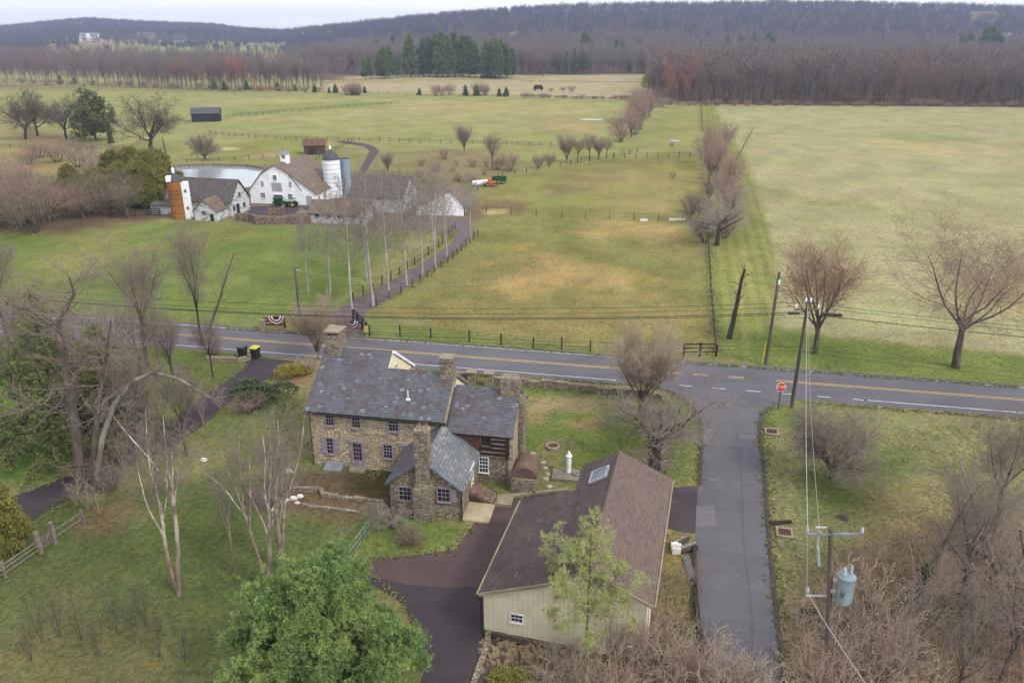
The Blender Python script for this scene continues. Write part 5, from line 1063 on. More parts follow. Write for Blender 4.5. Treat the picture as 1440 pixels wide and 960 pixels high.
for px, py, pt, v_, r_, sx_, lb in ((150, 590, 415, 0, .5, .7, 'tall grey bare tree in the tangle just right of the old trunk'), (196, 640, 470, 0, 2.8, .75, 'tall thin bare tree in front of the hemlocks'), (62, 560, 380, 1, .2, .65, 'tall grey bare tree rising through the shaggy hemlock'), (262, 640, 500, 1, 4.0, .7, 'slim bare tree at the right edge of the tangle')): pl('tall', 'bare_tree', px, py, pt, lb, v=v_, rot=r_, sx=sx_)
for px, py, pt, v_, r_, sx_, lb in ((38, 600, 425, 1, .9, .75, 'fine grey bare tree at the left edge before the shaggy hemlock'), (92, 578, 415, 0, 2.1, .7, 'fine grey bare tree behind the old trunk'), (205, 562, 395, 1, 4.4, .75, 'tall fine grey bare tree above the arching limb'), (246, 545, 430, 0, 5.2, .75, 'fine grey bare tree between the arching limb and the drive'), (300, 530, 432, 1, 1.2, .7, 'light grey bare tree by the drive wall')): pl('tall', 'bare_tree', px, py, pt, lb, v=v_, rot=r_, sx=sx_)
for i in range(3): plant('sapling', 'bare_shrub', 108 + i * 16, 712 + i * 6, 2.6, 'sprawling pale bare shrub at the foot of the old trunk', 'bush', 'shrubs at the old trunk', sx=1.6)
pl('birch', 'birch_tree', 252, 836, 545, 'two-stemmed peeling birch standing left on the near lawn', v=0, rot=.1, sx=.95)
pl('birch', 'birch_tree', 376, 830, 560, 'leaning two-stemmed peeling birch left of the broken stone ruin', v=1, rot=2.9, sx=.9)
pl('birch3', 'birch_tree', 398, 800, 548, 'three-stemmed peeling birch in front of the stone ruin', rot=.4, sx=.95)
pl('birch', 'birch_tree', 330, 800, 650, 'thin pale birch stem between the two larger birches', v=0, rot=1.6, sx=.6)
pl('fan', 'bare_tree', 447, 506, 408, 'rounded pinkish bare tree behind the left house chimney', rot=.3, sx=.95)
for i, (px, py, h) in enumerate(((430, 470, 4), (480, 470, 3.5))): plant('shrub', 'bare_shrub', px, py, h, ('left' if i == 0 else 'right') + ' low bare shrub at the farm lane mouth beside the bunting', 'bush')
plant('pine', 'pine_tree', 0, 0, 9.4, 'big bushy green pine in the foreground below the driveway', xy=(-9.8, 30.6), rot=.6, sx=.98)
plant('airypine', 'pine_tree', 0, 0, 9.7, 'airy pale-green young pine against the garage gable', xy=(4.15, 34.4), rot=1.0, sx=.95)
pl('yew', 'evergreen_shrub', 0, 772, 664, 'dense yellow-green evergreen bush at the left edge by the split rail fence', rot=.7, sx=.6)
# shrubs at the house
def shrub(name, px, py, rx, ry, h, n, ln, w, m, label, seed): T = tag(link(name, bushmesh(name, seed, rx, ry, h, n, ln, w, m), None, (*at(px, py), 0)), label, 'bush'); return T
shrub('evergreen_shrub', 370, 566, 4.0, 2.2, 2.3, 2600, .22, .06, 'rhodo', 'wide dark evergreen shrub beside the house drive', 1)
shrub('forsythia', 415, 532, 2.2, 1.4, 1.9, 1500, .2, .03, 'forsythia', 'yellow-green flowering shrub left of the farmhouse roof', 2)
plant('shrub', 'bare_shrub', 352, 580, 2.0, 'low rusty bare shrub in front of the wide evergreen shrub', 'bush', sx=1.6)
plant('shrub_tan', 'bare_shrub', 435, 525, 2.4, 'bare tan shrub against the farmhouse left gable', 'bush', sx=1.2)
plant('shrub_grey', 'bare_shrub', 578, 764, 1.5, 'small round bare shrub in a mulch bed before the kitchen chimney', 'bush', sx=1.4)
plant('gnarly', 'bare_shrub', 552, 742, 2.4, 'twisted pale shrub by the corner of the kitchen wing', 'bush', sx=1.5)
shrub('ivy_clump', 1140, 868, .7, .6, .7, 300, .2, .06, 'olive', 'small green clump beside the side road verge', 4)
shrub('grass_clump', 708, 965, 1.7, 1.2, .6, 1400, .22, .03, 'yew', 'bright mossy green clump below the riprap bank', 6)
for i, (px, py) in enumerate(((60, 905), (85, 895), (115, 900), (165, 890), (190, 905), (225, 925), (45, 930), (140, 925), (260, 930), (205, 880))): plant('sapling_grey', 'bare_sapling', px, py, rr.uniform(3, 4.6), 'thin bare sapling in the near-left lawn corner', 'sapling', 'saplings in the near-left corner', sx=.8)
# right-hand thicket
pts = [(1130, 930), (1200, 860), (1230, 905), (1270, 940), (1300, 880), (1345, 850), (1370, 900), (1420, 930), (1440, 880), (1310, 970), (1230, 980), (1180, 990), (1360, 990), (1440, 990), (1400, 800), (1430, 780), (1340, 800), (1470, 850), (1480, 940), (1150, 1010), (1270, 1020)]
for i, (px, py) in enumerate(pts): plant(('sapling', 'sapling_warm', 'shrub_tan')[i % 3], 'bare_sapling', px, py, rr.uniform(3.5, 6.5), 'spindly bare brown sapling in the right-hand thicket below the transformer pole', 'sapling', 'saplings of the right-hand thicket', sx=1.25)
for px, py, h, lb in ((1290, 940, 8.5, 'tall grey twiggy tree low in the middle of the right thicket'), (1405, 960, 10, 'tall grey twiggy tree in the lower right corner'), (1440, 860, 9.5, 'tall grey twiggy tree cut by the right edge above the corner'), (1345, 985, 8, 'grey twiggy tree at the bottom of the right thicket'), (1235, 1000, 6.5, 'slender grey tree nearest the transformer pole'), (1375, 800, 8.5, 'grey twiggy tree at the upper side of the right thicket')): plant('thin', 'bare_tree', px, py, h, lb, sx=1.0)
T = pl('lean', 'ivy_tree', 1262, 872, 700, 'leaning bare tree with dark ivy round its lower trunk in the thicket', rot=.2, sx=1.0)
rs = np.random.RandomState(3); zz = rs.uniform(.2, 6, 420); P = np.stack([zz * .36 + rs.normal(0, .22, 420), rs.normal(0, .25, 420), zz], 1); V, Q = blades(rs, P, rs.normal(0, 1, (420, 3)), 3, .3, .11, .6); link('ivy', npmesh('ivy', V, Q, [MT['ivy']]), T)
pl('tall', 'bare_tree', 1395, 760, 560, 'tall thin bare tree at the right edge over the lawn', v=1, sx=.75)
plant('tall', 'bare_tree', 1350, 850, 10, 'bare tree with long whip branches in the middle of the right thicket', v=0, sx=.9)
plant('lean', 'bare_tree', 1480, 960, 12, 'bare tree leaning in from the lower right corner', rot=3.3, sx=1.1)
plant('tall', 'bare_tree', 1440, 700, 9, 'thin bare tree by the road at the right edge', v=0, sx=.6)
for i in range(18): plant(('sapling', 'sapling_warm', 'shrub_tan')[i % 3], 'bare_sapling', rr.uniform(790, 1060) if i > 5 else rr.uniform(960, 1060), rr.uniform(905, 1040), rr.uniform(2.6, 4.6), 'bare tan brush stem in the thicket below the garage', 'sapling', 'brush below the garage', sx=1.3)
for i in range(5): plant('sapling', 'bare_sapling', 925 + i * 14, 830 + rr.uniform(-10, 30), rr.uniform(2.5, 4), 'thin bare sapling between the garage and the side road', 'sapling', 'saplings by the side road', sx=.7)
shrub('ivy_bush', 885, 905, 1.3, .9, 1.8, 700, .18, .07, 'ivy', 'dark ivy mound at the foot of the garage gable', 8)
recolor('whip', 'lean', 'twig_pale', 'twig_pale')
for px, py, h, r_, lb in ((1420, 850, 9, 2.2, 'pale slanting tree nearest the right edge of the thicket'),): plant('whip', 'bare_tree', px, py, h, lb, rot=r_, sx=1.1)
# undergrowth: a tangle of dead stems over the leaf litter
def tangle(name, label, poly, n, seed):
    rs = random.Random(seed); sg = []; W = [at(*p) for p in poly]; x0, x1 = min(p[0] for p in W), max(p[0] for p in W); y0, y1 = min(p[1] for p in W), max(p[1] for p in W)
    while n > 0:
        x, y = rs.uniform(x0, x1), rs.uniform(y0, y1)
        if sdpoly(np.array([x]), np.array([y]), W)[0] < 0: continue
        n -= 1; p = Vector((x, y, 0)); d = Vector((rs.uniform(-1, 1), rs.uniform(-1, 1), rs.uniform(.3, 1.6))).normalized(); r = rs.uniform(.008, .022)
        for k in range(4): q = p + d * rs.uniform(.25, .6); sg.append((*p, *q, r, r * .8)); p = q; r *= .8; d = (d + Vector((rs.uniform(-.5, .5), rs.uniform(-.5, .5), rs.uniform(-.6, .25)))).normalized()
    V, Q = tubes(sg, 3); return tag(link(name, npmesh(name, V, Q, [MT['twig_tan']])), label, 'undergrowth', kind='stuff')
tangle('undergrowth', 'tangled dead brown stems under the right-hand thicket', [(1180, 800), (1290, 745), (1440, 720), (1560, 760), (1560, 1060), (1130, 1060), (1120, 900)], 2600, 1)
tangle('undergrowth', 'tangled dead tan stems below the garage', [(790, 890), (900, 860), (985, 880), (1060, 1000), (1060, 1080), (760, 1080), (770, 940)], 1500, 2)
tangle('undergrowth', 'brown bramble stems in the tangle left of the farmhouse', [(150, 560), (230, 520), (240, 600), (220, 690), (140, 690)], 450, 4)
# ---------------------------------------------------------------- far woods
for i in range(150):
    row = i % 3; px = 934 + (i / 150) * 720 + rr.uniform(-4, 4); py = 147 - row * 2.6 + (px - 934) * .006
    rust = (px < 985 and rr.random() < .8) or (1250 < px < 1330 and rr.random() < .2) or rr.random() < .03
    plant('fartree_rust' if rust else 'fartree', 'bare_tree', px, py, rr.uniform(12, 28), 'rust-tinted bare tree in the front of the wood beyond the hay field' if rust else 'grey-brown bare tree in the front of the wood beyond the hay field', group='rusty trees of the right wood' if rust else 'grey trees of the right wood', sx=.8)
for i in range(44): plant('shrub', 'shrub', 936 + i * 15.5 + rr.uniform(-6, 6), 148 + i * .07 + rr.uniform(-.4, .6), rr.uniform(1.6, 4.2), 'low brown brush bush along the foot of the right wood', 'bush', 'brush at the foot of the right wood', sx=1.5)
for i in range(75):
    px = -60 + i * 6.9 + rr.uniform(-3, 3); py = 114 + (px * .038 if px < 340 else 13 - (px - 340) * .03) + rr.uniform(-2, 1); rust = 240 < px < 345 and rr.random() < .6
    if px < 150 and rr.random() < .35: continue
    plant('fartree_rust' if rust else 'fartree', 'bare_tree', px, py, rr.uniform(14, 24), 'rust-tinted bare tree in the left treeline beyond the far meadow' if rust else 'grey bare tree in the left treeline beyond the far meadow', group='rusty trees of the left treeline' if rust else 'grey trees of the left treeline', sx=.75)
for i in range(24): plant('shrub', 'shrub', 10 + i * 19 + rr.uniform(-6, 6), 116 + i * .55 + rr.uniform(0, 2), rr.uniform(2.5, 5), 'brown scrub bush at the foot of the left treeline', 'bush', 'scrub of the left treeline', sx=1.6)
for i, (px, py, h) in enumerate(((85, 118, 9), (105, 118, 7), (302, 126, 10), (316, 127, 9), (347, 127, 9), (391, 127, 8), (415, 128, 6), (443, 130, 7), (463, 131, 5), (472, 131, 8), (513, 131, 6), (590, 134, 6), (655, 135, 9), (670, 135, 9), (702, 136, 7), (712, 136, 8))): plant('smallfir', 'small_evergreen', px, py, h * .6, 'small dark evergreen along the far meadow hedge line', 'bush', 'small evergreens of the far hedge line', sx=1.15)
for i in range(16): plant('shrub', 'shrub', rr.choice((rr.uniform(485, 505), rr.uniform(605, 700))), 134 + rr.uniform(-1, 1), rr.uniform(5, 9), 'bare purple shrub in the far hedge line', 'bush', 'bare shrubs of the far hedge line', sx=.9)
for i in range(22): plant('shrub', 'shrub', 735 + i * 7.6 + rr.uniform(-3, 3), 137 + i * .16, rr.uniform(1.2, 3.2), 'low brown bush along the near edge of the straw field', 'bush', 'low bushes of the straw field edge', sx=1.8)
for i, (px, py, h) in enumerate(((792, 128, 3), (803, 129, 4), (775, 128, 2.5), (898, 140, 5), (1120 * 0 + 930, 150, 5), (928, 143, 7))): plant('shrub', 'shrub', px, py, h, 'small dark bush dotted in the straw field', 'bush', 'bushes in the straw field', sx=1.5)
ev = ((536, 110, 24, 0), (548, 110, 28, 0), (596, 108, 34, 0), (614, 108, 38, 0), (640, 108, 40, 0), (660, 108, 36, 0), (668, 108, 30, 0), (696, 109, 34, 0), (705, 110, 33, 0), (720, 109, 26, 0), (514, 112, 20, 1), (522, 112, 19, 2), (541, 111, 27, 0), (557, 109, 19, 1), (578, 109, 38, 0), (588, 108, 24, 1), (604, 108, 36, 0), (622, 109, 40, 0), (630, 109, 36, 0), (652, 108, 37, 0), (648, 107, 30, 0), (684, 110, 32, 0), (692, 110, 33, 0), (700, 111, 30, 0), (712, 110, 29, 0), (788, 105, 20, 1), (797, 105, 22, 2), (808, 105, 24, 1), (820, 105, 22, 2), (884, 103, 16, 1))
def evl(px, h):
    if px < 560: return 'evergreen at the left end of the clump along the straw field'
    if px < 645: return 'tall evergreen in the middle of the clump along the straw field' if h > 30 else 'shorter evergreen in the middle of the clump along the straw field'
    if px < 675: return 'tall evergreen just left of the far grey open shed'
    if px < 725: return 'evergreen standing right of the far grey open shed'
    return 'short dark evergreen right of the rounded purple trees' if px < 850 else 'lone small evergreen near the right end of the straw field'
for px, py, h, v in ev: plant('farpine', 'evergreen_tree', px, py, h * .82, evl(px, h), group='evergreens along the straw field', v=v, sx=1.0)
plant('vase', 'bare_tree', 764, 107, 22, 'rounded purple bare tree standing before the far wood edge', sx=1.2); plant('vase', 'bare_tree', 757, 106, 20, 'second rounded bare tree touching the purple one at the far wood edge', sx=1.0)
for px, py, h in ((911, 132, 13), (920, 125, 14)): plant('willow', 'willow_tree', px, py, h, ('short' if h == 13 else 'taller') + ' yellow-budding tree at the corner of the straw field', sx=1.0)
for px in (36, 44, 52, 60, 68, 76, 84, 92, 100, 108, 332): plant('farpine', 'evergreen_tree', px, 66, rr.uniform(12, 20), 'far dark evergreen in the clump left of the white house' if px < 200 else 'lone tall evergreen at the right end of the nursery rows', group='far left evergreens' if px < 200 else None, sx=1.3, xyz=sight(px, 65))
for i in range(46): px = rr.uniform(226, 345); plant('smallfir', 'nursery_conifer', px, 64, rr.uniform(6, 10), 'young nursery conifer in the rows below the left hill', group='nursery conifers', sx=1.2, xyz=sight(px, rr.uniform(61, 67)))
for px, py, h in ((1022, 62, 32), (1040, 60, 30), (1060, 61, 34), (1080, 61, 34), (1087, 61, 30), (1295, 60, 26), (1350, 64, 34), (1362, 64, 36), (1382, 68, 44), (1392, 67, 46), (1401, 68, 40), (1424, 66, 26), (820, 64, 36), (826, 64, 36), (867, 68, 30), (985, 62, 26), (530, 66, 30), (553, 64, 34), (900, 66, 26), (875, 67, 28)):
    plant('farpine', 'evergreen_tree', px, py, h * .8, 'dark pine rising out of the bare woods below the hill', group='pines in the far woods', sx=1.2, xyz=sight(px, py + 3, 14.0))
# the woods behind, too many to count: scattered by geometry nodes over terrain points
def woods(name, label, pts, variants, smin, smax, seed, H0=24.0):
    me = bpy.data.meshes.new(name); P = np.asarray(pts, np.float32); me.vertices.add(len(P)); me.vertices.foreach_set("co", P.ravel()); me.update()
    o = tag(link(name, me), label, 'woods', kind='stuff')
    ng = bpy.data.node_groups.new(name, 'GeometryNodeTree'); ng.interface.new_socket("Geometry", in_out='INPUT', socket_type='NodeSocketGeometry'); ng.interface.new_socket("Geometry", in_out='OUTPUT', socket_type='NodeSocketGeometry')
    N = ng.nodes.new; gi, go = N("NodeGroupInput"), N("NodeGroupOutput"); ci = N("GeometryNodeCollectionInfo"); ci.inputs[1].default_value = True; ci.inputs[2].default_value = True
    ci.inputs[0].default_value = variants
    ip = N("GeometryNodeInstanceOnPoints"); ip.inputs["Pick Instance"].default_value = True; lk = ng.links.new
    rz = N("FunctionNodeRandomValue"); rz.data_type = 'FLOAT_VECTOR'; rz.inputs[0].default_value = (-.05, -.05, 0); rz.inputs[1].default_value = (.05, .05, 6.283); rz.inputs["Seed"].default_value = seed
    rsn = N("FunctionNodeRandomValue"); rsn.data_type = 'FLOAT'; rsn.inputs[2].default_value = smin / H0; rsn.inputs[3].default_value = smax / H0; rsn.inputs["Seed"].default_value = seed + 1
    lk(gi.outputs[0], ip.inputs["Points"]); lk(ci.outputs[0], ip.inputs["Instance"]); lk(rz.outputs[0], ip.inputs["Rotation"]); lk(rsn.outputs[1], ip.inputs["Scale"]); lk(ip.outputs[0], go.inputs[0])
    o.modifiers.new("scatter", 'NODES').node_group = ng; return o
def variants(name, kinds):
    c = bpy.data.collections.new(name)
    for k in kinds:
        for i, (a, b, h) in enumerate(PR[k]):
            V = []; Fq = []; n0 = 0
            for m_ in (a, b):
                v = np.zeros(len(m_.vertices) * 3, np.float32); m_.vertices.foreach_get("co", v); f = np.zeros(len(m_.polygons) * 4, np.int32); m_.loops.foreach_get("vertex_index", f); V.append(v.reshape(-1, 3)); Fq.append(f.reshape(-1, 4) + n0); n0 += len(v) // 3
            me = npmesh('woodland_tree', np.concatenate(V), np.concatenate(Fq), [b.materials[0]])
            c.objects.link(bpy.data.objects.new('woodland_tree', me))
    return c
rs = np.random.RandomState(9)
def pixels(n, fn):
    out = []
    while len(out) < n:
        p = fn()
        if p is not None: out.append((p[0], p[1], float(terrain(p[0], p[1])) - .3))
    return out
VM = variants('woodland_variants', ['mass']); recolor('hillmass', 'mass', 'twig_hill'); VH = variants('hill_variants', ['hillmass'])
def f_right():
    y = rs.uniform(405, 800) if rs.rand() < .6 else rs.uniform(700, 1100); a = rs.uniform(.17, 1.0)
    return (a * y, y) if a * y / y > .17 else None
woods('right_wood', 'bare woodland stretching back from the hay field to the hill', pixels(4200, f_right), VM, 17, 27, 1)
rows = [at(-40 + i * 4.3 + rr.uniform(-4, 4), 103 + i * .085 + rr.uniform(-3, 3)) for i in list(range(92)) * 2] + [at(-40 + i * 4.5 + rr.uniform(-4, 4), 90 + i * .05 + rr.uniform(-2, 2)) for i in list(range(88)) * 2]
VF = variants('treeline_variants', ['fartree'])
woods('left_treelines', 'faint grey bare treelines between the far left fields', [(x, y, 0) for x, y in rows], VF, 13, 22, 11)
woods('left_front_treeline', 'grey bare trees thickening the front left treeline', [(*at(-60 + i * 5 + rr.uniform(-4, 4), 113 + min(i * 5 * .038, 13) - rr.uniform(0, 5)), 0) for i in range(104)], VF, 13, 22, 13)
woods('straw_field_wood', 'bare wood edge behind the straw field and its evergreens', [(*at(470 + i * 3.2 + rr.uniform(-4, 4), 106 - rr.uniform(0, 5)), 0) for i in range(150)], VF, 16, 25, 12)
def f_mid():
    y = rs.uniform(690, 1150); a = rs.uniform(-.24, .2); return (a * y, y)
woods('middle_wood', 'bare woodland behind the straw field below the hill', pixels(2600, f_mid), VM, 15, 24, 3)
def f_left():
    k = rs.rand()
    if k < .12: y = rs.uniform(560, 640); a = rs.uniform(-.45, -.2)
    elif k < .4: y = rs.uniform(720, 790); a = rs.uniform(-.95, -.2)
    else: y = rs.uniform(850, 1150); a = rs.uniform(-.95, -.22)
    return None if (-.56 < a < -.27 and y > 830 and rs.rand() < .85) else (a * y, y)
woods('left_wood', 'belts of bare woodland between the far left fields', pixels(600, f_left), VM, 13, 21, 5)
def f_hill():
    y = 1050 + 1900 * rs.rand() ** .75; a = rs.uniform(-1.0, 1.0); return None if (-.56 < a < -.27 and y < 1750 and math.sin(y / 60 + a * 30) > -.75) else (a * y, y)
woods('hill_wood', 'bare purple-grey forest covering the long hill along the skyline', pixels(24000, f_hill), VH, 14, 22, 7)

# ---------------------------------------------------------------- rough grass: ragged verges, tussocks on the lawns
def grass_cover(name, label, P, h, w, mat, seed, n=5):
    rs = np.random.RandomState(seed); P = np.asarray(P); V, Q = blades(rs, P, np.tile([0, 0, 1.0], (len(P), 1)), n, h, w, .55)
    return tag(link(name, npmesh(name, V, Q, [mat])), label, 'grass', kind='stuff')
GG = leaf('rough_grass', C(104, 114, 66, 1.0), C(140, 140, 94, 1.0), C(122, 126, 78, 1.0))
rs = np.random.RandomState(21); P = []
def along(px, n, wd):
    W = [np.array(at(*p)) for p in px]
    for a, b in zip(W[:-1], W[1:]):
        k = max(2, int(n * np.linalg.norm(b - a))); t = rs.rand(k, 1); o = rs.normal(0, wd, (k, 2)); P.append(np.concatenate([a + (b - a) * t + o, np.zeros((k, 1))], 1))
along([(320, 461.5), (740, 491), (980, 511), (1440, 545)], 22, .16); along([(585, 520), (700, 529), (867, 541), (905, 544)], 22, .2); along([(1130, 566), (1440, 590)], 22, .25)
along([(1107, 960), (1096, 869), (1085, 767), (1080, 700), (1076, 650), (1071, 620), (1074, 583), (1090, 572)], 22, .3); along([(905, 541), (958, 560), (983, 588), (985, 605), (984, 640), (981, 683)], 16, .2)
along([(692, 541), (840, 553), (930, 566)], 16, .35); along([(500, 424), (562, 387), (640, 330)], 10, .4); along([(530, 430), (580, 404), (655, 345)], 10, .4); along([(1007, 501), (1000, 420), (996, 344)], 14, .35)
along([(441, 655), (500, 662), (545, 668)], 14, .4); along([(512, 786), (600, 778), (640, 772), (662, 742)], 14, .25); along([(690, 704), (800, 691)], 14, .2); along([(920, 745), (905, 860)], 16, .4); along([(505, 795), (570, 850), (600, 935)], 10, .12); along([(45, 688), (110, 663), (240, 590), (348, 512)], 8, .35); along([(60, 722), (180, 655), (290, 595), (398, 522)], 8, .35)
P = np.concatenate(P); grass_cover('verge_grass', 'ragged rough grass growing over the road, drive and wall edges', P, .2, .035, GG, 1)
T_ = []
for poly, n in ((((-100, 740), (330, 660), (560, 730), (500, 800), (560, 1000), (-100, 1000)), 3000), (((735, 560), (930, 575), (970, 600), (970, 670), (735, 690)), 900), (((1075, 590), (1440, 600), (1440, 760), (1110, 1000), (1090, 760)), 4200), (((560, 440), (1000, 440), (1000, 500), (700, 485)), 1500), (((925, 755), (975, 760), (985, 900), (905, 900)), 700), (((1110, 500), (1440, 520), (1440, 500), (1170, 476)), 500)):
    W = [at(*p) for p in poly]; x = rs.uniform(min(p[0] for p in W), max(p[0] for p in W), n * 3); y = rs.uniform(min(p[1] for p in W), max(p[1] for p in W), n * 3); k = (sdpoly(x, y, W) > 0) & (fbm(x / 3, y / 3) > .42); T_.append(np.stack([x[k], y[k], 0 * x[k]], 1)[:n])
grass_cover('tussock_grass', 'low uneven tussocks of grass scattered over the lawns', np.concatenate(T_), .1, .02, GG, 2, 6)
rs = np.random.RandomState(33); T_ = []
for poly, n in ((((1086, 575), (1112, 700), (1140, 900), (1140, 1000), (1108, 1000), (1094, 850), (1076, 690), (1072, 600)), 900), (((1120, 800), (1290, 745), (1440, 720), (1560, 760), (1560, 1040), (1120, 1040)), 7000), (((790, 890), (900, 860), (985, 760), (990, 1000), (760, 1040)), 2200), (((910, 600), (942, 590), (944, 662), (906, 655)), 420), (((120, 735), (200, 685), (330, 690), (180, 760)), 700), (((640, 772), (690, 705), (722, 702), (690, 822), (560, 850), (510, 792)), 160), (((975, 600), (1076, 600), (1084, 760), (1108, 1000), (990, 1000), (978, 745)), 220)):
    W = [at(*p) for p in poly]; x = rs.uniform(min(p[0] for p in W), max(p[0] for p in W), n * 4); y = rs.uniform(min(p[1] for p in W), max(p[1] for p in W), n * 4); k = sdpoly(x, y, W) > 0; T_.append(np.stack([x[k], y[k], .02 + 0 * x[k]], 1)[:n])
P = np.concatenate(T_); D = np.concatenate([rs.normal(0, 1, (len(P), 2)), .15 * np.ones((len(P), 1))], 1); V, Q = blades(rs, P, D, 1, .11, .035, .1)
tag(link('leaf_litter', npmesh('leaf_litter', V, Q, [leaf('dead_leaves', C(112, 92, 72), C(176, 148, 116), C(138, 112, 88))])), 'fallen dead leaves along the kerbs and under the bare brush', 'leaf litter', kind='stuff')
# ---------------------------------------------------------------- utility poles and wires
def pole(label, base, top, r0, mat, rz=0):
    x, y = base; T = thing('utility_pole', label, 'utility pole', (x, y)); tx, ty, tz = top
    m = MB(); m.tube((0, 0, -.3), (tx - x, ty - y, tz), r0, r0 * .7, 10); m.build('shaft', MT[mat], T); return T
ax, ay = at(1113, 573); bx, by = at(1077, 512)
PA = pole('mossy utility pole with insulators standing behind the stop sign', (ax, ay), (ax + .1, ay, 10.6), .19, 'pole_green')
m = MB(); m.box(-1.0, 1.2, -.07, .07, 9.75, 9.9); m.box(-.15, .45, -.12, .12, 10.35, 10.47); m.build('crossarm', MT['pole'], PA)
for x in (-.1, .35, -.9, 1.1): m = MB(); z = 10.5 if abs(x) < .5 else 9.9; m.lathe([(.05, z), (.09, z + .1), (.09, z + .3), (.03, z + .42), (0, z + .42)], (x, 0, 0), 8); m.build('insulator', MT['whitecloth'], PA)
m = MB(); m.tube((-1.5, 0, 9.45), (-.55, 0, 9.45), .13, .13, 8); m.build('splice_case', MT['black'], PA); m = MB(); m.tube((1.6, 0, 9.4), (3.2, -.3, 9.35), .15, .15, 8); m.build('splice_case', MT['black'], PA)
m = MB(); m.tube((.18, -.05, .2), (.2, -.05, 6.5), .05, .05, 6); m.build('conduit', MT['transformer'], PA)
PB = pole('tall grey leaning utility pole across the road from the stop sign', (bx, by), (bx + .2, by + .1, 10.2), .19, 'pole')
m = MB(); m.lathe([(.06, 8.9), (.12, 9.0), (.12, 9.35), (.04, 9.45), (0, 9.45)], (.2, -.2, 0), 8); m.build('insulator', MT['whitecloth'], PB)
m = MB(); m.tube((-.5, -.15, .02), (-.35, -.12, 2.6), .045, .045, 6); m.build('guy_guard', MT['yellow'], PB)
dx, dy = at(424, 466)
PD = pole('short grey utility pole by the farm lane mouth', (dx, dy), (dx, dy, 7.9), .17, 'pole'); m = MB(); m.box(-.1, .5, -.05, .05, 7.5, 7.6); m.build('bracket', MT['steel'], PD)
cx, cy = 16.9, 32.0; T = pole('foreground utility pole carrying a transformer over the right-hand thicket', (cx, cy), (15.45, 31.9, 10.7), .17, 'pole')
m = MB(); m.box(-2.75, .15, -.2, -.1, 10.32, 10.42); m.build('crossarm', MT['tin'], T)
m = MB()
for z, x in ((10.45, -2.6), (10.45, .05), (6.9, -2.1)): m.lathe([(.04, z), (.09, z + .06), (.05, z + .12), (.09, z + .18), (.04, z + .28), (0, z + .28)], (x, -.16, 0), 8)
m.build('insulator', MT['steel'], T)
m = MB(); m.tube((-1.95, -.1, 9.6), (-1.75, -.15, 8.5), .08, .08, 8); m.tube((-2.05, -.1, 10.8), (-1.95, -.1, 9.6), .05, .05, 6); m.tube((-2.25, -.15, 10.75), (-1.7, -.15, 10.75), .05, .05, 6); m.build('cutout_fuse', MT['steel'], T)
m = MB(); m.box(-2.1, -1.0, -.08, 0, 6.55, 6.63); m.build('bracket', MT['steel'], T)
def P_(z): return (cx - 1.45 * z / 10.7)
tx_, ty_ = P_(7.3) - cx + .62, -.35
m = MB(); m.lathe([(0, 6.5), (.36, 6.5), (.4, 6.56), (.4, 7.95), (.44, 7.97), (.44, 8.06), (.3, 8.15), (0, 8.2)], (tx_, ty_, 0), 24)
for a in (0.3, 1.2, 2.1, 5.4): m.box(tx_ + .4 * math.cos(a) - .03, tx_ + .46 * math.cos(a) + .03, ty_ + .4 * math.sin(a) - .03, ty_ + .46 * math.sin(a) + .03, 6.6, 7.9)
tr = m.build('transformer', MT['transformer'], T)
m = MB()
for x, y in ((-.18, -.05), (.2, .08)): m.lathe([(.07, 8.12), (.11, 8.2), (.06, 8.26), (.11, 8.32), (.06, 8.38), (.1, 8.44), (.05, 8.6), (0, 8.6)], (tx_ + x, ty_ + y, 0), 10)
m.build('bushing', MT['steel'], tr)
m = MB(); m.path([(tx_ - .3, ty_ - .38, 7.4), (tx_ - .36, ty_ - .46, 7.2), (tx_ - .24, ty_ - .46, 7.1), (tx_ - .2, ty_ - .4, 7.3)], .025); m.build('cable_loop', MT['black'], tr)
m = MB(); m.box(tx_ - .62, tx_ - .34, ty_ + .0, ty_ + .12, 7.0, 7.15); m.box(tx_ - .62, tx_ - .34, ty_ + .0, ty_ + .12, 7.7, 7.85); m.build('hanger_bracket', MT['steel'], tr)
def wire(label, a, b, sag, r=.016, mat='wire_dark', n=24):
    a, b = Vector(a), Vector(b); m = MB(); P = []
    for i in range(n + 1): t = i / n; p = a.lerp(b, t); p.z -= sag * 4 * t * (1 - t); P.append(tuple(p))
    m.path(P, r, 4); return tag(m.build('overhead_wire', MT[mat]), label, 'wire')
LW = Vector((ax, ay, 0)) - RU * 135; RW = Vector((ax, ay, 0)) + RU * 75
wire('highest black wire running left from the mossy pole along the road', (ax - .1, ay, 10.5), (LW.x, LW.y, 9.8), 3.6, .02)
wire('upper middle black wire running left from the mossy pole', (ax + .35, ay, 10.1), (LW.x, LW.y - .6, 9.3), 3.7, .018)
wire('thick black cable running left from the mossy pole along the road', (ax, ay - .1, 9.6), (LW.x, LW.y, 8.7), 3.6, .034)
wire('second thick black cable just below the first left of the mossy pole', (ax, ay - .15, 9.45), (LW.x, LW.y + .4, 8.5), 3.6, .03)
wire('thin lower wire left of the mossy pole crossing above the road', (ax, ay - .1, 6.2), (LW.x, LW.y, 5.8), 2.0, .014)
wire('lowest thin wire left of the mossy pole above the road', (ax, ay - .1, 5.8), (LW.x, LW.y, 5.4), 2.0, .014)
wire('highest black wire running right from the mossy pole', (ax + .35, ay, 10.4), (RW.x, RW.y, 10.0), 1.2, .018)
wire('middle black wire running right from the mossy pole', (ax + 1.1, ay, 10.0), (RW.x, RW.y, 9.6), 1.2, .018)
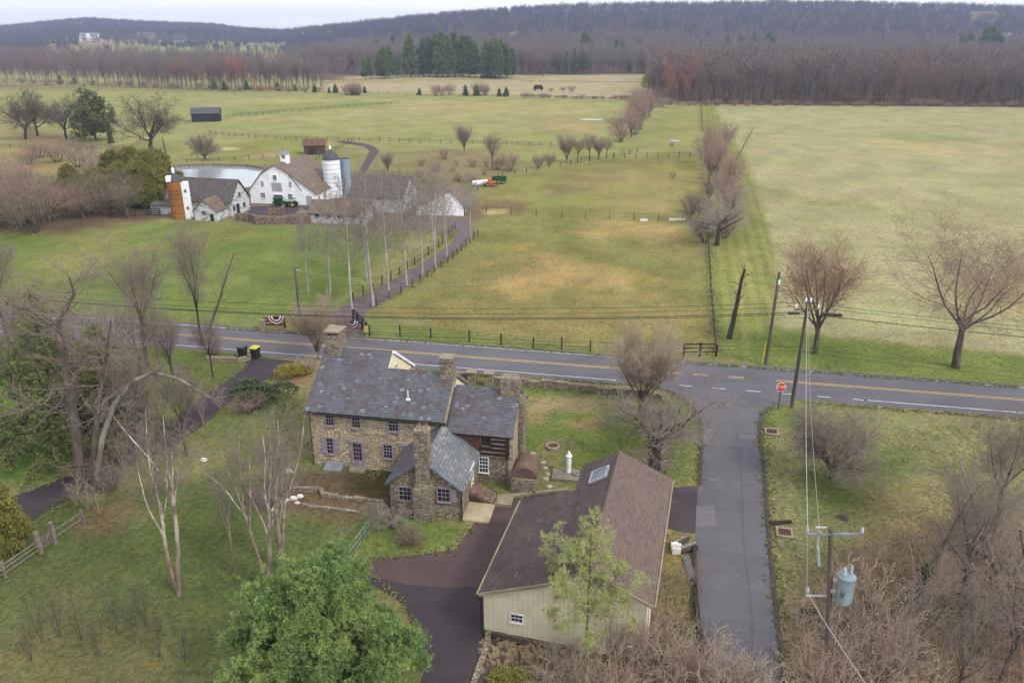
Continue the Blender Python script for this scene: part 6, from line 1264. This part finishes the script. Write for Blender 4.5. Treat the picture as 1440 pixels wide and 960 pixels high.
wire('thick black cable running right from the mossy pole', (ax, ay - .1, 9.45), (RW.x, RW.y, 9.0), 1.1, .034)
wire('thin lower wire right of the mossy pole over the green verge', (ax, ay - .1, 6.2), (RW.x, RW.y, 6.0), 1.2, .014)
wire('lowest thin wire right of the mossy pole over the green verge', (ax, ay - .1, 5.7), (RW.x, RW.y, 5.5), 1.2, .014)
wire('black wire linking the mossy pole to the grey pole across the road', (ax, ay, 9.6), (bx + .1, by, 7.6), .15, .025)
wire('pale wire from the mossy pole to the crossarm of the transformer pole', (ax + .1, ay, 10.4), (cx - 2.6, cy - .16, 10.7), .9, .022, 'wire_pale')
wire('second pale wire from the mossy pole towards the transformer pole', (ax + .3, ay, 9.5), (cx - 2.0, cy - .2, 10.5), 1.0, .012, 'wire_pale')
wire('pale wire dropping from the crossarm end to the lower bracket', (cx - 2.6, cy - .16, 10.6), (cx - 2.1, cy - .1, 6.9), .0, .018, 'wire_pale')
wire('grey cable from the lower bracket out of the bottom of the picture', (cx - 2.1, cy - .1, 6.9), (cx - 1.4, cy - 14, 8.5), .5, .02, 'wire_pale')
wire('thin pale wire from the short grey pole across the paddock corner', (dx, dy, 7.6), (*at(720, 424), 3.2), 1.4, .012, 'wire_pale')
# ---------------------------------------------------------------- fences
def fence(label, px, step, h, rails, mat, post=.06, rail=.03, cat='fence', group=None, posts=True, name='fence', plank=False, xy=None):
    P = [Vector((*(at(*p)), 0)) for p in px]; o = P[0]; T = thing(name, label, cat, (o.x, o.y), 0, group); me = None; m = MB(); k = 0
    pm = MB().box(-post, post, -post, post, -.1, h); first = None
    for a, b in zip(P[:-1], P[1:]):
        n = max(1, round((b - a).length / step)); dr = (b - a).normalized(); ang = math.atan2(dr.y, dr.x)
        for i in range(n + (b is P[-1])):
            p = a.lerp(b, i / n) - o
            if not posts: m.hexa([(p.x + sx - post, p.y + sy - post, -.1) for sx, sy in ((0, 0), (2 * post, 0), (2 * post, 2 * post), (0, 2 * post))], [(p.x + sx - post, p.y + sy - post, h) for sx, sy in ((0, 0), (2 * post, 0), (2 * post, 2 * post), (0, 2 * post))]); continue
            if first is None: first = pm.build('post', MT[mat], T); f = first
            else: f = first.copy(); COL.objects.link(f)
            f.parent = T; f.location = p; f.rotation_euler = (0, 0, ang); f.scale.z = 1 + .12 * math.sin(k * 2.3); k += 1
        for z in rails:
            p, q = a - o, b - o
            if plank:
                nn = Vector((-dr.y, dr.x, 0)) * post; m.hexa([(*(p + nn).xy, z - rail), (*(q + nn).xy, z - rail), (*(q + nn * 1.7).xy, z - rail), (*(p + nn * 1.7).xy, z - rail)], [(*(p + nn).xy, z + rail), (*(q + nn).xy, z + rail), (*(q + nn * 1.7).xy, z + rail), (*(p + nn * 1.7).xy, z + rail)])
            else: m.tube((p.x, p.y, z), (q.x, q.y, z), rail, rail, 4)
    if m.V: m.build('rail', MT[mat], T)
    return T
fence('dark wire fence on posts along the far side of the main road', [(520, 472), (606, 475), (660, 481), (750, 489), (830, 494), (912, 501), (961, 506)], 4.0, 1.35, (.5, .9, 1.25), 'wood_dark', .07, .012)
fence('dark three-rail wooden fence corner beside the road and fence row', [(961, 501), (1007, 501)], 2.2, 1.5, (.5, .95, 1.4), 'wood_dark', .1, .06, plank=True)
fence('weathered post fence running up between paddock and mown strip', [(1007, 501), (1000, 420), (996, 344)], 3.0, 1.3, (.5, .85, 1.2), 'fencewood', .08, .03)
fence('thin fence line at the far end of the mown strip', [(988, 186), (985, 146)], 5, 1.3, (.6, 1.2), 'fencewood', .08, .05, posts=False)
fence('wooden post fence along the left side of the farm lane', [(497, 424), (562, 387), (612, 353), (640, 322)], 2.6, 1.3, (.5, 1.1), 'fencewood', .08, .03)
fence('wooden post fence along the right side of the farm lane', [(530, 430), (580, 404), (630, 370), (672, 332)], 2.6, 1.2, (.5, 1.0), 'fencewood', .07, .02)
fence('wire fence along the paddock ditch from the shed to the field clump', [(672, 268), (707, 248), (817, 230), (896, 214)], 4, 1.3, (.6, 1.2), 'fencewood', .08, .025)
fence('rail fence across the paddock top beside the field clump', [(862, 224), (910, 222), (985, 221)], 3, 1.4, (.5, .9, 1.35), 'fencewood', .08, .05)
fence('thin wire fence crossing the middle of the paddock', [(684, 299), (790, 307), (960, 311), (988, 312)], 5, 1.3, (.6, 1.2), 'fencewood', .07, .015)
fence('dark rail fence across the meadow beyond the white barn', [(295, 189), (360, 195), (431, 198), (520, 199), (634, 203), (760, 206), (850, 206)], 3.5, 1.35, (.5, .9, 1.3), 'fencewood', .08, .05, posts=False)
fence('long rail fence crossing the meadow right of the black shed', [(318, 166), (400, 158), (500, 150), (560, 146)], 4, 1.35, (.5, .9, 1.3), 'fencewood', .08, .06, posts=False)
fence('rail fence along the meadow edge below the left treeline', [(-80, 118), (150, 123), (330, 130), (345, 128), (430, 130)], 6, 1.3, (.6, 1.2), 'wood_dark', .1, .07, posts=False)
fence('hedge-line fence between meadow and straw field', [(430, 130), (600, 135), (740, 137), (915, 142)], 6, 1.3, (.6, 1.2), 'wood_dark', .1, .06, posts=False)
fence('rail fence beside the gravel path beyond the barn', [(470, 200), (498, 199), (440, 228), (420, 232)], 3, 1.3, (.5, 1.1), 'fencewood', .07, .04, posts=False)
fence('rail fence at the pond end of the left meadow', [(0, 208), (60, 212), (240, 232), (330, 226), (390, 222)], 4, 1.2, (.5, 1.1), 'fencewood', .07, .03, posts=False)
fence('far wire fence along the straw field top', [(640, 112), (760, 116), (900, 118)], 8, 1.3, (.7, 1.2), 'fencewood', .1, .07, posts=False)
fence('dark board fence below the yellow-green evergreens', [(155, 308), (225, 302)], 2.4, 1.3, (.4, .8, 1.2), 'wood_dark', .08, .08, plank=True)
fence('green-painted three-rail fence between kitchen wing and driveway', [(538, 724), (514, 757), (490, 790)], 2.6, 1.25, (.35, .75, 1.15), 'greenpaint', .06, .05, plank=True)
fence('split rail fence at the left edge of the near lawn', [(-60, 850), (8, 812), (57, 778)], 2.4, 1.15, (.35, .7, 1.0), 'wood_grey', .07, .045)
fence('split rail fence right of the small picket gate on the near lawn', [(78, 764), (118, 737)], 2.2, 1.15, (.5, 1.0), 'wood_grey', .07, .045)
gx, gy = at(57, 778); hx, hy = at(78, 764); T = thing('picket_gate', 'small grey wooden gate between two posts in the split rail fence', 'gate', (gx, gy), math.atan2(hy - gy, hx - gx)); Lg = math.hypot(hx - gx, hy - gy)
for x in (0.02, Lg): m = MB(); m.box(x - .12, x + .12, -.12, .12, -.1, 1.75); m.build('gate_post', MT['wood_grey'], T)
m = MB(); [m.box(.2 + i * (Lg - .4) / 5, .26 + i * (Lg - .4) / 5, -.03, .03, .2, 1.2) for i in range(6)]; m.tube((.15, .04, .35), (Lg - .15, .04, .35), .04, .04, 4); m.tube((.15, .04, 1.05), (Lg - .15, .04, 1.05), .04, .04, 4); m.tube((.2, .04, .35), (Lg - .2, .04, 1.05), .035, .035, 4); m.build('gate_leaf', MT['wood_grey'], T)
T1 = fence('dark board fence with pillar left of the farm lane mouth', [(372, 461), (401, 461)], 2.3, 1.3, (.4, .8, 1.2), 'wood_dark', .1, .08, plank=True)
T2 = fence('dark board fence with yellow marker right of the farm lane mouth', [(497, 450), (516, 470)], 2.0, 1.4, (.45, .9, 1.3), 'wood_dark', .1, .08, plank=True)
x, y = at(371, 463); m = MB(); m.box(x - .45, x + .15, y - .3, y + .3, 0, 1.25); tag(m.build('gate_pillar', MT['concrete']), 'pale stone pillar ending the board fence at the lane mouth', 'gate pillar')
x, y = at(516, 473); m = MB(); m.box(x - .18, x + .18, y - .12, y + .1, .55, 1.25); m.tube((x, y, 0), (x, y, .6), .05); tag(m.build('marker_post', plain('yellow_green_marker', C(206, 206, 120), C(190, 188, 110), 2.0)), 'small yellow-green marker box on a post by the lane fence', 'marker')
# bunting: pleated half-round fans of three colour bands
def bunting(label, px, py, w, tilt):
    x, y = at(px, py); T = thing('bunting', label, 'bunting', (x, y - .25, 1.5), tilt, 'patriotic bunting at the farm lane'); r0 = 0
    for nm, r0, r1, mt in (('centre_band', 0, .42, 'navy'), ('white_band', .42, .6, 'whitecloth'), ('blue_band', .6, .78, 'navy'), ('white_band', .78, .9, 'whitecloth'), ('red_band', .9, 1.08, 'redcloth')):
        m = MB(); n = 22
        for i in range(n):
            a0, a1 = math.pi * (1 + i / n), math.pi * (1 + (i + 1) / n); f = lambda a, r, k: (w * r * math.cos(a), -.08 - .06 * ((k) % 2), w * r * math.sin(a))
            q = [f(a0, r0, i), f(a0, r1, i), f(a1, r1, i + 1), f(a1, r0, i + 1)]
            m.hexa(q, [(p[0], p[1] + .02, p[2]) for p in q])
        m.build(nm, MT[mt], T)
    m = MB()
    for k in range(5): m.box(-.3 + k * .14, -.25 + k * .14, -.17, -.145, -.38 + .1 * (k % 2), -.06)
    m.build('red_stripe', MT['redcloth'], T)
bunting('red, white and blue half-round bunting on the left lane fence', 391, 460, 1.0, 0)
bunting('red, white and blue bunting hanging steeply on the right lane fence', 497, 466, 1.0, -.5)
# ---------------------------------------------------------------- stop sign
x, y = at(1094, 575); T = thing('stop_sign', 'red octagonal stop sign on a dark post at the side road mouth', 'road sign', (x, y), R(-4))
m = MB(); m.box(-.04, .04, -.03, .03, -.1, 2.75); m.build('post', MT['wood_dark'], T)
def octa(r, y0, y1): return MB().hexa([(r * math.cos(math.pi / 8 + i * math.pi / 4), y0, 2.3 + r * math.sin(math.pi / 8 + i * math.pi / 4)) for i in range(8)], [(r * math.cos(math.pi / 8 + i * math.pi / 4), y1, 2.3 + r * math.sin(math.pi / 8 + i * math.pi / 4)) for i in range(8)])
pl_ = octa(.46, -.06, -.035).build('sign_plate', MT['signwhite'], T); octa(.42, -.066, -.061).build('red_face', MT['red'], pl_)
fc = bpy.data.curves.new('stop_text', 'FONT'); fc.body = 'STOP'; fc.size = .4; fc.align_x = 'CENTER'; fc.align_y = 'CENTER'; fc.extrude = .002
tm = link('tmp', fc); bpy.context.view_layer.update(); me = bpy.data.meshes.new_from_object(tm.evaluated_get(bpy.context.evaluated_depsgraph_get())); bpy.data.objects.remove(tm)
me.materials.clear(); me.materials.append(MT['signwhite']); o = link('lettering', me, pl_, (0, -.07, 2.3), (math.pi / 2, 0, 0)); o.scale = (.82, 1.15, 1)
# ---------------------------------------------------------------- bins, wells, drains
def wheelie(label, px, py, body, lid, lidname):
    T = thing('wheelie_bin', label, 'bin', at(px, py), R(-15), 'bins at the house drive'); m = MB(); m.hexa([(-.24, -.26, .05), (.24, -.26, .05), (.24, .26, .05), (-.24, .26, .05)], [(-.31, -.36, 1.05), (.31, -.36, 1.05), (.31, .36, 1.05), (-.31, .36, 1.05)]); m.build('bin_body', MT[body], T)
    m = MB(); m.hexa([(-.33, -.4, 1.05), (.33, -.4, 1.05), (.33, .38, 1.05), (-.33, .38, 1.05)], [(-.28, -.34, 1.16), (.28, -.34, 1.16), (.28, .32, 1.16), (-.28, .32, 1.16)]); m.build('lid', MT[lid], T)
    for sx in (-.26, .26): m = MB(); m.tube((sx - .03, .3, .12), (sx + .03, .3, .12), .12, .12, 10); m.build('wheel', MT['rubber'], T)
    T.scale = (1.25, 1.25, 1.15)
wheelie('dark wheelie bin with grey lid by the drive wall', 342, 502, 'bin', 'bingrey', 'grey'); wheelie('dark wheelie bin with bright yellow lid by the drive entrance', 360, 503, 'bin', 'yellow', 'yellow')
x, y = at(797, 669); T = thing('well_cover', 'square stone well slab on the lawn by the white lamp post', 'well cover', (x, y), R(-8)); MB().box(-1.15, 1.0, -.9, .8, 0, .22).build('slab', plain('grey_slab', C(150, 142, 128), C(122, 114, 102), 1.4), T); m = MB(); m.lathe([(.2, .22), (.24, .25), (.24, .42), (.14, .42), (.14, .22)], (.75, -.1, 0), 14); m.build('hatch_ring', MT['concrete'], T)
T = thing('lamp_post', 'short white post with pointed cap on the stone well slab', 'post', (x + .15, y + .25, .22)); m = MB(); m.lathe([(.2, 0), (.2, 1.4), (.26, 1.42), (.26, 1.52), (.17, 1.55), (.12, 1.75), (.02, 1.95), (0, 2.0)], (0, 0, 0), 14); m.build('shaft', MT['whitecloth'], T)
x, y = at(777, 629); T = thing('stone_ring', 'small round stone ring with hollow centre in the house lawn', 'stone ring', (x, y)); m = MB(); m.lathe([(.42, -.05), (.62, -.05), (.62, .22), (.42, .22), (.42, -.05)], (0, 0, 0), 20); m.build('ring', MT['concrete'], T); MB().lathe([(.42, .06), (0, .06)], (0, 0, 0), 20).build('bowl', MT['rust'], T)
for i, (px, py) in enumerate(((749, 637), (755, 646), (763, 650), (768, 658), (770, 666), (768, 673), (772, 684))):
    x, y = at(px, py); rr = random.Random(i); k = 7; rad = [rr.uniform(.2, .34) for _ in range(k)]
    m = MB(); m.hexa([(x + rad[j] * math.cos(6.28 * j / k), y + rad[j] * math.sin(6.28 * j / k), -.02) for j in range(k)], [(x + .9 * rad[j] * math.cos(6.28 * j / k), y + .9 * rad[j] * math.sin(6.28 * j / k), .05) for j in range(k)]); tag(m.build('stepping_stone', MT['rock']), 'flat pale stepping stone in the curved row on the house lawn', 'stepping stone', 'stepping stones on the house lawn')
def drain(label, px, py, w, rust):
    T = thing('storm_drain', label, 'drain', at(px, py), R(-14)); m = MB(); b = .16
    for a in ((-w, w, -w, -w + b), (-w, w, w - b, w), (-w, -w + b, -w + b, w - b), (w - b, w, -w + b, w - b)): m.box(*a, -.1, .16)
    m.build('frame', MT['concrete'], T); MB().box(-w + b, w - b, -w + b, w - b, -.1, .06).build('grate_pit', MT[rust], T)
    m = MB(); n = 8
    for i in range(n): x = -w + b + (i + .5) * (2 * w - 2 * b) / n; m.box(x - .025, x + .025, -w + b, w - b, .06, .12)
    m.build('grate', MT['rust'], T)
drain('small dark storm drain in the verge near the stop sign', 1085, 608, .6, 'wood_dark'); drain('rusty storm drain with pale concrete frame in the lower verge', 1103, 750, .58, 'rust')
m = MB(); x, y = at(1100, 737); m.tube((x - .9, y, .1), (x + .7, y + .2, .12), .16, .12, 8); tag(m.build('log', MT['log']), 'short dark log lying above the rusty storm drain', 'log')
x, y = at(1187, 729); m = MB(); m.lathe([(.38, -.1), (.3, .25), (.26, .4), (0, .38)], (x, y, 0), 9); tag(m.build('tree_stump', MT['bark']), 'small dark tree stump on the right lawn', 'stump')
for i, (px, py, s) in enumerate(((398, 707, .2), (403, 703, .24), (413, 701, .28), (422, 698, .25), (418, 707, .2), (387, 716, .25), (405, 663, .36), (287, 647, .3))):
    x, y = at(px, py); rr = random.Random(i + 50); k = 8; r1 = [s * rr.uniform(.7, 1.1) for _ in range(k)]; m = MB()
    m.hexa([(x + r1[j] * 1.2 * math.cos(6.28 * j / k), y + r1[j] * .8 * math.sin(6.28 * j / k), -.03) for j in range(k)], [(x + r1[j] * .7 * math.cos(6.28 * j / k), y + r1[j] * .5 * math.sin(6.28 * j / k), s * .7) for j in range(k)])
    lab = 'white boulder in the row beside the birch and terrace wall' if i < 6 else ('white boulder beside the farmhouse left corner' if i == 6 else 'white boulder alone on the lawn by the shrub tangle')
    tag(m.build('boulder', MT['rockwhite']), lab, 'boulder', 'white boulders by the terrace' if i < 6 else None)
# things left between the garage and the side road
x, y = at(962, 768); T = thing('log_pile', 'untidy pile of cut logs beside the side road', 'log pile', (x, y), .5); rr = random.Random(4)
for i in range(7): m = MB(); a = rr.uniform(-.3, .3); yy = -.5 + i * .17; m.tube((-.6 + rr.uniform(-.2, .2), yy, .16 + .18 * (i % 2)), (.6, yy + a, .16 + .18 * (i % 2)), .15, .13, 9); m.build('log', MT['wood_grey'] if i % 3 else MT['bark_dark'], T)
x, y = at(951, 773); m = MB(); m.box(x - .35, x + .2, y - .5, y + .3, 0, .45); m.box(x - .4, x + .25, y - .3, y - .1, .45, .62); tag(m.build('block_stack', MT['rockwhite']), 'small stack of white blocks beside the log pile', 'blocks')
x, y = at(970, 800); m = MB(); m.hexa([(x - .3, y - 1.2, 0), (x + .15, y - 1.2, 0), (x + .15, y + 1.0, 0), (x - .3, y + 1.0, 0)], [(x - .25, y - 1.15, .16), (x + .1, y - 1.15, .4), (x + .1, y + .95, .4), (x - .25, y + .95, .16)]); tag(m.build('board', MT['tin']), 'grey board lying along the side road edge', 'board')
wall_line('side_ditch_wall', 'low dark retaining edge along the side road below the log pile', [(974, 770), (976, 850), (984, 930)], .35, .25, MT['wood_dark'], .3)
for i, (px, py) in enumerate(((931, 734), (929, 742), (927, 755))):
    x, y = at(px, py, 0); m = MB(); m.lathe([(.16, 0), (.2, .5), (.18, .55), (0, .52)], (x + .25, y, 0), 10); tag(m.build('bucket', MT['rockwhite'] if i != 2 else MT['black']), ('white bucket nearest the apron along the garage wall', 'white bucket in the middle along the garage wall', 'black bucket along the garage wall')[i], 'bucket')
# ---------------------------------------------------------------- vehicles
def wheel4(T, xs, yy, r, w):
    for x in xs:
        for s in (-1, 1):
            m = MB(); m.tube((x, s * yy - w / 2, r), (x, s * yy + w / 2, r), r, r, 16); wl = m.build('wheel', MT['rubber'], T); m = MB(); m.tube((x, s * (yy + .02) - w / 2, r), (x, s * (yy + .02) + w / 2, r), r * .55, r * .55, 12); m.build('rim', MT['steel'], wl)
x, y = at(52, 455); T = thing('parked_car', 'dark car on the main road behind the trees at the left', 'car', (x, y - .3), math.atan2(RU.y, RU.x))
m = MB(); m.gabley(-.88, .88, [(-2.2, .35), (2.2, .35), (2.25, .75), (2.1, .95), (1.1, 1.05), (-2.1, 1.08), (-2.25, .8)]); m.build('body', MT['carpaint'], T)
m = MB(); m.hexa([(-2.0, -.82, 1.06), (1.1, -.82, 1.04), (1.1, .82, 1.04), (-2.0, .82, 1.06)], [(-1.7, -.66, 1.6), (.35, -.66, 1.6), (.35, .66, 1.6), (-1.7, .66, 1.6)]); m.build('window', MT['glass'], T)
MB().hexa([(-1.72, -.67, 1.602), (.37, -.67, 1.602), (.37, .67, 1.602), (-1.72, .67, 1.602)], [(-1.6, -.6, 1.66), (.25, -.6, 1.66), (.25, .6, 1.66), (-1.6, .6, 1.66)]).build('roof_panel', MT['carpaint'], T)
wheel4(T, (-1.4, 1.4), .8, .34, .22)
for s in (-.6, .6):
    m = MB(); m.box(2.18, 2.27, s - .18, s + .18, .68, .82); m.build('headlight', MT['signwhite'], T); m = MB(); m.box(-2.28, -2.2, s - .15, s + .15, .72, .9); m.build('tail_light', MT['red'], T)
x, y = at(410, 291); T = thing('tractor', 'green tractor parked in the yard before the white barn', 'tractor', (x, y), R(170)); T.scale = (.72, .72, .72)
m = MB(); m.box(.2, 2.2, -.4, .4, .9, 1.5); m.box(-1.2, .2, -.5, .5, .7, 1.1); m.build('body', MT['tractor'], T)
m = MB(); [m.box(a, a + .08, b, b + .08, 1.1, 2.4) for a in (-1.1, .1) for b in (-.6, .52)]; m.box(-1.2, .25, -.68, .68, 2.4, 2.5); m.build('cab', MT['tractor'], T)
MB().box(-.9, -.4, -.3, .3, 1.1, 1.6).build('seat', MT['black'], T)
for s in (-1, 1):
    for xx, r in ((-.8, .8), (1.7, .5)): m = MB(); m.tube((xx, s * .85 - .18, r), (xx, s * .85 + .18, r), r, r, 18); w_ = m.build('wheel', MT['rubber'], T); m = MB(); m.tube((xx, s * .87 - .18, r), (xx, s * .87 + .18, r), r * .5, r * .5, 12); m.build('rim', MT['yellow'], w_)
m = MB(); m.tube((1.6, .2, 1.5), (1.6, .2, 2.3), .05); m.build('exhaust', MT['black'], T)
x, y = at(393, 289); T = thing('farm_implement', 'green farm implement left of the tractor in the barn yard', 'implement', (x, y)); m = MB(); m.box(-1.2, 1.0, -.6, .6, .5, .9); m.hexa([(-.8, -.5, .9), (.6, -.5, .9), (.6, .5, .9), (-.8, .5, .9)], [(-1.1, -.7, 1.6), (.9, -.7, 1.6), (.9, .7, 1.6), (-1.1, .7, 1.6)]); m.build('hopper', MT['tractor'], T); m = MB(); m.tube((1.0, 0, .6), (2.3, 0, .5), .07); m.build('drawbar', MT['rust'], T)
for s in (-.8, .8): m = MB(); m.tube((-.2, s - .1, .45), (-.2, s + .1, .45), .45, .45, 14); m.build('wheel', MT['rubber'], T)
m = MB(); x, y = at(404, 287); m.tube((0, 0, 0), (0, 0, 5.2), .06, .05, 8); o = m.build('yard_pole', MT['pole']); o.location = (x, y, 0); tag(o, 'thin dark pole standing beside the green tractor', 'pole')
for i in range(4):
    x, y = at(667 + i * 5.5, 262 - i * .5); m = MB(); m.tube((x - .42, y, .65), (x + .42, y + .05, .65), .65, .65, 14); tag(m.build('hay_bale', MT['whitecloth']), 'white-wrapped round bale in the row right of the wagon shed', 'hay bale', 'wrapped bales by the wagon shed')
x, y = at(691, 262); T = thing('orange_machine', 'small orange machine between white bales and the green trailer', 'machine', (x, y)); m = MB(); m.box(-1.1, 1.1, -.6, .6, .5, 1.1); m.hexa([(-.9, -.5, 1.1), (.1, -.5, 1.1), (.1, .5, 1.1), (-.9, .5, 1.1)], [(-.7, -.4, 1.8), (0, -.4, 1.8), (0, .4, 1.8), (-.7, .4, 1.8)]); m.build('body', MT['orange'], T); wheel4(T, (-.8, .8), .65, .4, .25)
x, y = at(702, 258); T = thing('green_trailer', 'dark green trailer at the end of the bale row', 'trailer', (x, y)); m = MB(); m.box(-1.7, 1.7, -.9, .9, .7, 1.0); m.box(-1.7, 1.7, -.9, -.8, 1.0, 1.6); m.box(-1.7, 1.7, .8, .9, 1.0, 1.6); m.box(-1.7, -1.6, -.8, .8, 1.0, 1.6); m.build('bed', MT['tractor'], T); wheel4(T, (-.9, .9), .8, .38, .2)
for i, (px, py, w_) in enumerate(((952, 310, 1.5), (905, 311, .7))): x, y = at(px, py); m = MB(); m.box(x - w_, x + w_, y - .3, y + .3, 0, .35); tag(m.build('trough', MT['rockwhite']), ('long pale water trough by the paddock wire fence', 'small pale trough by the paddock wire fence')[i], 'trough')
for i, (px, py) in enumerate(((832, 168), (925, 158), (948, 198))): sheet('puddle', [(at(px, py)[0] + 4 * math.cos(a) * (1.2 if i == 0 else .5), at(px, py)[1] + 2 * math.sin(a)) for a in [k * .6283 for k in range(10)]], MT['water'], .012)

# ---------------------------------------------------------------- haze
hz = NT('haze'); hz.t.nodes.remove(hz.b); pv = hz.n("ShaderNodeVolumePrincipled"); pv.inputs["Color"].default_value = (.6, .7, .96, 1); pv.inputs["Density"].default_value = .00016; pv.inputs["Anisotropy"].default_value = .1
hz.t.links.new(pv.outputs[0], hz.t.nodes["Material Output"].inputs["Volume"])
tag(MB().box(-9500, 9500, -60, 7200, -3, 190).build('haze', hz.m), 'thin blue spring haze over the valley', 'haze', kind='stuff')
